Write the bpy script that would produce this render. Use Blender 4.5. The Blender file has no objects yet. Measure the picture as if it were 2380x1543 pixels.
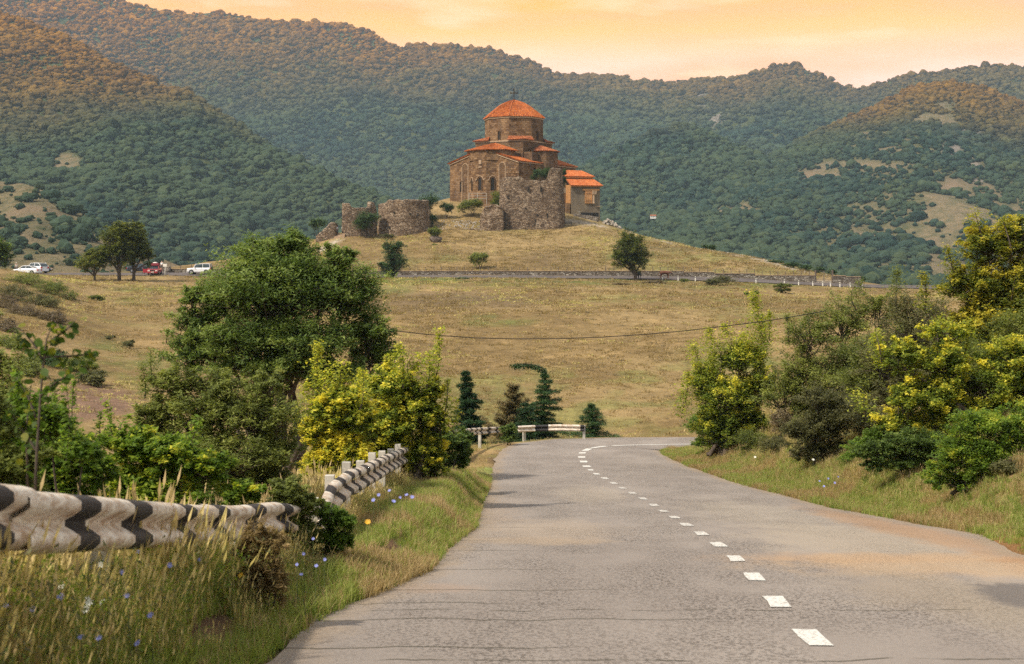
import bpy, math, random
import numpy as np
from mathutils import Vector, Matrix

random.seed(7)
RNG = np.random.default_rng(11)
SC = bpy.context.scene
COL = SC.collection
R = math.radians

# ------------------------------------------------------------------ camera
FPX = 1422.0
K = 0.43025 / FPX          # tangent per unit of the survey sketch (2380 wide)
HZ = 600.0                 # eye level on that sketch
cd = bpy.data.cameras.new('camera'); cam = bpy.data.objects.new('camera', cd); COL.objects.link(cam)
cd.sensor_width = 36.0; cd.lens = 36.0 * FPX / 1024.0
cd.shift_y = -(771.5 - HZ) * 0.43025 / 1024.0
cd.clip_start = 0.1; cd.clip_end = 20000
cam.location = (0, 0, 0); cam.rotation_euler = (R(90), 0, 0)
cd.dof.use_dof = True; cd.dof.focus_distance = 90.0; cd.dof.aperture_fstop = 5.0
SC.camera = cam
SC.render.resolution_x, SC.render.resolution_y = 1024, 664

# ------------------------------------------------------------------ world, sun, exposure
SUN_AZ, SUN_EL = R(-128), R(48)          # azimuth from +Y clockwise: behind and left of the camera
w = bpy.data.worlds.new('World'); SC.world = w; w.use_nodes = True
nt = w.node_tree; nt.nodes.clear()
def wn(t, **k):
    n = nt.nodes.new(t)
    for a, b in k.items(): setattr(n, a, b)
    return n
L = nt.links.new
def wmath(op, a, b=None, c=None, clamp=False):
    n = wn('ShaderNodeMath', operation=op, use_clamp=clamp)
    for i, v in enumerate((a, b, c)):
        if v is None: continue
        if isinstance(v, (int, float)): n.inputs[i].default_value = v
        else: L(v, n.inputs[i])
    return n.outputs[0]
def wmix(f, a, b):
    n = wn('ShaderNodeMix', data_type='RGBA')
    for i, v in ((0, f), (6, a), (7, b)):
        if isinstance(v, (int, float)): n.inputs[i].default_value = v
        elif isinstance(v, tuple): n.inputs[i].default_value = (*v, 1)
        else: L(v, n.inputs[i])
    return n.outputs[2]
sky = wn('ShaderNodeTexSky', sky_type='NISHITA'); sky.sun_disc = False
sky.sun_elevation = SUN_EL; sky.sun_rotation = SUN_AZ; sky.dust_density = 3.0; sky.air_density = 1.2
tc = wn('ShaderNodeTexCoord'); sp = wn('ShaderNodeSeparateXYZ'); L(tc.outputs['Generated'], sp.inputs[0])
dx_, dy_, dz_ = sp.outputs
el = wmath('MAXIMUM', dz_, 0.0)
hor = wmath('SQRT', wmath('ADD', wmath('MULTIPLY', dx_, dx_), wmath('MULTIPLY', dy_, dy_)))
cy = wmath('DIVIDE', dy_, wmath('MAXIMUM', hor, 0.001))
az = wmath('MULTIPLY_ADD', cy, 0.5, 0.5)                       # 1 ahead, 0 behind
gr = wn('ShaderNodeMapRange', interpolation_type='SMOOTHSTEP'); L(el, gr.inputs[0]); gr.inputs[1].default_value = .17; gr.inputs[2].default_value = .70; gr.inputs[3].default_value = 1.0; gr.inputs[4].default_value = 0.0
glow = wmath('MULTIPLY', wmath('POWER', az, 1.6), gr.outputs[0], clamp=True)
ramp = wn('ShaderNodeValToRGB'); L(wmath('MULTIPLY', el, 3.0), ramp.inputs[0])
cr = ramp.color_ramp
cr.elements[0].position = 0.0; cr.elements[0].color = (.84, .60, .42, 1)
cr.elements[1].position = 1.0; cr.elements[1].color = (.60, .50, .36, 1)
for p_, c_ in ((.33, (.88, .61, .54)), (.41, (.86, .51, .33)), (.47, (.86, .44, .13)), (.53, (.85, .385, .055)), (.6, (.84, .36, .04)), (.8, (.75, .50, .20))):
    e = cr.elements.new(p_); e.color = (*c_, 1)
# soft stratus in the glow
mp = wn('ShaderNodeMapping'); mp.inputs['Scale'].default_value = (3.2, 3.2, 16.0); L(tc.outputs['Generated'], mp.inputs[0])
nz = wn('ShaderNodeTexNoise'); nz.inputs['Scale'].default_value = 1.7; nz.inputs['Detail'].default_value = 7; nz.inputs['Roughness'].default_value = .52
L(mp.outputs[0], nz.inputs[0])
cl = wn('ShaderNodeMapRange'); cl.inputs[1].default_value = .42; cl.inputs[2].default_value = .68; L(nz.outputs[0], cl.inputs[0])
veil = wmix(wmath('MULTIPLY', cl.outputs[0], .85), ramp.outputs[0], (.76, .36, .15))
nz2 = wn('ShaderNodeTexNoise'); nz2.inputs['Scale'].default_value = 2.6; nz2.inputs['Detail'].default_value = 5; L(mp.outputs[0], nz2.inputs[0])
cl2 = wn('ShaderNodeMapRange'); cl2.inputs[1].default_value = .55; cl2.inputs[2].default_value = .75; L(nz2.outputs[0], cl2.inputs[0])
veil = wmix(wmath('MULTIPLY', cl2.outputs[0], .8), veil, (.90, .60, .36))
veil10 = wn('ShaderNodeVectorMath', operation='SCALE'); L(veil, veil10.inputs[0]); veil10.inputs['Scale'].default_value = 10.0
grey = wmix(.55, sky.outputs[0], (5.6, 5.5, 5.2))
fin = wmix(glow, grey, veil10.outputs[0])
bg = wn('ShaderNodeBackground'); bg.inputs[1].default_value = 0.1; L(fin, bg.inputs[0])
wo = wn('ShaderNodeOutputWorld'); L(bg.outputs[0], wo.inputs[0])

sd = bpy.data.lights.new('sun', 'SUN'); sun = bpy.data.objects.new('sun', sd); COL.objects.link(sun)
sd.energy = 2.8; sd.angle = R(2.0); sd.color = (1.0, .90, .76)
sv = Vector((math.sin(SUN_AZ) * math.cos(SUN_EL), math.cos(SUN_AZ) * math.cos(SUN_EL), math.sin(SUN_EL)))
sun.rotation_euler = sv.to_track_quat('Z', 'Y').to_euler()
SC.view_settings.view_transform = 'Standard'; SC.view_settings.look = 'None'
SC.view_settings.exposure = 0.82; SC.view_settings.gamma = 1.0; SC.view_settings.use_curve_mapping = False
cy_ = SC.cycles
cy_.max_bounces = 5; cy_.diffuse_bounces = 3; cy_.glossy_bounces = 2; cy_.transmission_bounces = 4
cy_.transparent_max_bounces = 6; cy_.volume_bounces = 1; cy_.caustics_reflective = False; cy_.caustics_refractive = False
cy_.use_adaptive_sampling = True; cy_.adaptive_threshold = 0.02; cy_.use_denoising = False

# ------------------------------------------------------------------ helpers
def P(dx, dy, Y):
    return np.array([(dx - 1190) * K * Y, Y, (HZ - dy) * K * Y])

def sstep(a, b, x):
    t = np.clip((x - a) / (b - a), 0, 1); return t * t * (3 - 2 * t)

def _h(ix, iy, s):
    n = (ix.astype(np.int64) * 374761393 + iy.astype(np.int64) * 668265263 + s * 1442695041) & 0x7fffffff
    n = ((n ^ (n >> 13)) * 1274126177) & 0x7fffffff
    return ((n ^ (n >> 16)) & 0xffff) / 65535.0
def vnoise(x, y, s=0):
    x = np.asarray(x, float); y = np.asarray(y, float)
    ix = np.floor(x); iy = np.floor(y); fx = x - ix; fy = y - iy
    fx = fx * fx * (3 - 2 * fx); fy = fy * fy * (3 - 2 * fy)
    a = _h(ix, iy, s); b = _h(ix + 1, iy, s); c = _h(ix, iy + 1, s); d = _h(ix + 1, iy + 1, s)
    return (a * (1 - fx) + b * fx) * (1 - fy) + (c * (1 - fx) + d * fx) * fy
def fbm(x, y, o=4, s=0, g=.5):
    t = 0; a = 1; n = 0
    for i in range(o):
        t = t + a * vnoise(x * 2 ** i + 17.3 * i, y * 2 ** i - 9.1 * i, s + i); n += a; a *= g
    return t / n           # 0..1

def wall_uv(me):
    nf = len(me.polygons)
    nr = np.empty(nf * 3); me.polygons.foreach_get('normal', nr); nr = nr.reshape(-1, 3)
    ls = np.empty(nf, int); me.polygons.foreach_get('loop_start', ls)
    lt = np.empty(nf, int); me.polygons.foreach_get('loop_total', lt)
    vi = np.empty(len(me.loops), int); me.loops.foreach_get('vertex_index', vi)
    co = np.empty(len(me.vertices) * 3); me.vertices.foreach_get('co', co); co = co.reshape(-1, 3)
    fi = np.repeat(np.arange(nf), lt)
    n = nr[fi]; p = co[vi]
    flat = np.abs(n[:, 2]) > .9
    hl = np.maximum(np.hypot(n[:, 0], n[:, 1]), 1e-6)
    tx, ty = -n[:, 1] / hl, n[:, 0] / hl
    u = np.where(flat, p[:, 0], p[:, 0] * tx + p[:, 1] * ty)
    v = np.where(flat, p[:, 1], p[:, 2])
    uv = me.uv_layers.new(name='wall')
    uv.data.foreach_set('uv', np.stack([u, v], 1).ravel())

def mesh_np(name, V, F, mats=(), smooth=False, midx=None, attrs=None, uv=False):
    V = np.asarray(V, np.float32).reshape(-1, 3); F = np.asarray(F, np.int32)
    me = bpy.data.meshes.new(name)
    me.vertices.add(len(V)); me.vertices.foreach_set('co', V.ravel())
    n, k = F.shape
    me.loops.add(n * k); me.loops.foreach_set('vertex_index', F.ravel())
    me.polygons.add(n); me.polygons.foreach_set('loop_start', np.arange(0, n * k, k, dtype=np.int32))
    me.polygons.foreach_set('loop_total', np.full(n, k, np.int32))
    if midx is not None: me.polygons.foreach_set('material_index', np.asarray(midx, np.int32))
    if smooth: me.polygons.foreach_set('use_smooth', np.ones(n, bool))
    for m in mats: me.materials.append(m)
    for an, (ty, d) in (attrs or {}).items():
        a = me.attributes.new(an, ty, 'POINT')
        if ty == 'FLOAT': a.data.foreach_set('value', np.asarray(d, np.float32).ravel())
        elif ty == 'FLOAT_COLOR': a.data.foreach_set('color', np.asarray(d, np.float32).ravel())
        elif ty == 'FLOAT_VECTOR': a.data.foreach_set('vector', np.asarray(d, np.float32).ravel())
        elif ty == 'INT': a.data.foreach_set('value', np.asarray(d, np.int32).ravel())
    me.update(); me.validate()
    if uv: wall_uv(me)
    return me

def tag(o, label=None, cat=None, group=None, kind=None):
    if label: o['label'] = label
    if cat: o['category'] = cat
    if group: o['group'] = group
    if kind: o['kind'] = kind
    return o
def link(name, me, parent=None):
    o = bpy.data.objects.new(name, me); COL.objects.link(o)
    if parent is not None: o.parent = parent
    return o
def empty(name, loc, label, cat, group=None, rz=0):
    o = bpy.data.objects.new(name, None); COL.objects.link(o); o.location = loc; o.rotation_euler = (0, 0, rz)
    o.empty_display_size = .3
    return tag(o, label, cat, group)
def copy_tree(o, parent=None):
    c = o.copy(); COL.objects.link(c); c.parent = parent
    for ch in list(o.children): copy_tree(ch, c)
    return c

class MB:
    """collects polygons of one mesh"""
    def __init__(s): s.v = []; s.f = []; s.m = []
    def add(s, vs, fs, m=0):
        b = len(s.v); s.v += [tuple(map(float, q)) for q in vs]
        for f in fs: s.f.append(tuple(b + i for i in f)); s.m.append(m)
        return s
    def box(s, c, d, m=0, rz=0, rx=0, ry=0, taper=1.0):
        M = Matrix.Rotation(rz, 3, 'Z') @ Matrix.Rotation(ry, 3, 'Y') @ Matrix.Rotation(rx, 3, 'X')
        vs = []
        for z in (-.5, .5):
            t = taper if z > 0 else 1
            for x, y in ((-.5, -.5), (.5, -.5), (.5, .5), (-.5, .5)):
                q = M @ Vector((x * d[0] * t, y * d[1] * t, z * d[2])); vs.append((q.x + c[0], q.y + c[1], q.z + c[2]))
        return s.add(vs, [(3, 2, 1, 0), (4, 5, 6, 7), (0, 1, 5, 4), (1, 2, 6, 5), (2, 3, 7, 6), (3, 0, 4, 7)], m)
    def prism(s, poly, z0, z1, m=0, top=True, bot=False):
        n = len(poly); z0 = [z0] * n if np.isscalar(z0) else z0; z1 = [z1] * n if np.isscalar(z1) else z1
        vs = [(p[0], p[1], z) for p, z in zip(poly, z0)] + [(p[0], p[1], z) for p, z in zip(poly, z1)]
        fs = [(i, (i + 1) % n, n + (i + 1) % n, n + i) for i in range(n)]
        if top: fs.append(tuple(range(n, 2 * n)))
        if bot: fs.append(tuple(range(n - 1, -1, -1)))
        return s.add(vs, fs, m)
    def tube(s, pts, rad, n=6, m=0, cap=True):
        pts = [Vector(p) for p in pts]
        if np.isscalar(rad): rad = [rad] * len(pts)
        b = len(s.v); ref = Vector((0.31, .17, .93)).normalized()
        for i, p in enumerate(pts):
            d = (pts[min(i + 1, len(pts) - 1)] - pts[max(i - 1, 0)])
            d = d.normalized() if d.length > 1e-9 else Vector((0, 0, 1))
            a = d.cross(ref); a = a.normalized() if a.length > .05 else d.cross(Vector((1, 0, 0))).normalized()
            c = d.cross(a)
            for j in range(n):
                t = 2 * math.pi * j / n; q = p + (a * math.cos(t) + c * math.sin(t)) * rad[i]
                s.v.append((q.x, q.y, q.z))
        for i in range(len(pts) - 1):
            for j in range(n):
                k = (j + 1) % n
                s.f.append((b + i * n + j, b + i * n + k, b + (i + 1) * n + k, b + (i + 1) * n + j)); s.m.append(m)
        if cap:
            e = b + (len(pts) - 1) * n
            s.f.append(tuple(e + j for j in range(n))); s.m.append(m)
            s.f.append(tuple(b + n - 1 - j for j in range(n))); s.m.append(m)
        return s
    def mesh(s, name, mats, smooth=False, uv=False, bevel=0):
        me = bpy.data.meshes.new(name); me.from_pydata(s.v, [], s.f)
        for m in (mats if isinstance(mats, (list, tuple)) else [mats]): me.materials.append(m)
        me.polygons.foreach_set('material_index', s.m)
        if smooth: me.polygons.foreach_set('use_smooth', [True] * len(s.f))
        me.update()
        if uv: wall_uv(me)
        return me
    def build(s, name, mats, parent=None, smooth=False, uv=False):
        return link(name, s.mesh(name, mats, smooth, uv), parent)

# ------------------------------------------------------------------ materials
class NT:
    def __init__(s, name):
        s.m = bpy.data.materials.new(name); s.m.use_nodes = True; s.t = s.m.node_tree; s.t.nodes.clear()
        s.out = s.t.nodes.new('ShaderNodeOutputMaterial')
    def n(s, t, **k):
        x = s.t.nodes.new(t)
        for a, b in k.items(): setattr(x, a, b)
        return x
    def set(s, sock, v):
        if v is None: return
        if hasattr(v, 'links') or isinstance(v, bpy.types.NodeSocket): s.t.links.new(v, sock)
        elif isinstance(v, tuple) and sock.type == 'RGBA': sock.default_value = (*v[:3], 1)
        else: sock.default_value = v
    def math(s, op, a, b=None, c=None, clamp=False):
        x = s.n('ShaderNodeMath', operation=op, use_clamp=clamp)
        for i, v in enumerate((a, b, c)): s.set(x.inputs[i], v)
        return x.outputs[0]
    def mix(s, f, a, b, mode='MIX'):
        x = s.n('ShaderNodeMix', data_type='RGBA', blend_type=mode); s.set(x.inputs[0], f); s.set(x.inputs[6], a); s.set(x.inputs[7], b)
        return x.outputs[2]
    def rng(s, v, a, b, c=0.0, d=1.0, smooth=False):
        x = s.n('ShaderNodeMapRange'); s.set(x.inputs[0], v)
        if smooth: x.interpolation_type = 'SMOOTHSTEP'
        for i, q in enumerate((a, b, c, d)): x.inputs[i + 1].default_value = q
        return x.outputs[0]
    def noise(s, vec=None, scale=1.0, detail=4, rough=.55, dist=0):
        x = s.n('ShaderNodeTexNoise'); s.set(x.inputs['Vector'], vec); x.inputs['Scale'].default_value = scale
        x.inputs['Detail'].default_value = detail; x.inputs['Roughness'].default_value = rough; x.inputs['Distortion'].default_value = dist
        return x.outputs[0]
    def voro(s, vec=None, scale=1.0, feat='F1', out='Distance', rand=1.0):
        x = s.n('ShaderNodeTexVoronoi', feature=feat); s.set(x.inputs['Vector'], vec); x.inputs['Scale'].default_value = scale
        x.inputs['Randomness'].default_value = rand
        return x.outputs[out]
    def pos(s): return s.n('ShaderNodeNewGeometry').outputs['Position']
    def obj(s): return s.n('ShaderNodeTexCoord').outputs['Object']
    def uv(s): return s.n('ShaderNodeTexCoord').outputs['UV']
    def mapping(s, vec, scale=(1, 1, 1), loc=(0, 0, 0), rot=(0, 0, 0)):
        x = s.n('ShaderNodeMapping'); s.set(x.inputs[0], vec); x.inputs['Scale'].default_value = scale
        x.inputs['Location'].default_value = loc; x.inputs['Rotation'].default_value = rot
        return x.outputs[0]
    def attr(s, name, out='Fac'):
        x = s.n('ShaderNodeAttribute', attribute_name=name); return x.outputs[out]
    def ramp(s, f, stops):
        x = s.n('ShaderNodeValToRGB'); s.set(x.inputs[0], f); e = x.color_ramp.elements
        e[0].position = stops[0][0]; e[0].color = (*stops[0][1], 1); e[1].position = stops[-1][0]; e[1].color = (*stops[-1][1], 1)
        for p_, c_ in stops[1:-1]: q = e.new(p_); q.color = (*c_, 1)
        return x.outputs[0]
    def bump(s, h, strength=.5, dist=.02):
        x = s.n('ShaderNodeBump'); s.set(x.inputs['Height'], h); x.inputs['Strength'].default_value = strength; x.inputs['Distance'].default_value = dist
        return x.outputs[0]
    def bsdf(s, col, rough=.8, metal=0, normal=None, spec=None, coat=0):
        x = s.n('ShaderNodeBsdfPrincipled'); s.set(x.inputs['Base Color'], col); s.set(x.inputs['Roughness'], rough)
        s.set(x.inputs['Metallic'], metal); s.set(x.inputs['Normal'], normal)
        if spec is not None: x.inputs['Specular IOR Level'].default_value = spec
        if coat: x.inputs['Coat Weight'].default_value = coat
        return x.outputs[0]
    def done(s, surf):
        s.t.links.new(surf, s.out.inputs[0]); return s.m

def simple(name, col, rough=.7, metal=0, var=.15, scale=8, spec=None, coat=0):
    m = NT(name); v = m.rng(m.noise(m.obj(), scale, 5), .3, .7, 1 - var, 1 + var)
    c = m.mix(1.0, (*col,), m.n('ShaderNodeCombineColor').outputs[0], 'MULTIPLY') if False else None
    x = m.n('ShaderNodeVectorMath', operation='SCALE'); x.inputs[0].default_value = col; m.set(x.inputs['Scale'], v)
    return m.done(m.bsdf(x.outputs[0], rough, metal, None, spec, coat))

def leaf_mat(name, stops, trans=.3, rough=.55):
    m = NT(name); trans = trans + .13
    t = m.math('ADD', m.attr('t'), m.rng(m.n('ShaderNodeObjectInfo').outputs['Random'], 0, 1, -.06, .06), clamp=True)
    c = m.ramp(t, stops)
    b = m.bsdf(c, rough, spec=.25)
    tr = m.n('ShaderNodeBsdfTranslucent'); m.set(tr.inputs[0], m.mix(1.0, c, (1.15, 1.2, .7), 'MULTIPLY'))
    mx = m.n('ShaderNodeMixShader'); mx.inputs[0].default_value = trans
    m.t.links.new(b, mx.inputs[1]); m.t.links.new(tr.outputs[0], mx.inputs[2])
    return m.done(mx.outputs[0])
# ------------------------------------------------------------------ the lie of the land
ZR = np.array([(-12, -.1), (0, -1.51), (31.8, -5.58), (41, -6.57), (52, -7.62), (60, -8.17), (68, -8.66), (72, -8.88), (90, -9.1)])
def zr(y): return np.interp(y, ZR[:, 0], ZR[:, 1])
_ys = np.linspace(6, 90, 4000); _dys = HZ - zr(_ys) / (K * _ys)
def road_hit(dx, dy):
    Y = float(np.interp(-dy, -_dys, _ys)); return ((dx - 1190) * K * Y, Y)
left_px = [(590, 1543), (650, 1490), (712, 1450), (800, 1405), (860, 1385), (985, 1330), (1030, 1278), (1060, 1255), (1095, 1232), (1112, 1180), (1135, 1130), (1143, 1085), (1155, 1058), (1170, 1044), (1200, 1030), (1290, 1020), (1420, 1017), (1560, 1016), (1900, 1015)]
right_px = [(2380, 1290), (2270, 1240), (2110, 1212), (1950, 1183), (1800, 1145), (1700, 1118), (1620, 1090), (1570, 1070), (1542, 1057), (1538, 1049), (1556, 1042), (1600, 1038), (1900, 1037)]
cent_px = [(1885, 1485), (1805, 1400), (1755, 1343), (1712, 1301), (1672, 1268), (1628, 1240), (1590, 1217), (1548, 1192), (1520, 1174), (1490, 1157), (1460, 1141), (1435, 1128), (1410, 1114), (1380, 1099), (1360, 1080), (1352, 1066), (1352, 1053), (1366, 1043), (1410, 1036), (1540, 1033), (1900, 1031)]
Lp = np.array([(-2.3, -8), (-2.2, 0), (-1.9, 6)] + [road_hit(*p) for p in left_px] + [(45, 71.5)])
Rp = np.array([(6.3, -8), (6.5, 0), (6.8, 10)] + [road_hit(*p) for p in right_px] + [(45, 64.3)])
Cp = np.array([(1.75, -8), (1.95, 0), (2.15, 7)] + [road_hit(*p) for p in cent_px] + [(45, 67.5)])
def resample(p, n=None, step=None, smooth=0):
    d = np.r_[0, np.cumsum(np.hypot(*np.diff(p, axis=0).T))]
    t = np.linspace(0, d[-1], n) if n else np.arange(0, d[-1], step)
    q = np.stack([np.interp(t, d, p[:, i]) for i in range(p.shape[1])], 1)
    for _ in range(smooth): q[1:-1] = (q[:-2] + 2 * q[1:-1] + q[2:]) / 4
    return q
ROADPOLY = np.r_[Lp, Rp[::-1]]

def poly_dist(x, y, poly, closed=True):
    """distance to a polygon's outline, negative inside"""
    x = np.asarray(x, float); y = np.asarray(y, float); sh = x.shape; x = x.ravel(); y = y.ravel()
    best = np.full(x.shape, 1e9); ins = np.zeros(x.shape, bool)
    a = poly; b = np.roll(poly, -1, 0) if closed else poly[1:]
    for (x0, y0), (x1, y1) in zip(a, b):
        ex, ey = x1 - x0, y1 - y0; t = np.clip(((x - x0) * ex + (y - y0) * ey) / max(ex * ex + ey * ey, 1e-9), 0, 1)
        best = np.minimum(best, np.hypot(x - x0 - t * ex, y - y0 - t * ey))
        if closed and y0 != y1:
            c = ((y0 > y) != (y1 > y)) & (x < (x1 - x0) * (y - y0) / (y1 - y0) + x0); ins ^= c
    return np.where(ins, -best, best).reshape(sh) if closed else best.reshape(sh)

# the upper road, a strip between Y 233 and 240
UR = np.array([(-3000, 633.5, 640), (-200, 633.5, 640), (0, 633.5, 640), (200, 634, 639.5), (440, 633.5, 641), (850, 640, 644.5), (1200, 640, 646), (1400, 641, 647), (1600, 643, 651), (1750, 648, 656), (1850, 655, 661), (2000, 661, 668), (2200, 664, 672), (2600, 668, 678), (5000, 670, 684)])
UY0, UY1 = 233.0, 240.0
def z_up(x, y):
    dx = 1190 + x / (K * np.maximum(y, 1))
    zf = (HZ - np.interp(dx, UR[:, 0], UR[:, 1])) * K * UY1; zn = (HZ - np.interp(dx, UR[:, 0], UR[:, 2])) * K * UY0
    t = (y - UY0) / (UY1 - UY0); return zn + (zf - zn) * t

CT = []
def c(dx, dy, Y): CT.append(tuple(P(dx, dy, Y)))
def cw(x, y, z): CT.append((x, y, z))
# field between the bend and the upper road
for dxx in (1050, 1300, 1550):
    c(dxx, 1011, 73); c(dxx, 900, 95); c(dxx, 800, 125); c(dxx, 720, 160); c(dxx, 662, 208)
for dxx, dd in ((-600, 641), (-100, 641), (120, 641), (440, 643), (700, 645), (950, 647), (1200, 648), (1400, 649), (1600, 653), (1750, 658), (1850, 663), (2000, 670), (2200, 675), (2600, 682), (3200, 690)):
    c(dxx, dd, 231)
    c(dxx, float(np.interp(dxx, UR[:, 0], UR[:, 1])) - 1.0, 243)
for a in ((800, 1020, 75), (700, 900, 95), (700, 790, 130), (650, 720, 165), (600, 668, 208), (1750, 900, 92), (1800, 800, 120), (1800, 730, 155), (1850, 690, 205)): c(*a)
# left
for a in ((225, 655, 212), (320, 653, 215), (120, 646, 222), (430, 668, 205), (430, 720, 165), (430, 800, 125), (0, 630, 188), (60, 641, 182), (120, 657, 176), (180, 690, 165), (215, 706, 172), (260, 745, 150), (300, 800, 125),
          (-400, 560, 190), (0, 700, 145), (100, 730, 135), (0, 780, 112), (120, 800, 110), (60, 860, 92), (250, 872, 95), (330, 930, 80), (200, 930, 74), (60, 980, 62), (300, 1000, 62), (500, 960, 80),
          (-400, 800, 90), (-400, 1000, 50), (-500, 1250, 20)): c(*a)
for a in ((0, 1170, 26), (200, 1160, 30), (400, 1140, 36), (600, 1090, 46), (800, 1060, 56), (980, 1030, 68)): c(*a)
RT = np.array([(2, -.25), (6.4, -1.02), (10.8, -1.86), (13.8, -2.36), (16.9, -2.71), (22.7, -3.26), (28, -3.84), (34, -4.42), (45, -5.95), (52, -6.9), (60, -7.7), (66, -8.1), (70, -8.35)])
def zrail(y): return np.interp(y, RT[:, 0], RT[:, 1])
for y in (0, 3, 5, 6.4, 8.5, 10.8, 13.8, 16.9, 20, 22.7, 28, 34, 40, 46): cw(-2.35, y, zrail(y) - .76); cw(-5.2, y, zrail(y) - 1.15 - .01 * y)
cw(-2.4, -8, -.3); cw(-9, -8, -1.2); cw(-30, -8, -3); cw(-12, 8, -2.9)
# right verge and bank
for a in ((2380, 1165, 24), (2250, 1130, 29), (2080, 1085, 33.5), (1950, 1066, 39), (1800, 1042, 46), (1680, 1030, 53), (1600, 1022, 60), (2380, 1060, 27), (2200, 1010, 34), (2380, 920, 34), (2200, 900, 42), (2000, 930, 50), (1800, 960, 57),
          (2380, 800, 50), (2150, 790, 62), (1950, 860, 66), (2380, 720, 100), (2150, 715, 120), (1950, 735, 150), (2380, 690, 190), (2050, 686, 205), (2900, 900, 40), (2900, 700, 110), (3400, 800, 50)): c(*a)
for y in (0, 6, 12, 18, 25): cw(10.2 if y > 10 else 10, y, zr(y) + 1.0); cw(15, y, zr(y) + 2.2)
cw(8, -8, .1); cw(14, -8, 1.3); cw(40, -8, 3); cw(45, 30, 0)
# the church hill
for a in ((900, 626, 246), (1200, 626, 246), (1400, 627, 246), (1600, 631, 246), (1750, 636, 246), (1900, 645, 246), (740, 575, 282), (800, 560, 284), (780, 548, 291), (700, 597, 270), (760, 600, 262), (600, 600, 278), (430, 618, 262), (300, 631, 256), (850, 600, 258), (900, 553, 292), (1000, 548, 292), (1000, 570, 273), (1200, 585, 266),
          (1120, 540, 297), (1235, 539, 298), (1320, 532, 300), (1300, 560, 283), (1400, 560, 284), (1450, 543, 300), (1500, 580, 268), (1395, 514, 312), (1450, 530, 318), (1500, 548, 312), (1560, 562, 300), (1600, 574, 288), (1700, 592, 275), (1800, 611, 262), (1900, 635, 252), (1960, 646, 248), (1320, 505, 310), (1395, 512, 330), (1280, 490, 320), (990, 520, 303), (1060, 515, 304), (990, 497, 312), (1060, 490, 314), (1120, 480, 318), (870, 540, 298), (1060, 462, 330), (1200, 466, 332), (1300, 482, 336)): c(*a)
for x, y, z in ((-15, 352, 13.2), (0, 352, 13.2), (15, 350, 12), (0, 390, 2), (-40, 320, 4), (-60, 330, 0), (-80, 300, -4), (35, 345, 3), (50, 330, -3), (60, 290, -5), (-60, 400, -16), (0, 430, -16), (60, 400, -18), (-110, 270, -8), (-150, 260, -6), (-130, 330, -18), (90, 260, -7), (110, 300, -16), (180, 260, -8), (180, 330, -18), (-230, 330, -20), (260, 420, -25), (-260, 430, -25)): cw(x, y, z)
CT = np.array(CT)
def uvp(x, y): y = np.maximum(y, -9.0); return np.stack([3.0 * x / (y + 14), np.log(y + 14) * 1.6], -1)
_A = uvp(CT[:, 0], CT[:, 1]); _c2 = .03 ** 2
_D = np.sqrt(((_A[:, None] - _A[None]) ** 2).sum(-1) + _c2)
_n = len(CT); _M = np.zeros((_n + 3, _n + 3)); _M[:_n, :_n] = _D - 0.0015 * np.eye(_n); _M[:_n, _n] = 1; _M[_n, :_n] = 1
_M[:_n, _n + 1:] = _A; _M[_n + 1:, :_n] = _A.T
_W = np.linalg.solve(_M, np.r_[CT[:, 2], 0, 0, 0])
def rbf(x, y):
    q = uvp(x, y).reshape(-1, 2); out = np.empty(len(q))
    for i in range(0, len(q), 20000):
        s = q[i:i + 20000]
        out[i:i + 20000] = np.sqrt(((s[:, None] - _A[None]) ** 2).sum(-1) + _c2) @ _W[:_n] + _W[_n] + s @ _W[_n + 1:]
    return out.reshape(np.shape(x))
def ground(x, y):
    x = np.asarray(x, float); y = np.asarray(y, float)
    z = rbf(x, y)
    amp = np.clip((y - 20) / 60, 0, 1)
    z = z + (fbm(x / 22, y / 30, 4, 3) - .5) * 1.1 * amp + (fbm(x / 3.5, y / 6, 3, 9) - .5) * (.10 + .22 * amp)
    d = poly_dist(x, y, ROADPOLY)
    side = np.where(x < 2, .75, 2.2) + np.clip((y - 40) / 20, 0, 1) * 2
    w = sstep(0, 1, d / side)
    z = np.where(d > 0, zr(y) * (1 - w) + z * w + .015, zr(y) - .09)
    e = np.maximum(np.maximum(UY0 - y, y - UY1), 0); w2 = sstep(.3, 4, e)
    near = (y > 200) & (y < 270)
    zu = z_up(x, y) - np.where(e > 0, 0.0, .09)
    return np.where(near, zu * (1 - w2) + z * w2, z)

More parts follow.
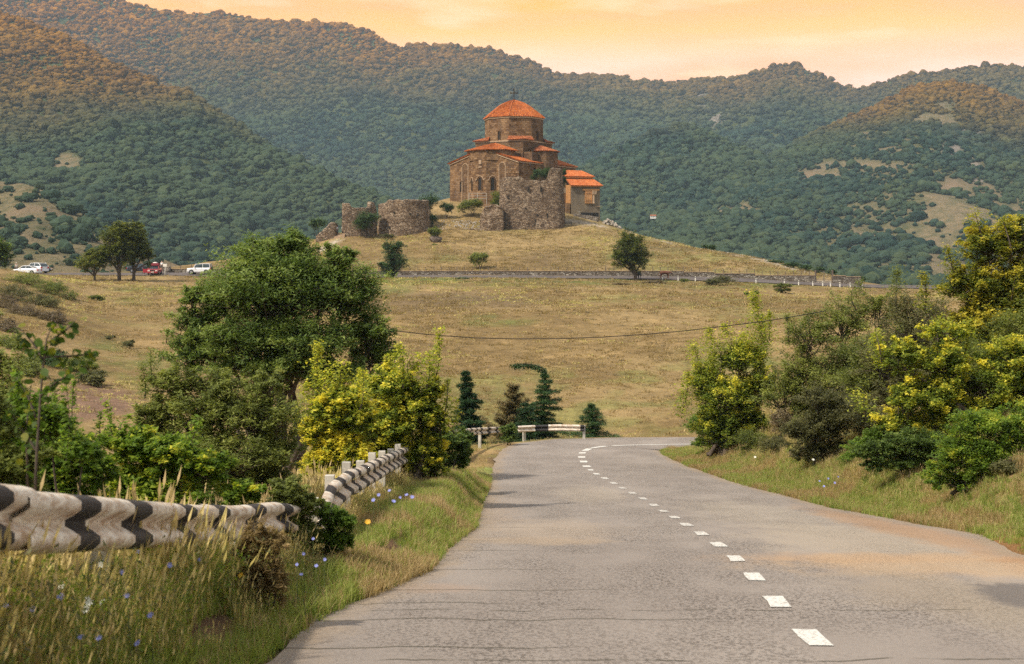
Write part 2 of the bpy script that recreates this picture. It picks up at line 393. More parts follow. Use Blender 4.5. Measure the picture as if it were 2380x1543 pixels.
# ground colour by place: dry straw, green sward, bare soil
STRAW = np.array([.255, .180, .082]); STRAW2 = np.array([.19, .130, .056]); PALE = np.array([.32, .22, .10]); GREEN = np.array([.115, .135, .035]); SOIL = np.array([.155, .092, .052]); BROWN = np.array([.125, .088, .05]); RED = np.array([.24, .115, .05]); GRAVEL = np.array([.30, .25, .19])
def blob(dx, dy, cx, cy, rx, ry, soft=.5): return 1 - sstep(1 - soft, 1 + soft, np.hypot((dx - cx) / rx, (dy - cy) / ry))
def ground_col(x, y, z):
    yy = np.maximum(y, 1); dx = 1190 + x / (K * yy); dy = HZ - z / (K * yy)
    n1 = fbm(x / 14, y / 18, 4, 21); n2 = fbm(x / 3, y / 4, 4, 22); n3 = fbm(x / 40, y / 30, 3, 23)
    def lerp(a, b, t): return a + (b - a) * t[..., None]
    c_ = np.broadcast_to(STRAW, x.shape + (3,)).copy()
    c_ = lerp(c_, STRAW2, sstep(.42, .62, n1)); c_ = lerp(c_, PALE, sstep(.52, .7, n2) * .6)
    c_ = lerp(c_, GREEN * 1.15, sstep(.5, .68, n3) * .55 * sstep(.4, .6, n2))
    g = np.zeros_like(x)
    # green belt below the upper road, hollows, verge
    g = np.maximum(g, ((dy > 645) & (y < 233) & (y > 150)) * (1 - sstep(652, 676, dy)) * sstep(800, 900, dx) * .9)
    for b in ((900, 675, 60, 14), (1350, 650, 200, 9), (1700, 662, 120, 12), (330, 672, 80, 8), (400, 735, 60, 16), (1150, 745, 90, 14), (1450, 600, 60, 12), (300, 700, 40, 10), (1000, 600, 90, 10), (240, 830, 60, 40), (330, 860, 60, 40), (1700, 830, 120, 30)): g = np.maximum(g, blob(dx, dy, *b) * .75 * (y > 60))
    g = g * sstep(.3, .55, n2)
    c_ = lerp(c_, GREEN, np.clip(g, 0, 1))
    for b, k_ in (((1560, 575, 90, 10), .5), ((1300, 600, 80, 22), .5), ((1180, 700, 80, 16), .7), ((980, 705, 120, 22), .6), ((1060, 690, 100, 14), .6)): c_ = lerp(c_, BROWN, blob(dx, dy, *b) * k_ * (y > 60))
    c_ = lerp(c_, np.array([.20, .125, .085]), blob(dx, dy, 190, 935, 130, 42, .25) * .95 * (y > 40) * (y < 120))
    # the paths on the hill, the dusty pull-out
    def track(pts, wd, col, k_=.9):
        nonlocal c_
        pl = np.array([P(*p)[:2] for p in pts]); d = poly_dist(x, y, pl, closed=False)
        c_ = lerp(c_, col, (1 - sstep(wd * .6, wd * 1.3, d + (n2 - .5) * wd)) * k_)
    track([(1960, 644, 249), (1880, 632, 253), (1800, 613, 262), (1740, 603, 267), (1680, 591, 274), (1600, 575, 286), (1560, 565, 296), (1500, 549, 311)], 2.0, GRAVEL * 1.1, .85)
    track([(1308, 520, 306), (1340, 519, 306), (1390, 529, 306), (1440, 540, 308), (1500, 548, 311)], .8, GRAVEL * 1.35, 1)
    track([(785, 551, 287), (760, 566, 281), (740, 580, 275)], 1.0, GRAVEL * 1.3, 1)
    track([(1900, 655, 241), (2000, 657, 241), (2100, 655, 242)], 3.0, GRAVEL * 1.0, .9)
    # near verges
    d = poly_dist(x, y, ROADPOLY); nearm = (y < 66)
    edge = (1 - sstep(.1, .9 + n2, d)) * nearm
    lft = nearm & (x < 2)
    c_ = lerp(c_, GREEN * 1.9, edge * .9 * sstep(.35, .5, n2))
    c_ = lerp(c_, SOIL, (1 - sstep(.0, .35, d)) * nearm * .7 * sstep(.45, .6, fbm(x / 1.1, y / 1.5, 3, 31)))
    rv = (nearm & (x > 2)) * 1.0
    c_ = lerp(c_, GREEN * 1.6, rv * sstep(.4, .6, n2) * (1 - sstep(2, 5, d)) * .8)
    c_ = lerp(c_, RED, rv * blob(dx, dy, 2330, 1275, 170, 38, .5) * .9 + rv * blob(dx, dy, 2150, 1205, 150, 16, .5) * .8)
    wob = (fbm(x / .35, y / .5, 3, 33) - .5) * 90; c_ = lerp(c_, SOIL * .85, lft * np.maximum(blob(dx + wob, dy + wob * .5, 905, 1272, 48, 26, .4), blob(dx + wob, dy - wob * .6, 480, 1472, 70, 40, .5)) * 1.0)
    dry = nearm * sstep(.50, .62, fbm(x / 1.1, y / 2.2, 3, 34)); c_ = lerp(c_, PALE * .95, dry * .7)
    far_shade = ((y > 244) * 0.0)
    return np.clip(c_, 0.01, 1)

def ground_mat():
    m = NT('dry_ground')
    p = m.pos(); col = m.attr('gc', 'Color')
    n1 = m.noise(m.mapping(p, (1, .55, 1)), 1.3, 6, .65); n2 = m.noise(p, 9, 5, .7); n3 = m.noise(m.mapping(p, (1, .6, 1)), .28, 5, .6)
    v = m.math('MULTIPLY', m.rng(n1, .25, .75, .68, 1.30), m.rng(n3, .3, .7, .80, 1.2)); v = m.math('MULTIPLY', v, m.rng(n2, .3, .7, .78, 1.22))
    x = m.n('ShaderNodeVectorMath', operation='SCALE'); m.set(x.inputs[0], col); m.set(x.inputs['Scale'], v)
    h = m.math('ADD', m.math('MULTIPLY', n1, 1.0), m.math('MULTIPLY', n2, .25))
    return m.done(m.bsdf(x.outputs[0], .95, normal=m.bump(h, .8, .25), spec=.1))
M_GROUND = ground_mat()
def build_ground():
    nu, nv = 340, 400
    vv = np.exp(np.linspace(math.log(7.0), math.log(14 + 470), nv)) - 14
    uu = np.linspace(-1, 1, nu); uu = np.sign(uu) * (np.abs(uu) * .55 + .27 * np.abs(uu) ** 3)
    X = uu[None, :] * (vv[:, None] + 14); Y = np.repeat(vv[:, None], nu, 1)
    Z = ground(X, Y)
    C_ = ground_col(X, Y, Z)
    V = np.stack([X, Y, Z], -1).reshape(-1, 3)
    i = np.arange(nv - 1)[:, None] * nu + np.arange(nu - 1)[None]; F = np.stack([i, i + 1, i + nu + 1, i + nu], -1).reshape(-1, 4)
    cc = np.concatenate([C_.reshape(-1, 3), np.ones((nu * nv, 1))], 1)
    o = link('ground', mesh_np('ground', V, F, [M_GROUND], True, attrs={'gc': ('FLOAT_COLOR', cc)})); tag(o, 'dry grass slopes, hollow and church hill', kind='structure')
build_ground()
from mathutils.bvhtree import BVHTree
def gz(x, y): return float(ground(np.array([x]), np.array([y]))[0])
def at(dx, dy, Y):          # a spot on the ground seen at column dx, about Y metres off
    x = (dx - 1190) * K * Y; return Vector((x, Y, gz(x, Y)))

# ------------------------------------------------------------------ the near road
def road_mat():
    m = NT('worn_asphalt'); p = m.pos(); sx = m.n('ShaderNodeSeparateXYZ'); m.set(sx.inputs[0], p); X, Y, _ = sx.outputs
    fine = m.voro(m.mapping(p, (1, .75, 1)), 19, 'F1'); grit = m.noise(p, 60, 3, .7); mid = m.noise(m.mapping(p, (1.3, .5, 1)), 1.6, 6, .66); big = m.noise(m.mapping(p, (1, .35, 1)), .35, 4, .5)
    col = m.mix(m.rng(big, .35, .65), (.245, .212, .186), (.295, .258, .226))
    col = m.mix(m.rng(mid, .45, .75, 0, .45), col, (.205, .175, .153))
    crk = m.math('MULTIPLY', m.rng(m.noise(m.mapping(p, (1, .6, 1)), 30, 4, .65), .50, .60, 0, 1), m.rng(m.noise(m.mapping(p, (.7, .3, 1)), 1.2, 5), .36, .60, .12, 1))
    col = m.mix(m.math('MULTIPLY', crk, .8), col, (.085, .070, .058))
    col = m.mix(m.rng(grit, .6, .8, 0, .45), col, (.36, .32, .28))
    # pale dust washed across the outer lane and the shoulder
    def spot(cx, cy, rx, ry, s=.6, w=1.0):
        a = m.math('DIVIDE', m.math('SUBTRACT', X, cx), rx); b = m.math('DIVIDE', m.math('SUBTRACT', Y, cy), ry)
        d = m.math('SQRT', m.math('ADD', m.math('MULTIPLY', a, a), m.math('MULTIPLY', b, b)))
        d = m.math('ADD', d, m.rng(mid, .2, .8, -.45, .45)); return m.math('MULTIPLY', m.rng(d, 1 - s, 1 + s * .5, 1, 0, True), w)
    for cx, cy, rx, ry, w_, cc in ((5.6, 17.2, 2.4, 1.7, .9, (.40, .285, .18)), (5.2, 21.5, 1.7, 4.5, .75, (.34, .285, .22)), (5.0, 29, 1.4, 6, .6, (.32, .275, .22)), (4.2, 14.2, 1.0, 2.4, .45, (.30, .24, .17)), (4.6, 18.2, 2.1, .9, .55, (.42, .27, .15)), (.6, 24, 1.3, 3.2, .55, (.34, .27, .20)), (.3, 21.3, 1.4, .9, .35, (.36, .26, .16)), (2.0, 37, 1.0, 4, .45, (.32, .27, .21)), (-.5, 30, .7, 6, .5, (.32, .25, .19)), (4.6, 11.2, .8, 3.5, .55, (.29, .245, .19)), (6.9, 16, .9, 3, .9, (.36, .19, .09)), (6.6, 24, .6, 8, .7, (.33, .20, .11)), (-.9, 14.5, .6, .5, .25, (.36, .22, .13))):
        col = m.mix(spot(cx, cy, rx, ry, w=w_), col, cc)
    ed = m.attr('edge'); em = m.rng(m.math('ADD', ed, m.rng(mid, .2, .8, -.30, .30)), .08, .42, 1, 0)
    col = m.mix(m.math('MULTIPLY', em, .85), col, m.mix(m.rng(grit, .35, .65), (.20, .145, .10), (.36, .29, .21)))
    # smooth dark patch
    pa = m.math('MULTIPLY', m.rng(m.math('ADD', Y, m.rng(mid, .2, .8, -.5, .5)), 14.7, 14.9, 1, 0), m.rng(m.math('ADD', Y, m.rng(mid, .2, .8, -.3, .3)), 11.9, 12.1)); pa = m.math('MULTIPLY', pa, m.rng(m.math('ADD', X, m.rng(mid, .2, .8, -.3, .3)), 4.55, 4.8))
    col = m.mix(m.math('MULTIPLY', pa, .8), col, (.125, .112, .105))
    # transverse joints on the left half and worn wheel tracks
    jw = m.math('ADD', Y, m.rng(m.noise(m.mapping(p, (1, .1, 1)), 1.0, 4), .3, .7, -.12, .12)); jm = None
    for yj, x1 in ((10.35, .3), (11.95, 1.6), (13.15, -.1), (14.3, .9), (16.6, .4), (19.4, .2), (21.3, -.1), (24.6, .3), (29, 0)):
        q = m.math('ABSOLUTE', m.math('SUBTRACT', jw, yj)); q = m.rng(q, .012, .035, 1, 0); q = m.math('MULTIPLY', q, m.rng(m.math('ADD', X, m.rng(grit, 0, 1, -.3, .3)), x1 - .3, x1 + .3, 1, 0))
        jm = q if jm is None else m.math('MAXIMUM', jm, q)
    for yj in (9.75, 12.6):
        q = m.math('ABSOLUTE', m.math('SUBTRACT', jw, yj)); q = m.math('MULTIPLY', m.rng(q, .012, .03, 1, 0), m.rng(m.noise(m.mapping(p, (2, .1, 1)), 1.0, 3), .42, .55)); jm = m.math('MAXIMUM', jm, q)
    col = m.mix(m.math('MULTIPLY', jm, .8), col, (.04, .037, .02))
    h = m.math('ADD', m.math('MULTIPLY', m.math('SUBTRACT', 0, crk), .8), m.math('ADD', m.math('MULTIPLY', grit, .5), m.math('MULTIPLY', jm, -1.5)))
    return m.done(m.bsdf(col, .86, normal=m.bump(h, .7, .012), spec=.25))
M_ROAD = road_mat()
M_UROAD = simple('upper_asphalt', (.13, .112, .105), 1.0, var=.2, scale=.4, spec=0.0)
def build_road():
    n = 560
    a = resample(Lp, n); b = resample(Rp, n)
    # pair the edges through the centre line so that rows stay across the road
    t = np.linspace(0, 1, n); ka = np.interp(t, [0, .38, .6, .74, 1], [0, .44, .62, .72, 1])
    rows = []
    c_ = resample(Cp, n, smooth=20)
    tang = np.gradient(c_, axis=0); tang /= np.hypot(*tang.T)[:, None]; nor = np.stack([-tang[:, 1], tang[:, 0]], 1)
    def reach(edge, sgn):
        out = np.full(n, 4.0)
        e0, e1 = edge[:-1], edge[1:]
        for i in range(n):
            p, d = c_[i], nor[i] * sgn; ed = e1 - e0; den = d[0] * ed[:, 1] - d[1] * ed[:, 0]; den = np.where(abs(den) < 1e-9, 1e-9, den)
            r = e0 - p; s = (r[:, 0] * ed[:, 1] - r[:, 1] * ed[:, 0]) / den; u = (r[:, 0] * d[1] - r[:, 1] * d[0]) / den
            ok = (s > .5) & (s < 9) & (u >= 0) & (u <= 1)
            if ok.any(): out[i] = s[ok].min()
        return out
    wl = reach(Lp, 1); wr = reach(Rp, -1)
    k = np.arange(n)
    wl = wl + (fbm(k / 9, k * 0, 4, 5) - .5) * .28 + (fbm(k / 2.3, k * 0 + 3, 3, 6) - .5) * .12; wr = wr + (fbm(k / 9, k * 0, 4, 7) - .5) * .3 + (fbm(k / 2.3, k * 0 + 3, 3, 8) - .5) * .12
    m_ = 17; s = np.linspace(1, -1, m_)
    off = np.where(s[None] > 0, s[None] * wl[:, None], s[None] * wr[:, None])
    X = c_[:, None, 0] + nor[:, None, 0] * off; Y = c_[:, None, 1] + nor[:, None, 1] * off
    Z = zr(Y) + .004
    V = np.stack([X, Y, Z], -1).reshape(-1, 3); i = np.arange(n - 1)[:, None] * m_ + np.arange(m_ - 1)[None]; F = np.stack([i, i + m_, i + m_ + 1, i + 1], -1).reshape(-1, 4)[:, ::-1]
    o = link('road', mesh_np('road', V, F, [M_ROAD], True, attrs={'edge': ('FLOAT', np.where(s[None] > 0, (1 - s[None]) * wl[:, None], (1 + s[None]) * wr[:, None]))})); tag(o, 'worn grey country road with broken edges', kind='structure')
    return o, c_
ROAD, CENT = build_road()
def build_dashes():
    m = NT('road_paint'); p = m.pos()
    n_ = m.noise(p, 26, 5, .75); sy = m.n('ShaderNodeSeparateXYZ'); m.set(sy.inputs[0], p); wear = m.math('MULTIPLY', m.rng(sy.outputs[1], 14, 30, 0, .07), m.rng(sy.outputs[1], 42, 50, 1, 0)); col = m.mix(m.rng(m.math('ADD', n_, wear), .50, .62, 0, 1), (.66, .65, .60), (.24, .21, .185))
    m = m.done(m.bsdf(col, .7))
    d = np.r_[0, np.cumsum(np.hypot(*np.diff(CENT, axis=0).T))]
    s10 = np.interp(10.83, CENT[:, 1][:200], d[:200])
    Ls = [(s10 + k * 2.42 - .44, s10 + k * 2.42 + .44) for k in range(-3, 21)]
    e = Ls[-1][1] + .8
    while e < s10 + 53: Ls.append((e, e + 1.35)); e += 1.75
    Ls.append((e, e + 14))
    j = 0
    for a, b in Ls:
        k = 3 if b - a < 2 else 20
        t = np.linspace(a, b, k); cx = np.interp(t, d, CENT[:, 0]); cyy = np.interp(t, d, CENT[:, 1]); tx = np.gradient(cx); ty = np.gradient(cyy); l = np.hypot(tx, ty)
        w_ = .092 if a < s10 + 40 else .14; V = []
        for i in range(k):
            for s_ in (-1, 1):
                r1, r2 = random.uniform(-.012, .012), random.uniform(-.03, .03)
                x = cx[i] - ty[i] / l[i] * (s_ * w_ + r1) + tx[i] / l[i] * r2; y = cyy[i] + tx[i] / l[i] * (s_ * w_ + r1) + ty[i] / l[i] * r2
                V.append((x, y, float(zr(y)) + .012))
        F = [(2 * i, 2 * i + 2, 2 * i + 3, 2 * i + 1)[::-1] for i in range(k - 1)]
        o = link('dash' if j == 0 else 'dash.%03d' % j, mesh_np('dash', V, F, [m]), ROAD); j += 1
build_dashes()

def build_upper_road():
    n = 260; dxs = np.linspace(-500, 2900, n); V = []
    ys = np.linspace(UY0, UY1, 5)
    for dx in dxs:
        for y in ys:
            x = (dx - 1190) * K * y; V.append((x, y, float(z_up(x, y)) + .03))
    i = np.arange(n - 1)[:, None] * 5 + np.arange(4)[None]; F = np.stack([i, i + 5, i + 6, i + 1], -1).reshape(-1, 4)
    o = link('upper_road', mesh_np('upper_road', V, F, [M_UROAD], True)); tag(o, 'grey road along the foot of the church hill', kind='structure')
build_upper_road()

# ------------------------------------------------------------------ mountains
def mtn_mat():
    m = NT('mountain_side'); p = m.pos(); n1 = m.noise(p, .02, 6, .6); n2 = m.noise(p, .15, 5, .65)
    green = m.mix(m.rng(n2, .35, .65), (.045, .06, .022), (.085, .092, .038))
    sz = m.n('ShaderNodeSeparateXYZ'); m.set(sz.inputs[0], p)
    bare = m.mix(m.rng(n2, .38, .6), (.115, .105, .055), (.21, .16, .09)); bare = m.mix(m.rng(n1, .45, .65), bare, (.21, .15, .095))
    rock = m.mix(m.rng(m.noise(p, .1, 6, .75), .4, .62), (.12, .10, .09), (.30, .25, .21))
    c_ = m.mix(m.attr('bare'), green, bare); c_ = m.mix(m.attr('rock'), c_, rock)
    return m.done(m.bsdf(c_, .95, normal=m.bump(m.noise(p, .12, 6, .7), 1.0, 4.0), spec=.05))
M_MTN = mtn_mat()
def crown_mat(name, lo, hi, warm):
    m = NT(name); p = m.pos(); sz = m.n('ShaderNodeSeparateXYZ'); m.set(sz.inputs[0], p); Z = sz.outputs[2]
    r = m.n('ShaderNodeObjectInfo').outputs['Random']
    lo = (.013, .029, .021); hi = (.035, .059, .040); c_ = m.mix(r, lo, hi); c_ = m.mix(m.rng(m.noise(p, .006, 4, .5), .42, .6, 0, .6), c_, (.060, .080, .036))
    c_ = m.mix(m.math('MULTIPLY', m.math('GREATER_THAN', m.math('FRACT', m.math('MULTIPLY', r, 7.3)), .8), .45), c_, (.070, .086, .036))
    # orange glow on the high ridges, painted into the crown colour by height
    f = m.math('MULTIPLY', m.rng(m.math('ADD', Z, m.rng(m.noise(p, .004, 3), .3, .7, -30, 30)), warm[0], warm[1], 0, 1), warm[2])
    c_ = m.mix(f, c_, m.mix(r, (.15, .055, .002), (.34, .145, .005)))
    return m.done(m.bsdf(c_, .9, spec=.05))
def crown_proto(name, seed, mat, sub=2, squash=.8):
    import bmesh
    bm = bmesh.new(); bmesh.ops.create_icosphere(bm, subdivisions=sub, radius=.5)
    rs = np.random.default_rng(seed); bump = rs.normal(size=(26, 3)); bump[:, 2] = np.abs(bump[:, 2]) * .9 - .15; bump /= np.linalg.norm(bump, axis=1)[:, None]; am = rs.uniform(.08, .26, 26)
    for v in bm.verts:
        n = np.array(v.co.normalized()); f = 1 + sum(a * max(0, (n @ b - .80) / .20) for a, b in zip(am, bump)) + rs.normal() * .045
        v.co = Vector((n[0], n[1], n[2] * squash)) * (.42 * f)
    for v in bm.verts: v.co *= .86
    n_ = 130; d = rs.normal(size=(n_, 3)); d /= np.linalg.norm(d, axis=1)[:, None]; d[:, 2] = np.abs(d[:, 2]) * 1.0 - .25
    for q in d:
        f = 1 + sum(a * max(0, (q @ b - .80) / .20) for a, b in zip(am, bump)); c_ = Vector((q[0], q[1], q[2] * squash)) * (.42 * f * rs.uniform(.82, 1.12)); nn = Vector(q + rs.normal(size=3) * .55).normalized(); a_ = nn.orthogonal().normalized(); a_.rotate(Matrix.Rotation(rs.random() * 6.28, 3, nn)); b_ = nn.cross(a_); s = rs.uniform(.06, .13)
        bm.faces.new([bm.verts.new(c_ + a_ * s), bm.verts.new(c_ + b_ * s * .8), bm.verts.new(c_ - a_ * s), bm.verts.new(c_ - b_ * s * .8)])
    me = bpy.data.meshes.new(name); bm.to_mesh(me); bm.free(); me.materials.append(mat)
    return me
def proto_coll(name, meshes):
    col = bpy.data.collections.new(name)
    for i, me in enumerate(meshes):
        o = bpy.data.objects.new('%s_%02d' % (name, i), me); col.objects.link(o)
    return col
def scatter(name, pts, rot, scl, idx, coll, label, parent=None):
    me = mesh_np_points(name, pts, {'rot': ('FLOAT_VECTOR', rot), 'scl': ('FLOAT_VECTOR', scl), 'idx': ('INT', idx)})
    o = link(name, me, parent); tag(o, label, kind='stuff')
    g = bpy.data.node_groups.new('scatter_' + name, 'GeometryNodeTree')
    g.interface.new_socket('Geometry', in_out='INPUT', socket_type='NodeSocketGeometry'); g.interface.new_socket('Geometry', in_out='OUTPUT', socket_type='NodeSocketGeometry')
    N = g.nodes.new; gi = N('NodeGroupInput'); go = N('NodeGroupOutput'); ip = N('GeometryNodeInstanceOnPoints'); ci = N('GeometryNodeCollectionInfo')
    ci.inputs['Collection'].default_value = coll; ci.inputs['Separate Children'].default_value = True; ci.inputs['Reset Children'].default_value = True
    ip.inputs['Pick Instance'].default_value = True
    def na(nm, ty):
        a = N('GeometryNodeInputNamedAttribute'); a.data_type = ty; a.inputs['Name'].default_value = nm; return next(s for s in a.outputs if s.enabled and s.name == 'Attribute')
    K_ = g.links.new
    K_(gi.outputs[0], ip.inputs['Points']); K_(ci.outputs[0], ip.inputs['Instance']); K_(na('rot', 'FLOAT_VECTOR'), ip.inputs['Rotation'])
    K_(na('scl', 'FLOAT_VECTOR'), ip.inputs['Scale']); K_(na('idx', 'INT'), ip.inputs['Instance Index']); K_(ip.outputs[0], go.inputs[0])
    md = o.modifiers.new('scatter', 'NODES'); md.node_group = g
    return o
def mesh_np_points(name, V, attrs):
    me = bpy.data.meshes.new(name); V = np.asarray(V, np.float32); me.vertices.add(len(V)); me.vertices.foreach_set('co', V.ravel())
    for an, (ty, d) in attrs.items():
        a = me.attributes.new(an, ty, 'POINT')
        a.data.foreach_set('value' if ty == 'INT' else 'vector', np.asarray(d, np.int32 if ty == 'INT' else np.float32).ravel())
    me.update(); return me

def mountain(name, label, sil, foot, Yf, Yc, size, dens, warm, seed, nx=150, ny=110, bare=None, rock=None, lo=(.028, .048, .016), hi=(.07, .09, .028), amp=22, shrub=None, bulge=1.0):
    sil = np.array(sil, float); dxs = np.linspace(sil[0, 0], sil[-1, 0], nx)
    cr_ = np.interp(dxs, sil[:, 0], sil[:, 1]) + (fbm(dxs / 40, dxs * 0 + seed, 3, seed) - .5) * 5
    fo = np.interp(dxs, *np.array(foot, float).T) if not np.isscalar(foot) else np.full(nx, float(foot))
    yc = np.interp(dxs, *np.array(Yc, float).T) if not np.isscalar(Yc) else np.full(nx, float(Yc)); yf = np.full(nx, float(Yf)) if np.isscalar(Yf) else np.interp(dxs, *np.array(Yf, float).T)
    t = np.linspace(0, 1, ny)[:, None]
    dy = fo + (cr_ - fo) * t; Y = yf + (yc - yf) * t ** bulge; X = (dxs - 1190) * K * Y; Z = (HZ - dy) * K * Y
    rid = 1 - np.abs(fbm(X / (amp * 9) + Y / 900, Y / 700, 4, seed + 3) * 2 - 1) * 2
    env = np.sin(np.pi * np.clip(t, 0, 1)) ** .7 * (1 - t * .25)
    Z = Z + (rid - .35) * amp * env + (fbm(X / 60, Y / 60, 3, seed + 5) - .5) * amp * .5 * env
    yy = np.maximum(Y, 1); DX = 1190 + X / (K * yy); DY = HZ - Z / (K * yy)
    B = bare(DX, DY, X, Y) if bare else np.zeros_like(X); RK = rock(DX, DY, X, Y) if rock else np.zeros_like(X)
    B = np.clip(B, 0, 1) * np.ones_like(X); RK = np.clip(RK, 0, 1) * np.ones_like(X)
    # skirt below and a back slope behind the crest
    nb = 8; tb = np.linspace(.12, 1, nb)[:, None]
    Yb = Y[-1] + tb * 500; Xb = np.broadcast_to(X[-1], Yb.shape) + tb * 0; Xb = X[-1] * (1 + tb * .05); Zb = Z[-1] - tb ** 1.3 * 260
    Xa = np.concatenate([X[:1], X, Xb]); Ya = np.concatenate([Y[:1] - 30, Y, Yb]); Za = np.concatenate([Z[:1] * 0 - 45, Z, Zb])
    Ba = np.concatenate([B[:1], B, np.repeat(B[-1:], nb, 0)]); Ra = np.concatenate([RK[:1], RK, np.repeat(RK[-1:], nb, 0)])
    nr = Xa.shape[0]; i = np.arange(nr - 1)[:, None] * nx + np.arange(nx - 1)[None]; F = np.stack([i, i + 1, i + nx + 1, i + nx], -1).reshape(-1, 4)
    o = link(name, mesh_np(name, np.stack([Xa, Ya, Za], -1).reshape(-1, 3), F, [M_MTN], True, attrs={'bare': ('FLOAT', Ba), 'rock': ('FLOAT', Ra)})); tag(o, label, kind='structure')
    # wood on it
    V = np.stack([X, Y, Z], -1)
    a = V[:-1, :-1]; b = V[:-1, 1:]; c_ = V[1:, :-1]; area = np.linalg.norm(np.cross(b - a, c_ - a), axis=-1)
    cover = (1 - np.maximum(B, RK))[:-1, :-1]
    wgt = (area * cover).ravel(); n = int(wgt.sum() * dens / (size * size)); rs = np.random.default_rng(seed)
    pk = rs.choice(len(wgt), n, p=wgt / wgt.sum()); r, q = np.divmod(pk, nx - 1); u = rs.random(n)[:, None]; v = rs.random(n)[:, None]
    pts = (V[r, q] * (1 - u) + V[r, q + 1] * u) * (1 - v) + (V[r + 1, q] * (1 - u) + V[r + 1, q + 1] * u) * v
    s = size * np.clip(np.exp(rs.normal(-.10, .42, n)), .35, 2.2) * (.8 + .5 * fbm(pts[:, 0] / 50, pts[:, 1] / 50, 2, seed))
    pts[:, 2] += s * .22
    if shrub is not None:
        k = shrub(DX[r, q], DY[r, q], X[r, q], Y[r, q], rs); s = s * k; keep = s > .8; pts, s = pts[keep], s[keep]
    n = len(pts)
    rot = np.stack([rs.normal(0, .15, n), rs.normal(0, .15, n), rs.random(n) * 6.28], 1); scl = np.stack([s, s, s * rs.uniform(.85, 1.35, n)], 1)
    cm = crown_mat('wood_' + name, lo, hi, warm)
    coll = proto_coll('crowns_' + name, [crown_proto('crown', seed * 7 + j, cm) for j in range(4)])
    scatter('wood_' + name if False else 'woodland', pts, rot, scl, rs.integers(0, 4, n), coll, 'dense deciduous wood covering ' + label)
    return n
tot = 0
# A0 dry shrubby foot at the left
def bare0(dx, dy, x, y): return .35 + .5 * sstep(.35, .55, fbm(x / 30, y / 60, 4, 51)) - .5 * sstep(.6, .75, fbm(x / 22, y / 30, 3, 52))
def shr0(dx, dy, x, y, rs): return np.where(rs.random(len(dx)) < .55, rs.uniform(.3, 1.25, len(dx)) * (.5 + fbm(x / 25, y / 40, 3, 55)), 0)
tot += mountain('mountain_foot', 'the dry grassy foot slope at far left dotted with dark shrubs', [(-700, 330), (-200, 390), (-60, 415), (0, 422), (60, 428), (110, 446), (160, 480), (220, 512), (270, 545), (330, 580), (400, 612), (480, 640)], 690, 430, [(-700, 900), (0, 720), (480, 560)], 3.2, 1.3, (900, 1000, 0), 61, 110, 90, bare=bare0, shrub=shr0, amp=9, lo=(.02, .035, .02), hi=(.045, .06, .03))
# A1 front spur of the left mountain
def bareA(dx, dy, x, y): return np.maximum(blob(dx, dy, 150, 380, 38, 24, .25), blob(dx, dy, 385, 203, 22, 5, .3)) * .95
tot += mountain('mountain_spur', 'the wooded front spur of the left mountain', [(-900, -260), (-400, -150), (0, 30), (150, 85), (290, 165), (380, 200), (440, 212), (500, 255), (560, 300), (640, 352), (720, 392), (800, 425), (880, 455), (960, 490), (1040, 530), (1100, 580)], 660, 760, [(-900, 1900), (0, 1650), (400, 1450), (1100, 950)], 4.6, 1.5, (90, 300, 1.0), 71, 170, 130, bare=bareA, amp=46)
# A2 the big ridge behind it
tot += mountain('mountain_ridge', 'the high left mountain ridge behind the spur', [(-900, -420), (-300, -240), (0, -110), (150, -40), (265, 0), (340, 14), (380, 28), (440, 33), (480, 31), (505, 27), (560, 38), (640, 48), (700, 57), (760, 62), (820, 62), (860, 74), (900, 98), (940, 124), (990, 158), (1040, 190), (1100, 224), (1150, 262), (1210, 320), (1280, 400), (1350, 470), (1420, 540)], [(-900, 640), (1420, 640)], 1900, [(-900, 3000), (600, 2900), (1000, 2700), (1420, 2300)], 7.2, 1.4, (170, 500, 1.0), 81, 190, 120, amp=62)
# D the conical wooded hill in the middle
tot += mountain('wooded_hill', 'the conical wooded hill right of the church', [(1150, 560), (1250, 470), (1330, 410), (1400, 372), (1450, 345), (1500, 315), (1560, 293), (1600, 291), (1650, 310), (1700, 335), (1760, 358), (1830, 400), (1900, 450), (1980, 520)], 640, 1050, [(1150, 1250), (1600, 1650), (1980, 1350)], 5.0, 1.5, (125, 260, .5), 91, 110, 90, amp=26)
# C the right-hand mountain, half bare
def bareC(dx, dy, x, y):
    n = fbm(x / 45, y / 80, 4, 101); n2 = fbm(x / 14, y / 30, 4, 102)
    b = 0
    for q in ((2215, 250, 45, 14, .9), (2170, 280, 60, 16, .9), (2120, 310, 45, 14, .8), (2030, 312, 45, 5, .9), (2060, 330, 70, 10, .6), (1960, 350, 60, 9, .6), (1680, 425, 26, 10, .9), (1730, 480, 30, 8, .7), (1700, 492, 70, 7, .8), (1650, 500, 70, 5, .8), (1400, 415, 14, 22, .6), (1740, 545, 8, 22, .9), (2100, 350, 80, 14, .45), (1980, 385, 120, 12, .5), (1900, 410, 80, 14, .5), (2260, 470, 130, 60, .35)): b = np.maximum(b, blob(dx, dy, q[0], q[1], q[2], q[3], .5) * q[4])
    sc = sstep(1700, 2100, dx) * sstep(330, 480, dy)
    return np.clip(b * (.4 + 1.1 * sstep(.35, .55, n)) + sc * (sstep(.45, .62, n) * .42 + .40 * sstep(.5, .62, n2) + .28), 0, 1)
def rockC(dx, dy, x, y): return np.maximum(blob(dx, dy, 2250, 340, 55, 42, .6), blob(dx, dy, 2290, 395, 50, 30, .6)) * sstep(.42, .55, fbm(x / 14, y / 20, 4, 103)) * 1.0
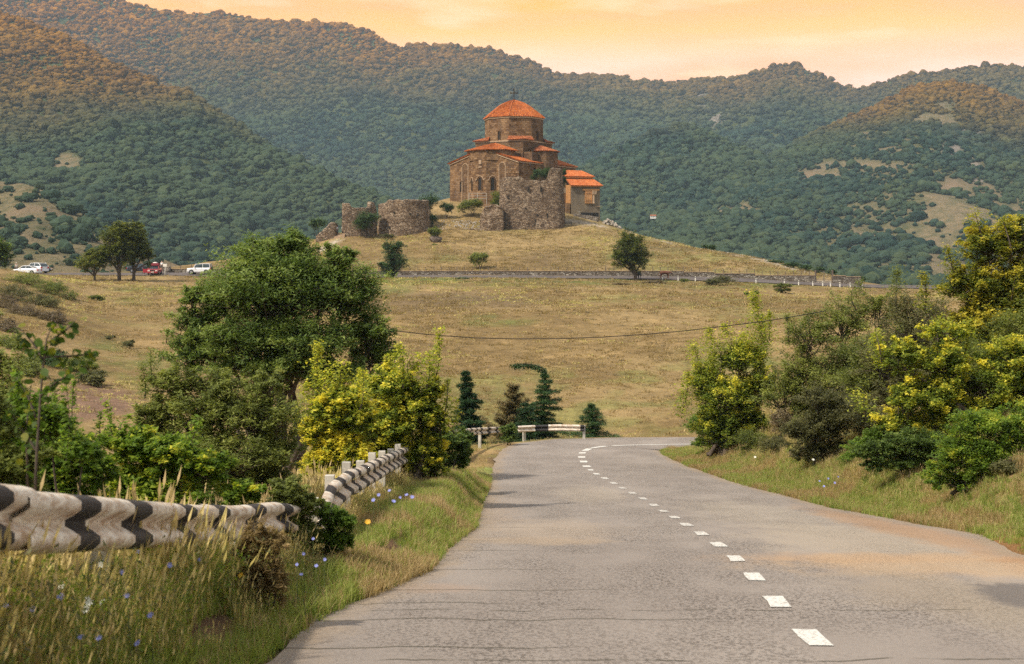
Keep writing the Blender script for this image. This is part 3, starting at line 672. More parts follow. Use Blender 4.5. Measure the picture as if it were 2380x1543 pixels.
tot += mountain('rocky_mountain', 'the half bare rocky mountain on the right', [(1430, 560), (1560, 500), (1640, 455), (1720, 410), (1800, 362), (1850, 335), (1900, 308), (1950, 285), (2000, 262), (2060, 236), (2110, 208), (2170, 196), (2230, 195), (2290, 206), (2320, 222), (2380, 240), (2500, 260), (2700, 250), (3100, 190), (3500, 200)], 720, 620, [(1430, 1300), (2000, 1700), (2400, 1700), (3500, 1900)], 4.4, 1.5, (105, 255, .8), 101, 200, 150, bare=bareC, rock=rockC, amp=32, lo=(.026, .042, .02), hi=(.055, .072, .03))
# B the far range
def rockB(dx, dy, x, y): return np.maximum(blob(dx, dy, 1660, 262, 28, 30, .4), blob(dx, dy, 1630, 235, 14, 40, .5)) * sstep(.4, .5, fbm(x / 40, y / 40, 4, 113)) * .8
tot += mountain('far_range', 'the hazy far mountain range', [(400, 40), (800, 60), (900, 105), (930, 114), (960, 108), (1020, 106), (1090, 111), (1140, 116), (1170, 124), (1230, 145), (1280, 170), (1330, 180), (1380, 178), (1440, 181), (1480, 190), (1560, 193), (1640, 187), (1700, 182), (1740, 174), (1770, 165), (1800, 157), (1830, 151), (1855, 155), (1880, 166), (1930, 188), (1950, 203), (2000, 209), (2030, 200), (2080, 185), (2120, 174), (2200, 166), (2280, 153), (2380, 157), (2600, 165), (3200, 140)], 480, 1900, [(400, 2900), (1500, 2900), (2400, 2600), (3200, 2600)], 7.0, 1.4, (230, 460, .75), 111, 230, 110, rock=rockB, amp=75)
print('mountain trees', tot)

# haze
def build_haze():
    m = NT('valley_air'); v = m.n('ShaderNodeVolumePrincipled'); v.inputs['Color'].default_value = (.58, .80, 1.0, 1)
    v.inputs['Density'].default_value = HAZE; v.inputs['Anisotropy'].default_value = .1
    m.t.links.new(v.outputs[0], m.out.inputs['Volume'])
    b = MB(); b.box((0, 1750, 490), (7400, 3900, 1160)); o = b.build('haze', m.m); tag(o, 'thin blue air filling the valley', kind='stuff')
HAZE = .85e-4
build_haze()
# ------------------------------------------------------------------ masonry
def ashlar_mat(name, a, b, c_, bw=.85, bh=.42, mortar=.03, dark=(.07, .055, .045), off=0.0):
    m = NT(name); uv = m.uv(); p = m.pos()
    br = m.n('ShaderNodeTexBrick'); m.set(br.inputs['Vector'], m.mapping(uv, loc=(off, off * .7, 0))); br.inputs['Scale'].default_value = 1.0
    br.inputs['Brick Width'].default_value = bw; br.inputs['Row Height'].default_value = bh; br.inputs['Mortar Size'].default_value = mortar; br.inputs['Mortar Smooth'].default_value = .4; br.inputs['Bias'].default_value = 0
    m.set(br.inputs['Color1'], (0, 0, 0)); m.set(br.inputs['Color2'], (1, 1, 1)); m.set(br.inputs['Mortar'], (.5, .5, .5))
    col = m.ramp(br.outputs['Color'], ((0, a), (.5, b), (1, c_)))
    st = m.noise(m.mapping(p, (1, 1, .35)), .45, 6, .65); col = m.mix(m.rng(st, .48, .68, 0, .6), col, dark)
    col = m.mix(m.rng(m.noise(p, 1.3, 6, .7), .35, .7, 0, .45), col, tuple(x * .6 for x in b))
    pale_var = m.noise(m.mapping(p, (1, 1, .6)), .22, 4, .5); col = m.mix(m.rng(pale_var, .5, .7, 0, .4), col, tuple(min(1, x * 1.35) for x in c_))  # paler stone patches at random
    mo = br.outputs['Fac']; col = m.mix(m.math('MULTIPLY', mo, .55), col, tuple(x * .5 for x in a))
    h = m.math('SUBTRACT', m.noise(p, 5, 5, .7), m.math('MULTIPLY', mo, .8))
    return m.done(m.bsdf(col, .92, normal=m.bump(h, .6, .06), spec=.1))
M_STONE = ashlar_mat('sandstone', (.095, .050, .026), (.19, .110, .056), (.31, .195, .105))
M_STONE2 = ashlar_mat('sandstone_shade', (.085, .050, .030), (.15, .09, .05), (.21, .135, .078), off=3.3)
M_TRIM = simple('carved_stone', (.36, .25, .155), .85, var=.25, scale=2)
M_DARK = simple('dark_opening', (.012, .010, .009), .9)  # near-black stands in for shade inside slits and windows; also cable and reflectors
def rubble_mat(name, cols, scale=3.2, top=(.42, .36, .29), flat=(1, 1, 1.7), dark=(.035, .027, .022)):
    m = NT(name); p = m.pos()
    q = m.mapping(p, flat); q2 = m.n('ShaderNodeVectorMath', operation='ADD'); m.set(q2.inputs[0], q)
    nc = m.n('ShaderNodeTexNoise'); nc.inputs['Scale'].default_value = 1.2; m.set(nc.inputs['Vector'], p); sc = m.n('ShaderNodeVectorMath', operation='SCALE'); m.set(sc.inputs[0], nc.outputs['Color']); sc.inputs['Scale'].default_value = .35; m.set(q2.inputs[1], sc.outputs[0])
    v = m.voro(q2.outputs[0], scale, 'F1', 'Color'); ed = m.voro(q2.outputs[0], scale, 'DISTANCE_TO_EDGE')
    sx = m.n('ShaderNodeSeparateColor'); m.set(sx.inputs[0], v)
    col = m.ramp(sx.outputs[0], tuple((i / (len(cols) - 1), c_) for i, c_ in enumerate(cols)))
    col = m.mix(m.rng(m.noise(p, .5, 5, .6), .42, .62, 0, .55), col, tuple(x * .75 for x in cols[0]))
    col = m.mix(m.rng(m.noise(m.mapping(p, (1, 1, 2)), 2.6, 5, .75), .54, .66, 0, .8), col, dark)
    gap = m.rng(ed, .02, .08, 1, 0); col = m.mix(m.math('MULTIPLY', gap, .6), col, dark)
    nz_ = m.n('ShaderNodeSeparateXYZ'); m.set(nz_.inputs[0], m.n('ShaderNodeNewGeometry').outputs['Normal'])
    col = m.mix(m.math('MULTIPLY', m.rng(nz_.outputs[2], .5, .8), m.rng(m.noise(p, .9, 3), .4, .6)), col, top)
    h = m.math('ADD', m.math('MULTIPLY', gap, -1), m.math('MULTIPLY', sx.outputs[1], .5))
    return m.done(m.bsdf(col, .95, normal=m.bump(h, .9, .10), spec=.08))
M_RUB = rubble_mat('rubble_masonry', ((.10, .068, .048), (.21, .148, .10), (.30, .215, .145), (.40, .315, .225)), 2.6)
M_RUB2 = rubble_mat('round_rubble', ((.11, .07, .045), (.26, .18, .115), (.36, .26, .175), (.48, .38, .27)), 3.0)
M_DRY = rubble_mat('dry_stone', ((.13, .105, .085), (.20, .165, .13), (.30, .26, .215), (.45, .41, .35)), 2.3, flat=(1, 1, 2.2))

def tile_mat(name, a, b, c_):
    m = NT(name); p = m.obj(); v = m.voro(m.mapping(p, (1, 1, 1)), 3.2, 'F1', 'Color'); s = m.n('ShaderNodeSeparateColor'); m.set(s.inputs[0], v)
    col = m.ramp(s.outputs[0], ((0, a), (.5, b), (1, c_)))
    col = m.mix(m.rng(m.noise(p, .7, 5, .7), .5, .72, 0, .6), col, (.12, .05, .025))
    sz = m.n('ShaderNodeSeparateXYZ'); m.set(sz.inputs[0], p); row = m.math('FRACT', m.math('MULTIPLY', sz.outputs[2], 4.2)); col = m.mix(m.rng(row, 0, .25, .4, 0), col, (.10, .035, .015))
    return m.done(m.bsdf(col, .8, spec=.2))
M_TILE = tile_mat('clay_tile', (.24, .055, .012), (.36, .090, .018), (.46, .150, .040))
M_TILE2 = tile_mat('new_clay_tile', (.36, .088, .024), (.44, .12, .034), (.52, .18, .06))
M_TILE3 = tile_mat('weathered_tile', (.19, .055, .02), (.30, .085, .028), (.40, .16, .07))

def corrug(mb, a0, a1, b0, b1, pitch=.28, depth=.05, m=0, rows=6):
    """roof sheet of half-round tile courses: lower edge a0-a1, upper edge b0-b1"""
    a0, a1, b0, b1 = map(np.array, (a0, a1, b0, b1)); w_ = max(np.linalg.norm(a1 - a0), np.linalg.norm(b1 - b0)); n = max(2, int(w_ / pitch)) * 4
    nr = np.cross(a1 - a0, (b0 + b1) / 2 - (a0 + a1) / 2); nr = nr / (np.linalg.norm(nr) + 1e-9); nr = nr if nr[2] > 0 else -nr
    b = len(mb.v)
    for j in range(rows + 1):
        t = j / rows; l, r_ = a0 + (b0 - a0) * t, a1 + (b1 - a1) * t
        ww = np.linalg.norm(r_ - l) / max(w_, 1e-6); dd = depth * min(1, ww * 2.0)
        for i in range(n + 1):
            s = i / n; q = l + (r_ - l) * s + nr * (dd * (1 + math.cos(2 * math.pi * i / 4)) * .5 + .02 + random.uniform(-.008, .008)); mb.v.append(tuple(q))
    for j in range(rows):
        for i in range(n):
            o = b + j * (n + 1) + i; mb.f.append((o, o + 1, o + n + 2, o + n + 1)); mb.m.append(m)
    # closing underside slab
    e = nr * -.10; mb.add([a0, a1, b1, b0, a0 + e, a1 + e, b1 + e, b0 + e], [(7, 6, 5, 4), (0, 4, 5, 1), (1, 5, 6, 2), (2, 6, 7, 3), (3, 7, 4, 0)], m)

def arch_pts(w_, h, n=8):
    r = w_ / 2; pts = [(-r, 0), (r, 0)]
    pts += [(r * math.cos(t), h - r + r * math.sin(t)) for t in np.linspace(0, math.pi, n)]
    return pts
def slit_window(parent, x, y, z, w_, h, ang, hood=True, name='window'):
    """dark arched slit with a stone surround on a wall whose outward normal points at ang"""
    nx_, ny_ = math.cos(ang), math.sin(ang); tx, ty = -ny_, nx_
    def q(a, b, d): return (x + tx * a + nx_ * d, y + ty * a + ny_ * d, z + b)
    pts = arch_pts(w_, h); mb = MB(); vs = [q(a, b, .04) for a, b in pts]; mb.add(vs, [tuple(range(len(vs)))])
    o = mb.build(name, M_DARK, parent)
    out = arch_pts(w_ + .34, h + .16); fr = MB(); n = len(pts)
    A = [q(a, b, .15) for a, b in pts]; B = [q(a, b - .02 if i > 1 else b, .15) for i, (a, b) in enumerate(out)]; A2 = [q(a, b, .0) for a, b in pts]; B2 = [q(a, b, 0) for a, b in out]
    f = []
    for i in range(1, n):
        j = (i + 1) % n
        f += [(i, j, n + j, n + i), (i, 2 * n + i, 2 * n + j, j), (n + i, n + j, 3 * n + j, 3 * n + i)]
    fr.add(A + B + A2 + B2, f); fr.build('frame', M_STONE, o)
    if hood:
        hb = MB(); r = w_ / 2 + .42; ps = [q(-r - .35, h - r * .75, .18)] + [q(r * math.cos(t), h - w_ / 2 + r * math.sin(t), .18) for t in np.linspace(math.pi, 0, 9)] + [q(r + .35, h - r * .75, .18)]
        hb.tube(ps, .085, 5); hb.build('hood_mould', M_TRIM, o)
    return o

def build_church():
    zb = 12.5; ch = empty('church', (.45, 330, zb), 'domed brown stone church with orange tiled roofs crowning the hill', 'church', rz=R(-32))
    hx, hy, ze, zr_ = 9.2, 12.8, 9.05, 12.1
    # body walls with gable ends
    b = MB(); g = [(-hx, -5), (hx, -5), (hx, ze), (0, zr_), (-hx, ze)]
    V = [(x, -hy, z) for x, z in g] + [(x, hy, z) for x, z in g]
    b.add(V, [(0, 1, 2, 3, 4), (9, 8, 7, 6, 5), (1, 6, 7, 2), (0, 4, 9, 5), (2, 7, 8, 3), (3, 8, 9, 4)])
    b.build('wall', M_STONE, ch, uv=True)
    sl = (zr_ - ze) / hx; ov = .45
    for s in (1, -1):
        r_ = MB(); lo = ze - sl * ov + .12
        corrug(r_, (s * (hx + ov), -hy - .35, lo), (s * (hx + ov), hy + .35, lo), (0, -hy - .35, zr_ + .12), (0, hy + .35, zr_ + .12), .42, .10, rows=8); r_.build('roof', M_TILE, ch)
        cb = MB(); cb.box((s * (hx + .12), 0, ze - .22), (.3, 2 * hy, .3)); cb.build('cornice', M_TRIM, ch)
        rk = MB(); rk.tube([(s * (hx + .1), -hy - .12, ze - .35), (0, -hy - .12, zr_ - .3)], .13, 5); rk.build('cornice', M_TRIM, ch)
    # east apse: narrow faceted foot and broader upper storey
    lowp = [(-3.85, -12.5), (-1.56, -14.2), (1.56, -14.2), (3.85, -12.5)]
    upp = [(5.3, -12.3), (5.5, -7.5), (-5.5, -7.5), (-5.3, -12.3), (-1.75, -14.32), (1.75, -14.32)]
    a = MB(); a.prism([(-3.85, -9)] + lowp + [(3.85, -9)], -5, 10.15, top=False); a.build('apse', M_STONE, ch, uv=True)
    a = MB(); a.prism([(-5.0, -12.2), (-1.65, -14.25), (1.65, -14.25), (5.0, -12.2), (5.1, -7.5), (-5.1, -7.5)], 9.4, 11.75); a.build('apse_wall', M_STONE, ch, uv=True)
    rf = MB(); E = [(-5.6, -7.0), (-5.5, -12.5), (-1.9, -14.75), (1.9, -14.75), (5.5, -12.5), (5.6, -7.0)]; ap = (0, -8.2, 13.75)
    for p, q in zip(E[:-1], E[1:]): corrug(rf, (*p, 11.75), (*q, 11.75), ap, ap, .42, .10, rows=6)
    rf.add([(*E[0], 11.75), (*E[-1], 11.75), ap], [(0, 1, 2)]); rf.build('roof', M_TILE, ch)
    # side apses
    for s in (1, -1):
        cx = 8.0 * s; rr = 3.35; pl = [(cx + s * rr * math.cos(t), rr * math.sin(t)) for t in np.linspace(-math.pi / 2 - .5, math.pi / 2 + .5, 8)]
        if s < 0: pl = pl[::-1]
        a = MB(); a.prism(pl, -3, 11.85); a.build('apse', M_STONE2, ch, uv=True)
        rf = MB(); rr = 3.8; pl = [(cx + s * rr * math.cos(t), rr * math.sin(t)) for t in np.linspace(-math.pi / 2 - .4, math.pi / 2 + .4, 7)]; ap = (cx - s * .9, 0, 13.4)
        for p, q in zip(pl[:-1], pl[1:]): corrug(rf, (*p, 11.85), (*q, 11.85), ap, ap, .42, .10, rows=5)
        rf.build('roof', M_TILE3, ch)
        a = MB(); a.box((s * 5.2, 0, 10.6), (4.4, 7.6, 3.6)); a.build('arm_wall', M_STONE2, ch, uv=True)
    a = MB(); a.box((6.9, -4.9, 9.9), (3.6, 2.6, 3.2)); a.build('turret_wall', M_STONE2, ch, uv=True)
    # square stage and its corner roofs
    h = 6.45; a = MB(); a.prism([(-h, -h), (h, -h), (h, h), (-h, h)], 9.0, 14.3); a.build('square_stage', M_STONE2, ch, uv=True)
    st = MB(); st.prism([(-h - .14, -h - .14), (h + .14, -h - .14), (h + .14, h + .14), (-h - .14, h + .14)], 14.05, 14.33); st.build('string_course', M_TRIM, ch)
    for sx in (1, -1):
        for sy in (1, -1):
            rf = MB(); A = (6.3 * sx, 2.6 * sy, 15.35); B = (2.6 * sx, 6.3 * sy, 15.35); A1 = (6.95 * sx, 2.5 * sy, 14.42); B1 = (2.5 * sx, 6.95 * sy, 14.42); Cc = (6.95 * sx, 6.95 * sy, 14.42)
            corrug(rf, A1, Cc, A, ((A[0] + B[0]) / 2, (A[1] + B[1]) / 2, 15.35), .42, .1, rows=3); corrug(rf, Cc, B1, ((A[0] + B[0]) / 2, (A[1] + B[1]) / 2, 15.35), B, .42, .1, rows=3); rf.build('roof', M_TILE3, ch)
    # drum and dome
    Rc = 6.85; oc = [(Rc * math.cos(R(22.5 + 45 * k)), Rc * math.sin(R(22.5 + 45 * k))) for k in range(8)]
    d = MB(); d.prism(oc, 14.0, 19.6); d.build('drum', M_STONE, ch, uv=True)
    Rk = 7.02; oc2 = [(Rk * math.cos(R(22.5 + 45 * k)), Rk * math.sin(R(22.5 + 45 * k))) for k in range(8)]
    d = MB(); d.prism(oc2, 19.45, 19.8); d.build('cornice', M_TRIM, ch)
    prof = [(1.0, 0), (.88, .17), (.76, .33), (.64, .49), (.50, .67), (.36, .81), (.20, .92), (.05, .985), (.0, 1.0)]
    dome = MB(); Re, z0, hh = 7.25, 19.78, 4.3
    for k in range(8):
        a0, a1 = R(22.5 + 45 * k), R(67.5 + 45 * k); nn = 13 * 4; base = len(dome.v)
        for (r, z) in prof:
            p0 = np.array((Re * r * math.cos(a0), Re * r * math.sin(a0))); p1 = np.array((Re * r * math.cos(a1), Re * r * math.sin(a1))); am = (a0 + a1) / 2
            for i in range(nn + 1):
                s = i / nn; q = p0 + (p1 - p0) * s; dd = .13 * min(1, r * 1.6 + .15) * (.5 + .5 * math.cos(2 * math.pi * i / 4)); q = q + np.array((math.cos(am), math.sin(am))) * dd * .5
                dome.v.append((q[0], q[1], z0 + hh * z + dd * .8))
        for j in range(len(prof) - 1):
            for i in range(nn): o = base + j * (nn + 1) + i; dome.f.append((o, o + 1, o + nn + 2, o + nn + 1)); dome.m.append(0)
    dome.build('dome_roof', M_TILE, ch)
    for k in range(8):
        a0 = R(22.5 + 45 * k); hp = MB(); hp.tube([((Re + .05) * r * math.cos(a0), (Re + .05) * r * math.sin(a0), z0 + hh * z + .1) for r, z in prof], .11, 5); hp.build('ridge_tile', M_TILE2, ch)
    iron = simple('dark_bronze', (.022, .014, .008), .7, 0)
    cr_ = MB(); zt = z0 + hh; cr_.tube([(0, 0, zt - .1), (0, 0, zt + .25), (0, 0, zt + .5), (0, 0, zt + .55)], [.25, .28, .2, .08], 8)
    cr_.tube([(0, 0, zt + .4), (0, 0, zt + 2.65)], .11, 6); zz = zt + 1.75
    a_ = R(32); ux, uy = math.cos(a_), math.sin(a_)
    cr_.tube([(-.75 * ux, -.75 * uy, zz), (.75 * ux, .75 * uy, zz)], .10, 6)
    for q in ((-.75 * ux, -.75 * uy, zz), (.75 * ux, .75 * uy, zz), (0, 0, zt + 2.65)):
        cr_.tube([(q[0], q[1], q[2] - .15), (q[0], q[1], q[2]), (q[0], q[1], q[2] + .15)], [.07, .20, .07], 6)
    cr_.build('cross', iron, ch)
    # windows
    ap_ = Rc * math.cos(R(22.5))
    for k, an in enumerate((R(-90), R(0), R(90), R(180))):
        slit_window(ch, ap_ * math.cos(an), ap_ * math.sin(an), 14.55, .5, 1.95, an, hood=False)
    slit_window(ch, -.05, -14.2, 2.7, .78, 2.8, R(-90)); t = math.atan2(1.7, 2.29)
    an = math.atan2(-2.29, 1.7); slit_window(ch, 2.72, -13.34, 2.7, .78, 2.75, an); an2 = math.atan2(-2.29, -1.7); slit_window(ch, -2.72, -13.34, 2.7, .7, 2.6, an2)
    slit_window(ch, -6.0, -12.8, 2.6, .6, 2.3, R(-90), hood=False); slit_window(ch, 6.3, -12.8, 2.6, .7, 2.2, R(-90))
    slit_window(ch, 9.2, -6.1, 6.6, 1.0, 1.3, 0, hood=False)
    # shallow blind arches either side of the apse, relief over the window
    for x in (-5.0, 4.95):
        m_ = MB(); r = .85; m_.tube([(x - r, -12.85, 0)] + [(x + r * math.cos(t), -12.85, 8.0 + r * math.sin(t)) for t in np.linspace(math.pi, 0, 9)] + [(x + r, -12.85, 0)], .12, 5)
        o = m_.build('blind_arch', M_TRIM, ch)
        n_ = MB(); ps = [(x - r + .1, -12.83, -1), (x + r - .1, -12.83, -1)] + [(x + (r - .1) * math.cos(t), -12.83, 8.0 + (r - .1) * math.sin(t)) for t in np.linspace(0, math.pi, 9)]; n_.add(ps, [tuple(range(len(ps)))]); n_.build('niche', M_STONE2, o, uv=True)  # flat panel; its darker stone paints the shade of a recess
    for i in range(11):
        x = 5.9 + (i % 4) * .8 + (i // 4 % 2) * .35; z = 5.9 + (i // 4) * .72
        if x > 8.9: continue
        p_ = MB(); p_.box((x, -12.82, z), (.66, .16, .52), taper=.92); p_.build('facing_block', M_STONE, ch, uv=True)
    rl = MB(); rl.box((0, -14.26, 9.0), (.7, .2, .9)); rl.build('relief_panel', M_TRIM, ch); rl = MB(); rl.box((0, -14.26, 7.9), (.9, .16, .25)); rl.build('relief_ledge', M_TRIM, ch)
    bl = MB(); bl.box((-1.05, -14.3, 5.15), (.5, .16, .14)); bl.build('string_course', M_TRIM, ch); bl = MB(); bl.box((1.1, -14.3, 5.15), (.6, .16, .14)); bl.build('string_course', M_TRIM, ch)
    bt = MB(); bt.box((-9.6, -6, 1.0), (1.0, 2.5, 3.6)); bt.build('buttress', M_STONE2, ch, uv=True)
    return ch
build_church()

def build_annex():
    an = empty('chapel_annex', (13.3, 318, 9.0), 'small grey stone annex with bright orange tiled roofs right of the tower', 'annex', rz=R(15))
    plaster = NT('weathered_render'); p = plaster.pos(); cc = plaster.mix(plaster.rng(plaster.noise(plaster.mapping(p, (1, 1, .6)), .5, 6, .65), .4, .62), (.185, .145, .095), (.115, .09, .065)); cc = plaster.mix(plaster.rng(plaster.noise(p, 2.2, 5, .7), .5, .7, 0, .5), cc, (.25, .195, .13))
    plaster = plaster.done(plaster.bsdf(cc, .93, normal=plaster.bump(plaster.noise(p, 4, 5, .7), .4, .04)))
    wood = NT('new_timber'); o_ = wood.obj(); s_ = wood.n('ShaderNodeSeparateXYZ'); wood.set(s_.inputs[0], o_); gr = wood.noise(wood.mapping(o_, (6, 6, .8)), 3, 4); cw_ = wood.mix(gr, (.42, .20, .07), (.55, .29, .115)); wood = wood.done(wood.bsdf(cw_, .75))
    W, D, H = 6.7, 8.5, 7.1
    b = MB(); b.prism([(0, 0), (W, 0), (W, D), (0, D)], -4, H); b.build('wall', plaster, an, uv=True)
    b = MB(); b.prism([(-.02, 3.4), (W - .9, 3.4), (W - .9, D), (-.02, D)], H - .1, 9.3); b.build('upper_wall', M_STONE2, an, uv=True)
    b = MB(); b.box((W / 2, -.18, H + .05), (W + .5, .5, .28)); b.build('eave_beam', wood, an)
    r_ = MB(); corrug(r_, (-.35, -.7, H + .15), (W + .55, -.7, H + .15), (-.5, 3.45, H + 1.95), (W - .6, 3.45, H + 1.95), .34, .08, rows=7)
    corrug(r_, (W + .55, -.7, H + .15), (W + .55, D, H + .15), (W - .6, 3.45, H + 1.95), (W - .6, D, H + 1.95), .34, .08, rows=7); r_.build('roof', M_TILE2, an)
    b = MB(); b.box((W / 2 - .6, 3.1, 9.25), (W - .2, .4, .3)); b.build('eave_beam', wood, an)
    r_ = MB(); corrug(r_, (-1.4, 2.7, 9.45), (W - .3, 2.7, 9.45), (-1.4, 6.6, 11.05), (W - 2.4, 6.2, 11.0), .34, .08, rows=7); corrug(r_, (W - .3, 2.7, 9.45), (W - .3, D + .4, 9.45), (W - 2.4, 6.2, 11.0), (W - 2.4, 6.7, 11.0), .34, .08, rows=7)
    corrug(r_, (W - .3, D + .5, 9.45), (-1.4, D + .5, 9.45), (W - 2.4, 6.2, 11.0), (-1.4, 6.6, 11.05), .34, .08, rows=5); r_.build('roof', M_TILE2, an)
    # timber left side, stone below
    for i in range(12):
        q = MB(); q.box((-.08, 2.2, 3.35 + i * .36), (.1, 3.4, .33)); q.build('plank', wood, an)
    q = MB(); q.box((-1.2, 5.6, 1.0), (2.6, 3.2, 9.5)); q.build('stone_pier', M_STONE2, an, uv=True)
    q = MB(); q.box((-.7, .55, .4), (.9, .9, 5.8)); q.build('stone_pier', M_STONE2, an, uv=True)
    # shuttered window with beam and column
    q = MB(); q.box((4.55, -.06, 6.35), (3.9, .35, .34)); q.build('lintel_beam', wood, an)
    q = MB(); q.box((4.0, -.10, 5.9), (1.7, .12, .55)); wd = q.build('boarded_panel', wood, an)
    wn_ = link('window', None, None); 
    bpy.data.objects.remove(wn_)
    fr = MB(); 
    for z in (3.35, 5.62): fr.box((3.95, -.16, z), (1.62, .2, .1))
    for x in (3.18, 4.72): fr.box((x, -.16, 4.5), (.1, .2, 2.2))
    sh = fr.build('window', wood, an)
    for x in (3.58, 4.32):
        q = MB(); q.box((x, -.13, 4.75), (.70, .08, 1.55)); l_ = q.build('shutter', wood, sh)
        for k in range(3): pass
    for z in (4.35, 5.3):
        q = MB(); q.box((3.95, -.19, z), (1.4, .05, .09)); q.build('batten', wood, sh)
    for z in (3.55, 3.8): 
        q = MB(); q.box((3.95, -.17, z), (1.4, .06, .13)); q.build('rail', wood, sh)
    q = MB(); q.tube([(5.15, -.25, 3.3), (5.15, -.25, 3.45), (5.15, -.25, 5.1), (5.15, -.25, 5.3)], [.34, .25, .24, .36], 10); q.box((5.25, -.2, 5.75), (.9, .5, .85), taper=1.3); q.build('column', M_TRIM, an)
    q = MB(); q.box((6.1, -.06, 2.6), (1.2, .2, .14)); q.build('ledge', M_TRIM, an)
    # low dark opening with an iron rail
    q = MB(); q.box((4.2, -.03, .45), (4.2, .12, 1.55)); q.build('opening', M_DARK, an)
    iron = simple('rail_iron', (.03, .03, .03), .6)
    q = MB(); q.tube([(2.0, -.5, 1.25), (6.2, -.5, 1.05)], .04, 5)
    for x in np.linspace(2.0, 6.2, 9): q.tube([(x, -.5, -.6), (x, -.5, 1.2)], .025, 4)
    q.build('railing', iron, an)
build_annex()

# ------------------------------------------------------------------ ruined walls
def ruin_wall(name, label, path, thick=1.2, batter=.0, mat=None, rough=.12, step=.35, cat='ruined wall', seed=1, parts=None, toprough=.35, sink=1.2):
    path = np.array(path, float); d = np.r_[0, np.cumsum(np.hypot(*np.diff(path[:, :2], axis=0).T))]
    n = max(4, int(d[-1] / step)); t = np.linspace(0, d[-1], n); Q = np.stack([np.interp(t, d, path[:, i]) for i in range(4)], 1)
    tg = np.gradient(Q[:, :2], axis=0); tg /= np.maximum(np.hypot(*tg.T)[:, None], 1e-6)
    for _ in range(2): tg[1:-1] = (tg[:-2] + tg[1:-1] * 2 + tg[2:]) / 4
    tg /= np.hypot(*tg.T)[:, None]; nr = np.stack([tg[:, 1], -tg[:, 0]], 1)
    top = Q[:, 3] + (fbm(t * 1.1, t * 0 + seed, 3, seed) - .5) * 2 * toprough; zb = Q[:, 2] - sink
    nz_ = max(4, int((top - zb).max() / step)); V = []
    for side in (1, -1):
        for j in range(nz_ + 1):
            f = j / nz_; z = zb + (top - zb) * f
            o = side * (thick / 2 + batter * (1 - f)) + side * ((fbm(t * .9 + side * 7, z * .9, 3, seed + 2) - .5) * 2 * rough + (vnoise(t * 3.3, z * 4.1 + side * 5, seed + 3) - .5) * rough)
            V.append(np.stack([Q[:, 0] + nr[:, 0] * o, Q[:, 1] + nr[:, 1] * o, z + 0 * t], 1))
    V = np.array(V); R_ = nz_ + 1; V = V.reshape(2 * R_, n, 3); F = []
    idx = lambda s, j, i: (s * R_ + j) * n + i
    for j in range(nz_):
        for i in range(n - 1):
            F.append((idx(0, j, i), idx(0, j, i + 1), idx(0, j + 1, i + 1), idx(0, j + 1, i))); F.append((idx(1, j, i + 1), idx(1, j, i), idx(1, j + 1, i), idx(1, j + 1, i + 1)))
        F.append((idx(1, j, 0), idx(0, j, 0), idx(0, j + 1, 0), idx(1, j + 1, 0))); F.append((idx(0, j, n - 1), idx(1, j, n - 1), idx(1, j + 1, n - 1), idx(0, j + 1, n - 1)))
    for i in range(n - 1): F.append((idx(0, nz_, i), idx(0, nz_, i + 1), idx(1, nz_, i + 1), idx(1, nz_, i)))
    me = mesh_np(name, V.reshape(-1, 3), F, [mat or M_RUB])
    if parts is None: o = link(name, me); return tag(o, label, cat)
    c0 = Q[:, :3].mean(0); e = empty(name, (0, 0, 0), label, cat); link('masonry', me, e); parts(e); return e
def S(dx, Y): return (dx - 1190) * K * Y
def ZZ(dy, Y): return (HZ - dy) * K * Y
def tower_parts(e):
    for dx, dy, w_, h in ((1228, 440, .28, .95), (1257, 440, .28, 1.05), (1180, 458, .3, .4), (1222, 484, .25, .3), (1249, 500, .35, .35), (1272, 501, .22, .9)):
        m_ = MB(); m_.box((S(dx, 299.6), 299.55 + .0, ZZ(dy, 299.6)), (w_, .5, h)); m_.build('slit', M_DARK, e)
    m_ = MB(); m_.box((S(1228, 299.5), 299.35, 6.9), (2.6, .5, 3.4)); m_.build('buttress', M_RUB, e)
TX0, TX1 = -1.75, 10.0
ruin_wall('ruined_tower', 'tall broken rubble tower wall standing in front of the church', [(TX0 + .6, 308, 9, 13.5), (TX0, 301.6, 6.1, 16.9), (TX0 + .9, 300.5, 5.9, 17.15), (2.1, 300.5, 5.9, 17.2), (2.9, 300.5, 5.9, 16.5), (7.2, 300.5, 5.9, 16.35), (7.9, 300.5, 5.9, 18.7), (8.6, 300.5, 5.9, 19.0), (9.6, 300.6, 5.9, 18.9), (TX1, 301.6, 6.0, 18.5), (TX1 - .2, 308, 8, 15)], 1.5, .55, M_RUB, .07, .32, 'tower', 3, tower_parts, .22)
Yr = 295; cxr = S(932, Yr)
arc = [(cxr + 4.9 * math.cos(t), Yr + 4.4 + 4.6 * math.sin(t), 4.6 if math.sin(t) < 0 else 6.5, ZZ(463, 292) - (.7 if math.cos(t) < -.6 else 0) - (.8 if math.sin(t) > .3 else 0)) for t in np.linspace(math.pi + .5, 2 * math.pi + .9, 26)]
def round_parts(e):
    for dx, dy in ((905, 528), (916, 494), (953, 497), (971, 500)):
        m_ = MB(); m_.box((S(dx, 294.2), 294.1 + abs(dx - 932) * .008, ZZ(dy, 294)), (.3, .5, .4)); m_.build('hole', M_DARK, e)
ruin_wall('round_tower_ruin', 'squat round rubble tower left of the church', arc, 1.3, .35, M_RUB2, .14, .32, 'tower', 5, round_parts, .25)
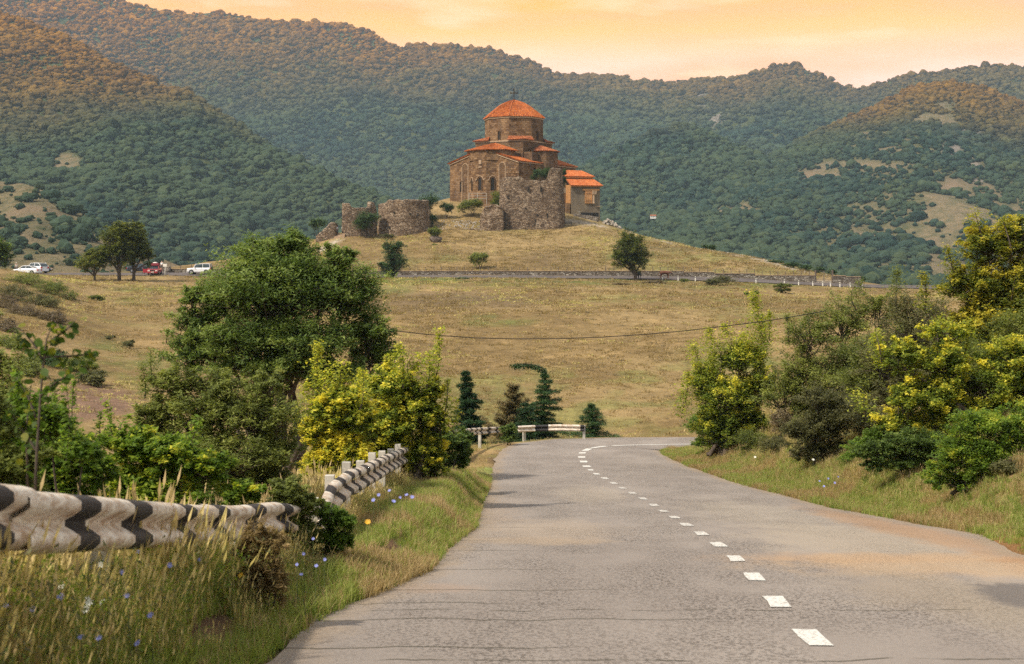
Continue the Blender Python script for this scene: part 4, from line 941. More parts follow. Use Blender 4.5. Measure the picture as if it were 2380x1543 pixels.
ruin_wall('gate_wall_ruin', 'tall dark rubble wall with a notched top beside the steps', [(S(802, 296), 296, 5, ZZ(474, 296)), (S(802, 291), 291, 4.3, ZZ(472, 291)), (S(813, 291), 291, 4.3, ZZ(473, 291)), (S(817, 291), 291, 4.3, ZZ(483, 291)), (S(848, 291.4), 291.4, 4.3, ZZ(481, 291)), (S(856, 292), 292, 4.6, ZZ(480, 291)), (S(858, 292), 292, 4.6, ZZ(468, 291)), (S(864, 293), 293, 4.8, ZZ(469, 291)), (S(870, 295), 295, 5, ZZ(492, 291))], 1.1, .12, M_RUB, .1, .32, seed=7, toprough=.15)
ruin_wall('low_wall_ruin', 'low stepped rubble wall at the far left end of the ruins', [(S(735, 289), 289, 3.6, ZZ(548, 289)), (S(745, 289), 289, 3.8, ZZ(540, 289)), (S(760, 289.2), 289.2, 4.2, ZZ(527, 289)), (S(768, 289.4), 289.4, 4.3, ZZ(516, 289)), (S(775, 289.6), 289.6, 4.5, ZZ(516, 289)), (S(779, 290.5), 290.5, 4.6, ZZ(523, 289))], 1.2, .2, M_RUB, .14, .3, seed=9, toprough=.25)
ruin_wall('collapsed_wall', 'lumpy collapsed heap of masonry left of the tall tower', [(S(1122, 299), 299.6, 5.9, ZZ(500, 299)), (S(1130, 299), 299.2, 5.9, ZZ(483, 299)), (S(1145, 299), 299, 5.9, ZZ(477, 299)), (S(1160, 299), 299, 5.9, ZZ(478, 299)), (S(1167, 299), 299.2, 5.9, ZZ(484, 299))], 2.4, .35, M_RUB2, .3, .3, seed=11, toprough=.5)
ruin_wall('retaining_wall', 'low crumbling retaining wall on the slope between the round and tall towers', [(S(988, 297), 297, 5.0, ZZ(530, 297)), (S(1050, 297.5), 297.5, 5.3, ZZ(531, 297)), (S(1125, 298.2), 298.2, 5.6, ZZ(531, 298))], .7, .05, M_RUB2, .14, .35, seed=13, toprough=.15)
ruin_wall('terrace_wall', 'short stone wall at the foot of the grey annex', [(S(1345, 314), 314, 8.6, ZZ(489.5, 314)), (S(1352, 314), 314, 8.6, ZZ(499, 314)), (S(1375, 313.4), 313.4, 8.4, ZZ(501.5, 313.4)), (S(1391, 313.2), 313.2, 8.1, ZZ(504, 313.4))], .6, .1, M_DRY, .06, .25, seed=14, toprough=.05)
ruin_wall('stone_plinth', 'pale block of masonry on the grass left of the annex terrace', [(S(1333, 314.5), 314.5, 9, ZZ(496, 314)), (S(1350, 314.5), 314.5, 9, ZZ(496.5, 314))], .9, .0, M_DRY, .04, .25, seed=15, toprough=.03, cat='plinth')

# steps and their landing
def build_steps():
    st = empty('stone_steps', (S(788, 288.5), 288.5, 4.1), 'flight of worn stone steps up to the gap in the ruined walls', 'steps')
    for i in range(5):
        m_ = MB(); m_.box((0, .35 + i * .38, -.25 + i * .19), (2.15 - i * .03, .42, .9)); m_.build('step', M_TRIM, st)
build_steps()
def build_railing():
    m_ = simple('pale_metal', (.45, .42, .36), .6); e = empty('metal_railing', tuple(at(1110, 470, 309)), 'thin pale metal railing before the church apse', 'railing'); z0 = ZZ(449, 309) - e.location.z
    for dx in (1090, 1110, 1131):
        q = MB(); q.tube([(S(dx, 309) - e.location.x, 0, z0 - 2.4), (S(dx, 309) - e.location.x, 0, z0)], .05, 5); q.build('post', m_, e)
    for k in (0, -.6, -1.2):
        q = MB(); q.tube([(S(1090, 309) - e.location.x, 0, z0 + k), (S(1131, 309) - e.location.x, 0, z0 + k)], .04, 5); q.build('rail', m_, e)
build_railing()
def build_bench():
    wd = simple('dark_wood', (.045, .035, .028), .8); p = at(1320, 527, 302); e = empty('picnic_bench', tuple(p), 'dark wooden bench on the grass beside the tall tower', 'bench'); e.location.z += .02
    q = MB(); q.box((0, 0, .45), (1.75, .4, .08)); q.build('seat', wd, e)
    for k in range(2): q = MB(); q.box((0, .28, .68 + k * .2), (1.75, .05, .12)); q.build('back_slat', wd, e)
    for x in (-.78, .78): q = MB(); q.box((x, .05, .22), (.09, .45, .5)); q.box((x, .27, .55), (.09, .07, .75)); q.build('leg', wd, e)
build_bench()

def rock_mesh(seed, mat, sub=2, ang=.35):
    import bmesh
    bm = bmesh.new(); bmesh.ops.create_icosphere(bm, subdivisions=sub, radius=.5); rs = np.random.default_rng(seed); pl = rs.normal(size=(9, 3)); pl /= np.linalg.norm(pl, axis=1)[:, None]; dd = rs.uniform(.28, .45, 9)
    for v in bm.verts:
        c_ = np.array(v.co)
        for n_, d_ in zip(pl, dd):
            k = c_ @ n_ - d_
            if k > 0: c_ = c_ - n_ * k
        v.co = Vector(c_ + rs.normal(size=3) * .012)
    me = bpy.data.meshes.new('rock'); bm.to_mesh(me); bm.free(); me.materials.append(mat); return me
M_ROCK = simple('pale_rock', (.30, .26, .21), .9, var=.35, scale=3)
M_ROCK2 = simple('dark_rock', (.12, .09, .07), .9, var=.4, scale=3)
ROCKS = [rock_mesh(i, M_ROCK) for i in range(4)]
rk_coll = proto_coll('rocks', ROCKS)
def rocks(pts, s0, s1, label, seed):
    rs = np.random.default_rng(seed); pts = np.array(pts); n = len(pts); s = rs.uniform(s0, s1, n)
    scatter('rubble', pts, rs.random((n, 3)) * 6.28, np.stack([s * rs.uniform(.8, 1.6, n), s, s * rs.uniform(.5, .9, n)], 1), rs.integers(0, 4, n), rk_coll, label)
pts = []
for i in range(90):
    dx = random.uniform(1402, 1444); Y = 313 + random.uniform(-.8, .8); x = S(dx, Y); f = 1 - abs(dx - 1415) / 32; hh = max(0, 1.3 * f) * random.random() if dx > 1415 else max(0, 1.4 * (1 - (1415 - dx) / 16)) * random.random(); pts.append((x, Y, gz(x, Y) + hh))
rocks(pts, .35, .9, 'heap of grey stone slabs right of the annex', 3)
pts = []
for i in range(150):
    dx = random.gauss(1075, 32); Y = random.uniform(298.5, 305); x = S(dx, Y); pts.append((x, Y, gz(x, Y) + .03))
for i in range(60): dx = random.uniform(1560, 1960); Y = np.interp(dx, (1560, 1680, 1800, 1880, 1960), (296, 274, 262, 253, 249)) + random.gauss(0, .8); x = S(dx, Y); pts.append((x, Y, gz(x, Y)))
rocks(pts, .12, .5, 'loose pale stones strewn on the hill slope and track', 4)
pts = []
for i in range(260):
    s = random.choice((0, 1)); e_ = (Lp if s == 0 else Rp); r_ = resample(e_, 300)[random.randint(20, 260)]; x = r_[0] + random.gauss(-.1 if s == 0 else .2, .22); y = r_[1] + random.gauss(0, .2); pts.append((x, y, gz(x, y) + .03))
rocks(pts, .01, .05, 'gravel crumbs along the broken road edges', 5)
r_ = link('boulder', ROCKS[1].copy()); r_.data.materials[0] = M_ROCK2; p = at(1012, 572, 281); r_.location = p + Vector((0, 0, .55)); r_.scale = (3.1, 2.4, 1.9); tag(r_, 'dark broken boulder below the small round shrub', 'boulder')
# ------------------------------------------------------------------ plants
G_SUN = None
LEAFM = {
 'ash': leaf_mat('ash_leaf', ((0, (0.053, 0.086, 0.022)), (.5, (0.123, 0.186, 0.045)), (1, (0.278, 0.337, 0.089))), .3),
 'yellow': leaf_mat('yellow_tip_leaf', ((0, (0.066, 0.102, 0.022)), (.42, (0.172, 0.229, 0.037)), (.7, (0.346, 0.380, 0.049)), (1, (0.822, 0.711, 0.089))), .35),
 'gold': leaf_mat('golden_leaf', ((0, (0.055, 0.081, 0.019)), (.42, (0.137, 0.171, 0.033)), (.7, (0.289, 0.289, 0.038)), (1, (0.633, 0.528, 0.069))), .35),
 'olive': leaf_mat('olive_leaf', ((0, (0.084, 0.104, 0.031)), (.5, (0.182, 0.215, 0.051)), (1, (0.365, 0.384, 0.095))), .28),
 'sage': leaf_mat('sage_leaf', ((0, (0.072, 0.074, 0.032)), (.5, (0.147, 0.147, 0.060)), (1, (0.256, 0.243, 0.103))), .25),
 'fresh': leaf_mat('fresh_leaf', ((0, (0.073, 0.125, 0.022)), (.5, (0.168, 0.265, 0.039)), (.85, (0.321, 0.394, 0.048)), (1, (0.676, 0.611, 0.068))), .38),
 'dark': leaf_mat('dark_leaf', ((0, (0.034, 0.069, 0.031)), (.6, (0.081, 0.135, 0.051)), (1, (0.153, 0.210, 0.078))), .2),
 'spruce': leaf_mat('spruce_needle', ((0, (0.013, 0.032, 0.014)), (.6, (0.025, 0.061, 0.022)), (1, (0.064, 0.113, 0.035))), .1),
 'cedar': leaf_mat('cedar_needle', ((0, (0.020, 0.044, 0.018)), (.6, (0.044, 0.094, 0.032)), (1, (0.094, 0.156, 0.050))), .15),
 'pine': leaf_mat('browned_pine_needle', ((0, (0.055, 0.067, 0.026)), (.5, (0.131, 0.115, 0.047)), (1, (0.297, 0.205, 0.092))), .15),
 'road': leaf_mat('roadside_leaf', ((0, (0.066, 0.087, 0.021)), (.5, (0.166, 0.191, 0.039)), (1, (0.350, 0.325, 0.068))), .3),
 'brush': leaf_mat('dry_brush', ((0, (0.096, 0.070, 0.046)), (.5, (0.186, 0.141, 0.090)), (1, (0.282, 0.230, 0.138))), .2),
 'grassy': leaf_mat('weed_blade', ((0, (0.143, 0.203, 0.040)), (.45, (0.300, 0.353, 0.078)), (.7, (0.570, 0.466, 0.180)), (1, (0.750, 0.600, 0.300))), .3, .7),
 'turf': leaf_mat('turf_blade', ((0, (.12, .18, .03)), (.5, (.24, .30, .06)), (1, (.42, .40, .14))), .35, .7),
 'straw': leaf_mat('straw_blade', ((0, (.17, .12, .05)), (.5, (.33, .235, .105)), (1, (.50, .38, .20))), .25, .8),
}
def bark(name, a): return simple(name, a, .9, var=.35, scale=6)
M_BARK = bark('grey_bark', (.075, .055, .04)); M_BARKD = bark('dark_bark', (.03, .022, .017))

def rand_unit(n, rs): v = rs.normal(size=(n, 3)); return v / np.linalg.norm(v, axis=1)[:, None]
def leaf_quads(c, size, aspect, rs, droop=0.0, up=.95):
    n = len(c); nrm = rand_unit(n, rs); nrm[:, 2] = np.abs(nrm[:, 2]) + up; nrm /= np.linalg.norm(nrm, axis=1)[:, None]
    a = rand_unit(n, rs); a = a - nrm * (a * nrm).sum(1)[:, None]; a /= np.linalg.norm(a, axis=1)[:, None] + 1e-9; a[:, 2] -= droop; b = np.cross(nrm, a)
    L_ = (size * rs.uniform(.6, 1.35, n))[:, None]; W_ = L_ * aspect * rs.uniform(.8, 1.2, n)[:, None]
    V = np.stack([c - a * L_ * .45 - b * W_ * .35, c - a * L_ * .15 + b * W_ * .65, c + a * L_ * .55], 1)
    return V.reshape(-1, 3), np.arange(3 * n).reshape(-1, 3)
def tubes_np(paths, r0, r1, n=3):
    """paths (m,k,3) -> thin tubes"""
    m, k, _ = paths.shape; tg = np.gradient(paths, axis=1); tg /= np.linalg.norm(tg, axis=2)[..., None] + 1e-9
    ref = np.array([.3, .2, .93]); a = np.cross(tg, ref); a /= np.linalg.norm(a, axis=2)[..., None] + 1e-9; b = np.cross(tg, a)
    f = np.linspace(0, 1, k)[None, :, None]; r0 = np.asarray(r0).reshape(-1, 1, 1); r1 = np.asarray(r1).reshape(-1, 1, 1); rad = r0 + (r1 - r0) * f
    th = np.arange(n) * 2 * np.pi / n
    V = paths[:, :, None] + rad[..., None] * (a[:, :, None] * np.cos(th)[None, None, :, None] + b[:, :, None] * np.sin(th)[None, None, :, None])
    i = np.arange(m)[:, None, None] * k * n + np.arange(k - 1)[None, :, None] * n; j = np.arange(n)[None, None]; j2 = (j + 1) % n
    F = np.stack([i + j, i + j2, i + n + j2, i + n + j], -1).reshape(-1, 4)
    return V.reshape(-1, 3), F
class Acc:
    def __init__(s): s.V = []; s.F = []; s.T = []; s.n = 0
    def add(s, V, F, t):
        s.V.append(V); s.F.append(F + s.n); s.n += len(V); s.T.append(np.broadcast_to(np.asarray(t, float), (len(V),)) if np.ndim(t) == 0 else t)
    def mesh(s, name, mat): return mesh_np(name, np.concatenate(s.V), np.concatenate(s.F), [mat], attrs={'t': ('FLOAT', np.clip(np.concatenate(s.T), 0, 1))})

def plant(name, label, cat, base, Y, blobs, kind, n_leaf, size, aspect=.45, shoots=160, spikes=(), tipw=.0, seed=1, wood=M_BARK, trunk=.12, clump=.22, flat=1.0, depth=1.0, group=None, stems=1, bias=.0, hang=0, shell=.5):
    """base: survey (dx,dy) of the foot; blobs: (dx,dy,rx,ry,dY) ellipsoids; leaves hang in clumps along shoots"""
    rs = np.random.default_rng(seed); kY = K * Y
    bx = S(base[0], Y); g0 = gz(bx, Y); zb = max(ZZ(base[1], Y), g0 - 50) if base[1] is not None else g0
    zb = min(zb, g0 + .02) if base[1] is not None and abs(ZZ(base[1], Y) - g0) < 3 else g0
    B = np.array([(bx, Y, g0 - .08)])
    e = empty(name, (bx, Y, g0 - .08), label, cat, group); org = np.array([bx, Y, g0 - .08])
    if stems >= 5:
        gdy = HZ - g0 / kY; ex = []
        for b in blobs:
            lowest = b[1] + b[3] * .6
            if gdy - lowest > 10: ex.append((b[0], (lowest + gdy) / 2, b[2] * .8, (gdy - lowest) / 2 * 1.05, (b[4] if len(b) > 4 else 0)))
        a0 = sum(b[2] * b[3] for b in blobs); a1 = sum(b[2] * b[3] for b in ex); n_leaf = int(n_leaf * (1 + .7 * a1 / a0)); shoots = int(shoots * (1 + .7 * a1 / a0)); blobs = list(blobs) + ex
    W = Acc(); Lf = Acc(); vol = np.array([b[2] * b[3] for b in blobs], float); vol /= vol.sum()
    for bi, b in enumerate(blobs):
        c0 = np.array([S(b[0], Y), Y + (b[4] if len(b) > 4 else 0), ZZ(b[1], Y)]) - org; rad = np.array([b[2] * kY, min(b[2], b[3] * 1.4) * kY * depth, b[3] * kY]) * .93
        # limb from the foot into the blob
        foot = np.array([rs.normal(0, trunk * stems * .8), rs.normal(0, trunk * stems * .5), 0]) if stems > 1 else np.zeros(3)
        low = c0 + np.array([0, 0, -rad[2] * .55]); mid = foot * .4 + (low) * .5; mid[2] = low[2] * .45 + .0; mid[:2] = foot[:2] + (low[:2] - foot[:2]) * .25
        if low[2] < .3: low[2] = .3
        if stems == 1:
            fork = np.array([0, 0, .42 * max(.5, min(ZZ(q[1] + q[3], Y) for q in blobs) - org[2]) + .25]); ts = np.linspace(0, 1, 6)[:, None]; mid = fork * .4 + low * .6; mid[:2] = low[:2] * .25; up_ = (1 - ts) ** 2 * fork + 2 * ts * (1 - ts) * mid + ts ** 2 * low; limb0 = np.concatenate([np.linspace(0, 1, 3)[:-1, None] * fork, up_])
        ts = np.linspace(0, 1, 7)[:, None]; limb = (1 - ts) ** 2 * foot + 2 * ts * (1 - ts) * mid + ts ** 2 * low; limb += rs.normal(0, trunk * .25, limb.shape) * np.sin(ts * np.pi)
        if stems == 1: limb = limb0
        rr = trunk * (.55 + .6 * vol[bi] / vol.max()); v, f = tubes_np(limb[None], [rr], [rr * .45], 7); W.add(v, f, 0)
        ns = max(6, int(shoots * vol[bi])); d = rand_unit(ns, rs); d[:, 2] = np.where(rs.random(ns) < .62, np.abs(d[:, 2]), d[:, 2]); fr = rs.random(ns) ** (1 / 3) * (1 - shell) + shell; fr = np.minimum(fr, 1.12); fr *= np.where(rs.random(ns) < .22, rs.uniform(1.05, 1.38, ns), rs.uniform(.8, 1.12, ns))
        tgt = c0 + d * rad * fr[:, None]; tgt[:, 2] = np.maximum(tgt[:, 2], .15)
        o0 = low + (c0 - low) * rs.random(ns)[:, None] * 1.1 + rs.normal(size=(ns, 3)) * rad * .14
        mid = (o0 + tgt) / 2 + np.array([0, 0, 1]) * (rad[2] * .10) + rs.normal(size=(ns, 3)) * rad * .05
        ts = np.linspace(0, 1, 5)[None, :, None]; path = (1 - ts) ** 2 * o0[:, None] + 2 * ts * (1 - ts) * mid[:, None] + ts ** 2 * tgt[:, None]
        v, f = tubes_np(path, np.full(ns, trunk * .16), np.full(ns, trunk * .03), 3); W.add(v, f, 0)
        m_ = max(4, int(n_leaf * vol[bi] / ns)); tt = 1 - rs.random((ns, m_)) ** 1.6 * .55
        pt = (1 - tt[..., None]) ** 2 * o0[:, None] + 2 * tt[..., None] * (1 - tt[..., None]) * mid[:, None] + tt[..., None] ** 2 * tgt[:, None]
        cr_ = rad.mean() * clump * (1.25 - tt * .75)[..., None]
        pt = pt + rs.normal(size=pt.shape) * cr_ * np.array([1, 1, .75 * flat]); pt = pt.reshape(-1, 3); 
        out = np.linalg.norm((pt - c0) / rad, axis=1)
        t = np.repeat(rs.normal(.0, .13, ns), m_) + rs.normal(.40 + bias, .15, len(pt)) + (fbm(pt[:, 0] / rad[0] * 3, pt[:, 2] / rad[2] * 3, 2, seed) - .5) * .7 + tipw * np.clip((out - .55) * 1.3, -.3, .7) * (np.clip((pt[:, 2] - c0[2]) / rad[2], -1, 1) * .5 + .65)
        keep = pt[:, 2] > .02; pt, t = pt[keep], t[keep]
        v, f = leaf_quads(pt, np.full(len(pt), size), aspect, rs, hang); Lf.add(v, f, np.repeat(t, 3))
    for (sx, sy, by, w_) in spikes:
        nl = int(max(60, (by - sy) * kY * w_ * kY * 6.0 / (size * size * aspect))); tip = np.array([S(sx, Y), Y + rs.normal(0, .3), ZZ(sy, Y)]) - org; bot = np.array([tip[0] + rs.normal(0, w_ * kY * .4), tip[1], ZZ(by, Y) - org[2]])
        ts = np.linspace(0, 1, 6)[:, None]; pth = bot + (tip - bot) * ts + np.sin(ts * 3.14) * rs.normal(0, w_ * kY * .3, 3); v, f = tubes_np(pth[None], [trunk * .22], [trunk * .04], 4); W.add(v, f, 0)
        u = rs.random(nl); lump = .55 + .9 * vnoise(u * 7, u * 0 + sx, seed); r_ = w_ * kY * .40 * lump * (1.1 - u * .6)
        q = bot + (tip - bot) * u[:, None]; off = rs.normal(size=(nl, 3)) * r_[:, None] * np.array([1, 1, .6]); v, f = leaf_quads(q + off, np.full(nl, size), aspect, rs, hang); Lf.add(v, f, np.repeat(rs.normal(.45, .14, nl) + tipw * (.12 + .25 * u), 3))
    link('trunk', mesh_np('trunk', np.concatenate(W.V), np.concatenate(W.F), [wood], True), e)
    link('crown', Lf.mesh('crown', LEAFM[kind]), e)
    return e

# -- roadside trees left of the upper road
plant('round_tree', 'small broad olive tree, leftmost of the three on the roadside mound', 'tree', (220, 656), 214, [(214, 612, 36, 27), (200, 618, 26, 20), (235, 606, 24, 24), (216, 592, 22, 17)], 'road', 9000, .30, .6, 150, seed=21, trunk=.17, clump=.20)
plant('round_tree', 'tall broad olive tree, middle one of the three on the roadside mound', 'tree', (277, 653), 215, [(268, 560, 40, 42), (255, 590, 32, 32), (285, 592, 32, 30), (280, 538, 28, 28), (300, 566, 22, 36)], 'road', 15000, .30, .6, 240, seed=22, trunk=.28, clump=.18)
plant('round_tree', 'tall dark tree, rightmost of the three on the roadside mound', 'tree', (311, 653), 216.5, [(315, 556, 28, 40), (330, 585, 28, 30), (305, 598, 26, 24), (345, 600, 15, 22), (318, 527, 16, 14)], 'road', 12000, .30, .6, 200, seed=23, trunk=.24, clump=.18, bias=-.12)
plant('leafy_tree', 'deep green tree cut off by the left edge of the photo', 'tree', (-8, 640), 198, [(-4, 580, 34, 32), (8, 600, 26, 22), (-30, 590, 40, 40)], 'ash', 9000, .30, .6, 140, seed=24, trunk=.25)
# -- by the stone wall
plant('dark_tree', 'bushy blue-green tree standing right of the big ash at the upper road', 'tree', (914, 655), 229, [(912, 600, 22, 34), (925, 575, 18, 20), (905, 625, 26, 22), (930, 612, 20, 28), (902, 578, 15, 20), (888, 620, 14, 14)], 'dark', 11000, .27, .5, 190, seed=25, trunk=.2, tipw=.15)
plant('leafy_tree', 'neat round green tree beside the road with a black cow under it', 'tree', (1477, 649), 230, [(1463, 585, 44, 40), (1466, 562, 32, 30), (1440, 600, 28, 26), (1490, 600, 28, 26), (1466, 610, 40, 24)], 'road', 17000, .27, .6, 260, seed=26, trunk=.28, clump=.16, bias=-.14)
plant('vase_shrub', 'vase-shaped green shrub behind the stone wall', 'shrub', (1112, 628), 246, [(1112, 602, 24, 18), (1102, 600, 14, 14), (1124, 600, 14, 15)], 'olive', 4200, .25, .5, 110, seed=27, trunk=.09, stems=4)
# -- shrubs and small trees on the church hill
hill = [
 ('small round olive-green tree standing alone left of the ruined walls', (744, 541), 291, [(739, 520, 22, 15), (728, 523, 12, 11)], 'dark', 4200),
 ('leaning dark shrub growing in front of the notched wall', (852, 547), 289, [(850, 513, 26, 24), (838, 522, 20, 16), (868, 508, 18, 18)], 'dark', 6500),
 ('dense dark round shrub behind the right end of the round tower', (1000, 495), 306, [(1000, 470, 24, 20), (990, 478, 18, 15)], 'dark', 5200),
 ('small spreading shrub between the round tower and the church corner', (1037, 508), 306, [(1036, 481, 17, 14), (1045, 486, 12, 10)], 'dark', 2800),
 ('wide green shrub under the left windows of the church', (1096, 506), 308, [(1092, 479, 28, 18), (1110, 474, 18, 16), (1075, 484, 16, 14)], 'olive', 6500),
 ('green shrub tucked against the left side of the tall tower', (1160, 492), 308, [(1160, 462, 20, 20), (1152, 476, 16, 18)], 'olive', 4800),
 ('small thin shrub on the slope right of the round tower', (1005, 528), 300, [(1004, 511, 16, 13)], 'dark', 2200),
 ('small round green shrub sprouting from the dark boulder', (1010, 565), 281, [(1009, 541, 19, 14)], 'olive', 3600),
 ('dark green bush overflowing the top of the tall tower', (1258, 470), 306, [(1258, 404, 22, 15), (1243, 410, 14, 10), (1275, 404, 14, 16)], 'dark', 4800),
 ('dark ivy bush hanging on the right edge of the tall tower', (1309, 480), 304, [(1309, 405, 7, 16), (1309, 425, 8, 18)], 'dark', 3000),
 ('low bush at the foot of the round tower', (903, 553), 288, [(903, 549, 22, 5)], 'sage', 1200),
 ('tiny green bush in front of the boulder', (1010, 582), 276, [(1010, 579, 8, 5)], 'olive', 500),
]
for i, (lb, bs, Y, bl, kd, nl) in enumerate(hill): plant('hill_shrub', lb, 'shrub', bs, Y, bl, kd, nl, .27, .5, max(30, nl // 45), seed=40 + i, trunk=.10, stems=3)
# -- fringe along the right flank of the hill
fr = [(1655, 576, 283, 11, 9, 'rounded dark bush on the skyline right of the round roadside tree'), (1640, 574, 284, 10, 5, 'low bush joined to the rounded bush on the hill skyline'), (1800, 610, 262, 22, 6, 'first low dark bush along the falling hill edge'), (1838, 616, 259, 22, 7, 'second low dark bush along the falling hill edge'), (1872, 623, 256, 20, 8, 'third low dark bush along the falling hill edge'), (1905, 630, 253, 18, 9, 'leafy bush just left of the metal gate'), (1935, 634, 252, 14, 8, 'leafy bush right behind the metal gate'), (2000, 648, 250, 20, 5, 'low bush beyond the right end of the stone wall')]
for i, (dx, dy, Y, rx, ry, lb) in enumerate(fr): plant('edge_bush', lb, 'bush', (dx, dy + 4), Y, [(dx, dy, rx, ry)], 'dark', 1500, .25, .5, 40, seed=60 + i, trunk=.05, stems=4)
# -- below the upper road
lo_ = [(1075, 652, 226, 19, 8, 'dark', 'small dark bush under the road left of centre'), (1680, 652, 224, 38, 11, 'sage', 'wide grey-green bush spilling below the road on the right'), (1655, 656, 222, 24, 8, 'sage', 'lower left part bush of the wide grey-green pair below the road'), (1520, 660, 220, 40, 7, 'brush', 'dry brush strip right of the cows'), (1440, 668, 214, 26, 5, 'brush', 'dry brush patch below the round tree'), (222, 695, 170, 23, 9, 'olive', 'lone bush on the grass left of the big ash'), (1820, 665, 214, 26, 6, 'olive', 'low bush near the right marker posts'), (1735, 682, 200, 6, 4, 'dark', 'tiny dark bush on the right meadow'), (1757, 680, 200, 7, 5, 'olive', 'tiny green bush on the right meadow'), (1590, 652, 226, 14, 5, 'olive', 'small green bush behind a white marker post')]
for i, (dx, dy, Y, rx, ry, kd, lb) in enumerate(lo_): plant('meadow_bush', lb, 'bush', (dx, dy + ry * .9), Y, [(dx, dy, rx, ry)], kd, 2600 if rx > 20 else 1000, .2, .5, 60, seed=70 + i, trunk=.04, stems=5)
# -- brush on the left slope
ls = [(60, 655, 165, 60, 20, 'olive'), (120, 672, 160, 50, 18, 'olive'), (165, 688, 158, 26, 14, 'olive'), (30, 685, 148, 60, 22, 'sage'), (100, 705, 146, 55, 20, 'sage'), (60, 735, 132, 60, 24, 'brush'), (125, 745, 130, 42, 20, 'brush'), (15, 715, 136, 40, 26, 'brush'), (10, 770, 116, 50, 24, 'brush'), (20, 810, 104, 60, 30, 'olive'), (120, 835, 98, 50, 18, 'dark'), (60, 860, 90, 60, 26, 'olive'), (190, 850, 96, 50, 20, 'olive'), (215, 880, 88, 40, 14, 'sage'), (-40, 740, 125, 60, 30, 'olive'), (300, 800, 120, 18, 8, 'sage'), (255, 790, 128, 14, 6, 'sage')]
ord_ = 'large grey olive bush|middle olive bush|outermost dark olive bush|pale sage bush|long sage bush|grey-brown thorn brush|outer grey-brown thorn brush|upper dry brush|low dry brush|broad olive bush|dark bush|spreading olive bush|outer olive bush|faded sage bush|half hidden bush|lone small sage bush|tiny sage bush'.split('|')
wh_ = ['below the white sedan', 'under the crest of the left slope', 'at the right tip of the left slope thicket', 'at the left edge under the crest', 'across the middle of the left slope', 'in the heart of the left slope', 'at the right side of the left slope', 'at the left edge above the thorn brush', 'at the left edge below the thorn brush', 'behind the blurred sapling', 'right of the blurred sapling', 'low behind the sapling', 'above the brown soil', 'just above the ploughed soil', 'beyond the left edge of the slope', 'on the grass beside the big ash', 'on the straw slope near the big ash']
for i, (dx, dy, Y, rx, ry, kd) in enumerate(ls):
    ry *= 1.25
    plant('slope_bush', ord_[i] + ' ' + wh_[i], 'bush', (dx, dy + ry * .9), Y, [(dx - rx * .3, dy, rx * .7, ry), (dx + rx * .45, dy + ry * .1, rx * .55, ry * .85, -1), (dx, dy - ry * .25, rx * .45, ry * .8, 1)], kd, 6500 if rx > 30 else 1600, .15, .45, 200 if rx > 30 else 60, seed=90 + i, trunk=.05, stems=4, clump=.2, depth=1.2)

# ------------------------------------------------------------------ conifers at the bend
def conifer(name, label, base, top, Y, width, kind, seed, tiers=16, lean=None, size=.11, dens=1.0, dead=0, ratio=.5, droop=.15):
    rs = np.random.default_rng(seed); kY = K * Y; p = at(base[0], base[1], Y); e = empty(name, tuple(p - Vector((0, 0, .1))), label, 'conifer'); org = np.array(e.location)
    H = ZZ(top[1], Y) - org[2]; dxm = S(top[0], Y) - org[0]
    spine = [np.array([dxm * t, 0, H * t]) for t in np.linspace(0, 1, 9)]
    if lean is not None: spine += [np.array([S(x, Y) - org[0], 0, ZZ(y, Y) - org[2]]) for x, y in lean]
    spine = np.array(spine); W = Acc(); L_ = Acc(); rr = .09; v, f = tubes_np(spine[None], [rr], [.015], 7); W.add(v, f, 0)
    for i in range(tiers):
        t = (i + .5) / tiers; z = H * t; nb = rs.integers(5, 8); wmax = width * kY * .5 * (1 - t) ** .8 * rs.uniform(.5, 1.3) + .14
        for j in range(nb):
            a = j * 6.283 / nb + rs.random() * 1.0; l = wmax * rs.uniform(.55, 1.15); d = np.array([math.cos(a), math.sin(a), rs.uniform(-.05, .25)])
            s0 = np.array([dxm * t, 0, z]); ts = np.linspace(0, 1, 5)[:, None]; br = s0 + d * l * ts + np.array([0, 0, -droop * l]) * ts ** 2; v, f = tubes_np(br[None], [.022], [.004], 3); W.add(v, f, 0)
            nl = int(200 * dens * l / .8) + 20; u = rs.random(nl) ** .75; q = s0 + d * l * u[:, None] + np.array([0, 0, -droop * l]) * (u ** 2)[:, None]; side = np.cross(d, (0, 0, 1)); sp_ = l * .34 * (1 - u * .5)
            q = q + side * (rs.uniform(-1, 1, nl) * sp_)[:, None] + rs.normal(0, .055, (nl, 3)); v, f = leaf_quads(q, np.full(nl, size), .26, rs, .1, .9); L_.add(v, f, np.repeat(rs.normal(.45, .2, nl) + u * .2, 3))
    if lean is not None:
        ex = spine[8:]; 
        for k in range(len(ex) - 1):
            nl = 330; u = rs.random(nl)[:, None]; q = ex[k] + (ex[k + 1] - ex[k]) * u + rs.normal(0, .11, (nl, 3)) * (1, 1, .5); q[:, 2] -= rs.random(nl) * .26 * (1 - k / len(ex) * .6); v, f = leaf_quads(q, np.full(nl, size), .25, rs, .3, .4); L_.add(v, f, np.repeat(rs.normal(.5, .2, nl), 3))
    link('trunk', mesh_np('trunk', np.concatenate(W.V), np.concatenate(W.F), [M_BARKD], True), e); link('crown', L_.mesh('crown', LEAFM[kind]), e); return e
conifer('spruce', 'dense dark spruce beside the yellow-leaved bushes', (1092, 1000), (1082, 862), 71, 96, 'spruce', 5, 14, dens=3.0, size=.15)
conifer('cedar', 'thin cedar with its leader bent over to the left', (1258, 992), (1268, 868), 73, 125, 'cedar', 6, 13, lean=[(1262, 856), (1245, 849), (1225, 846), (1205, 847), (1192, 849)], dens=2.0, size=.13, droop=.1)
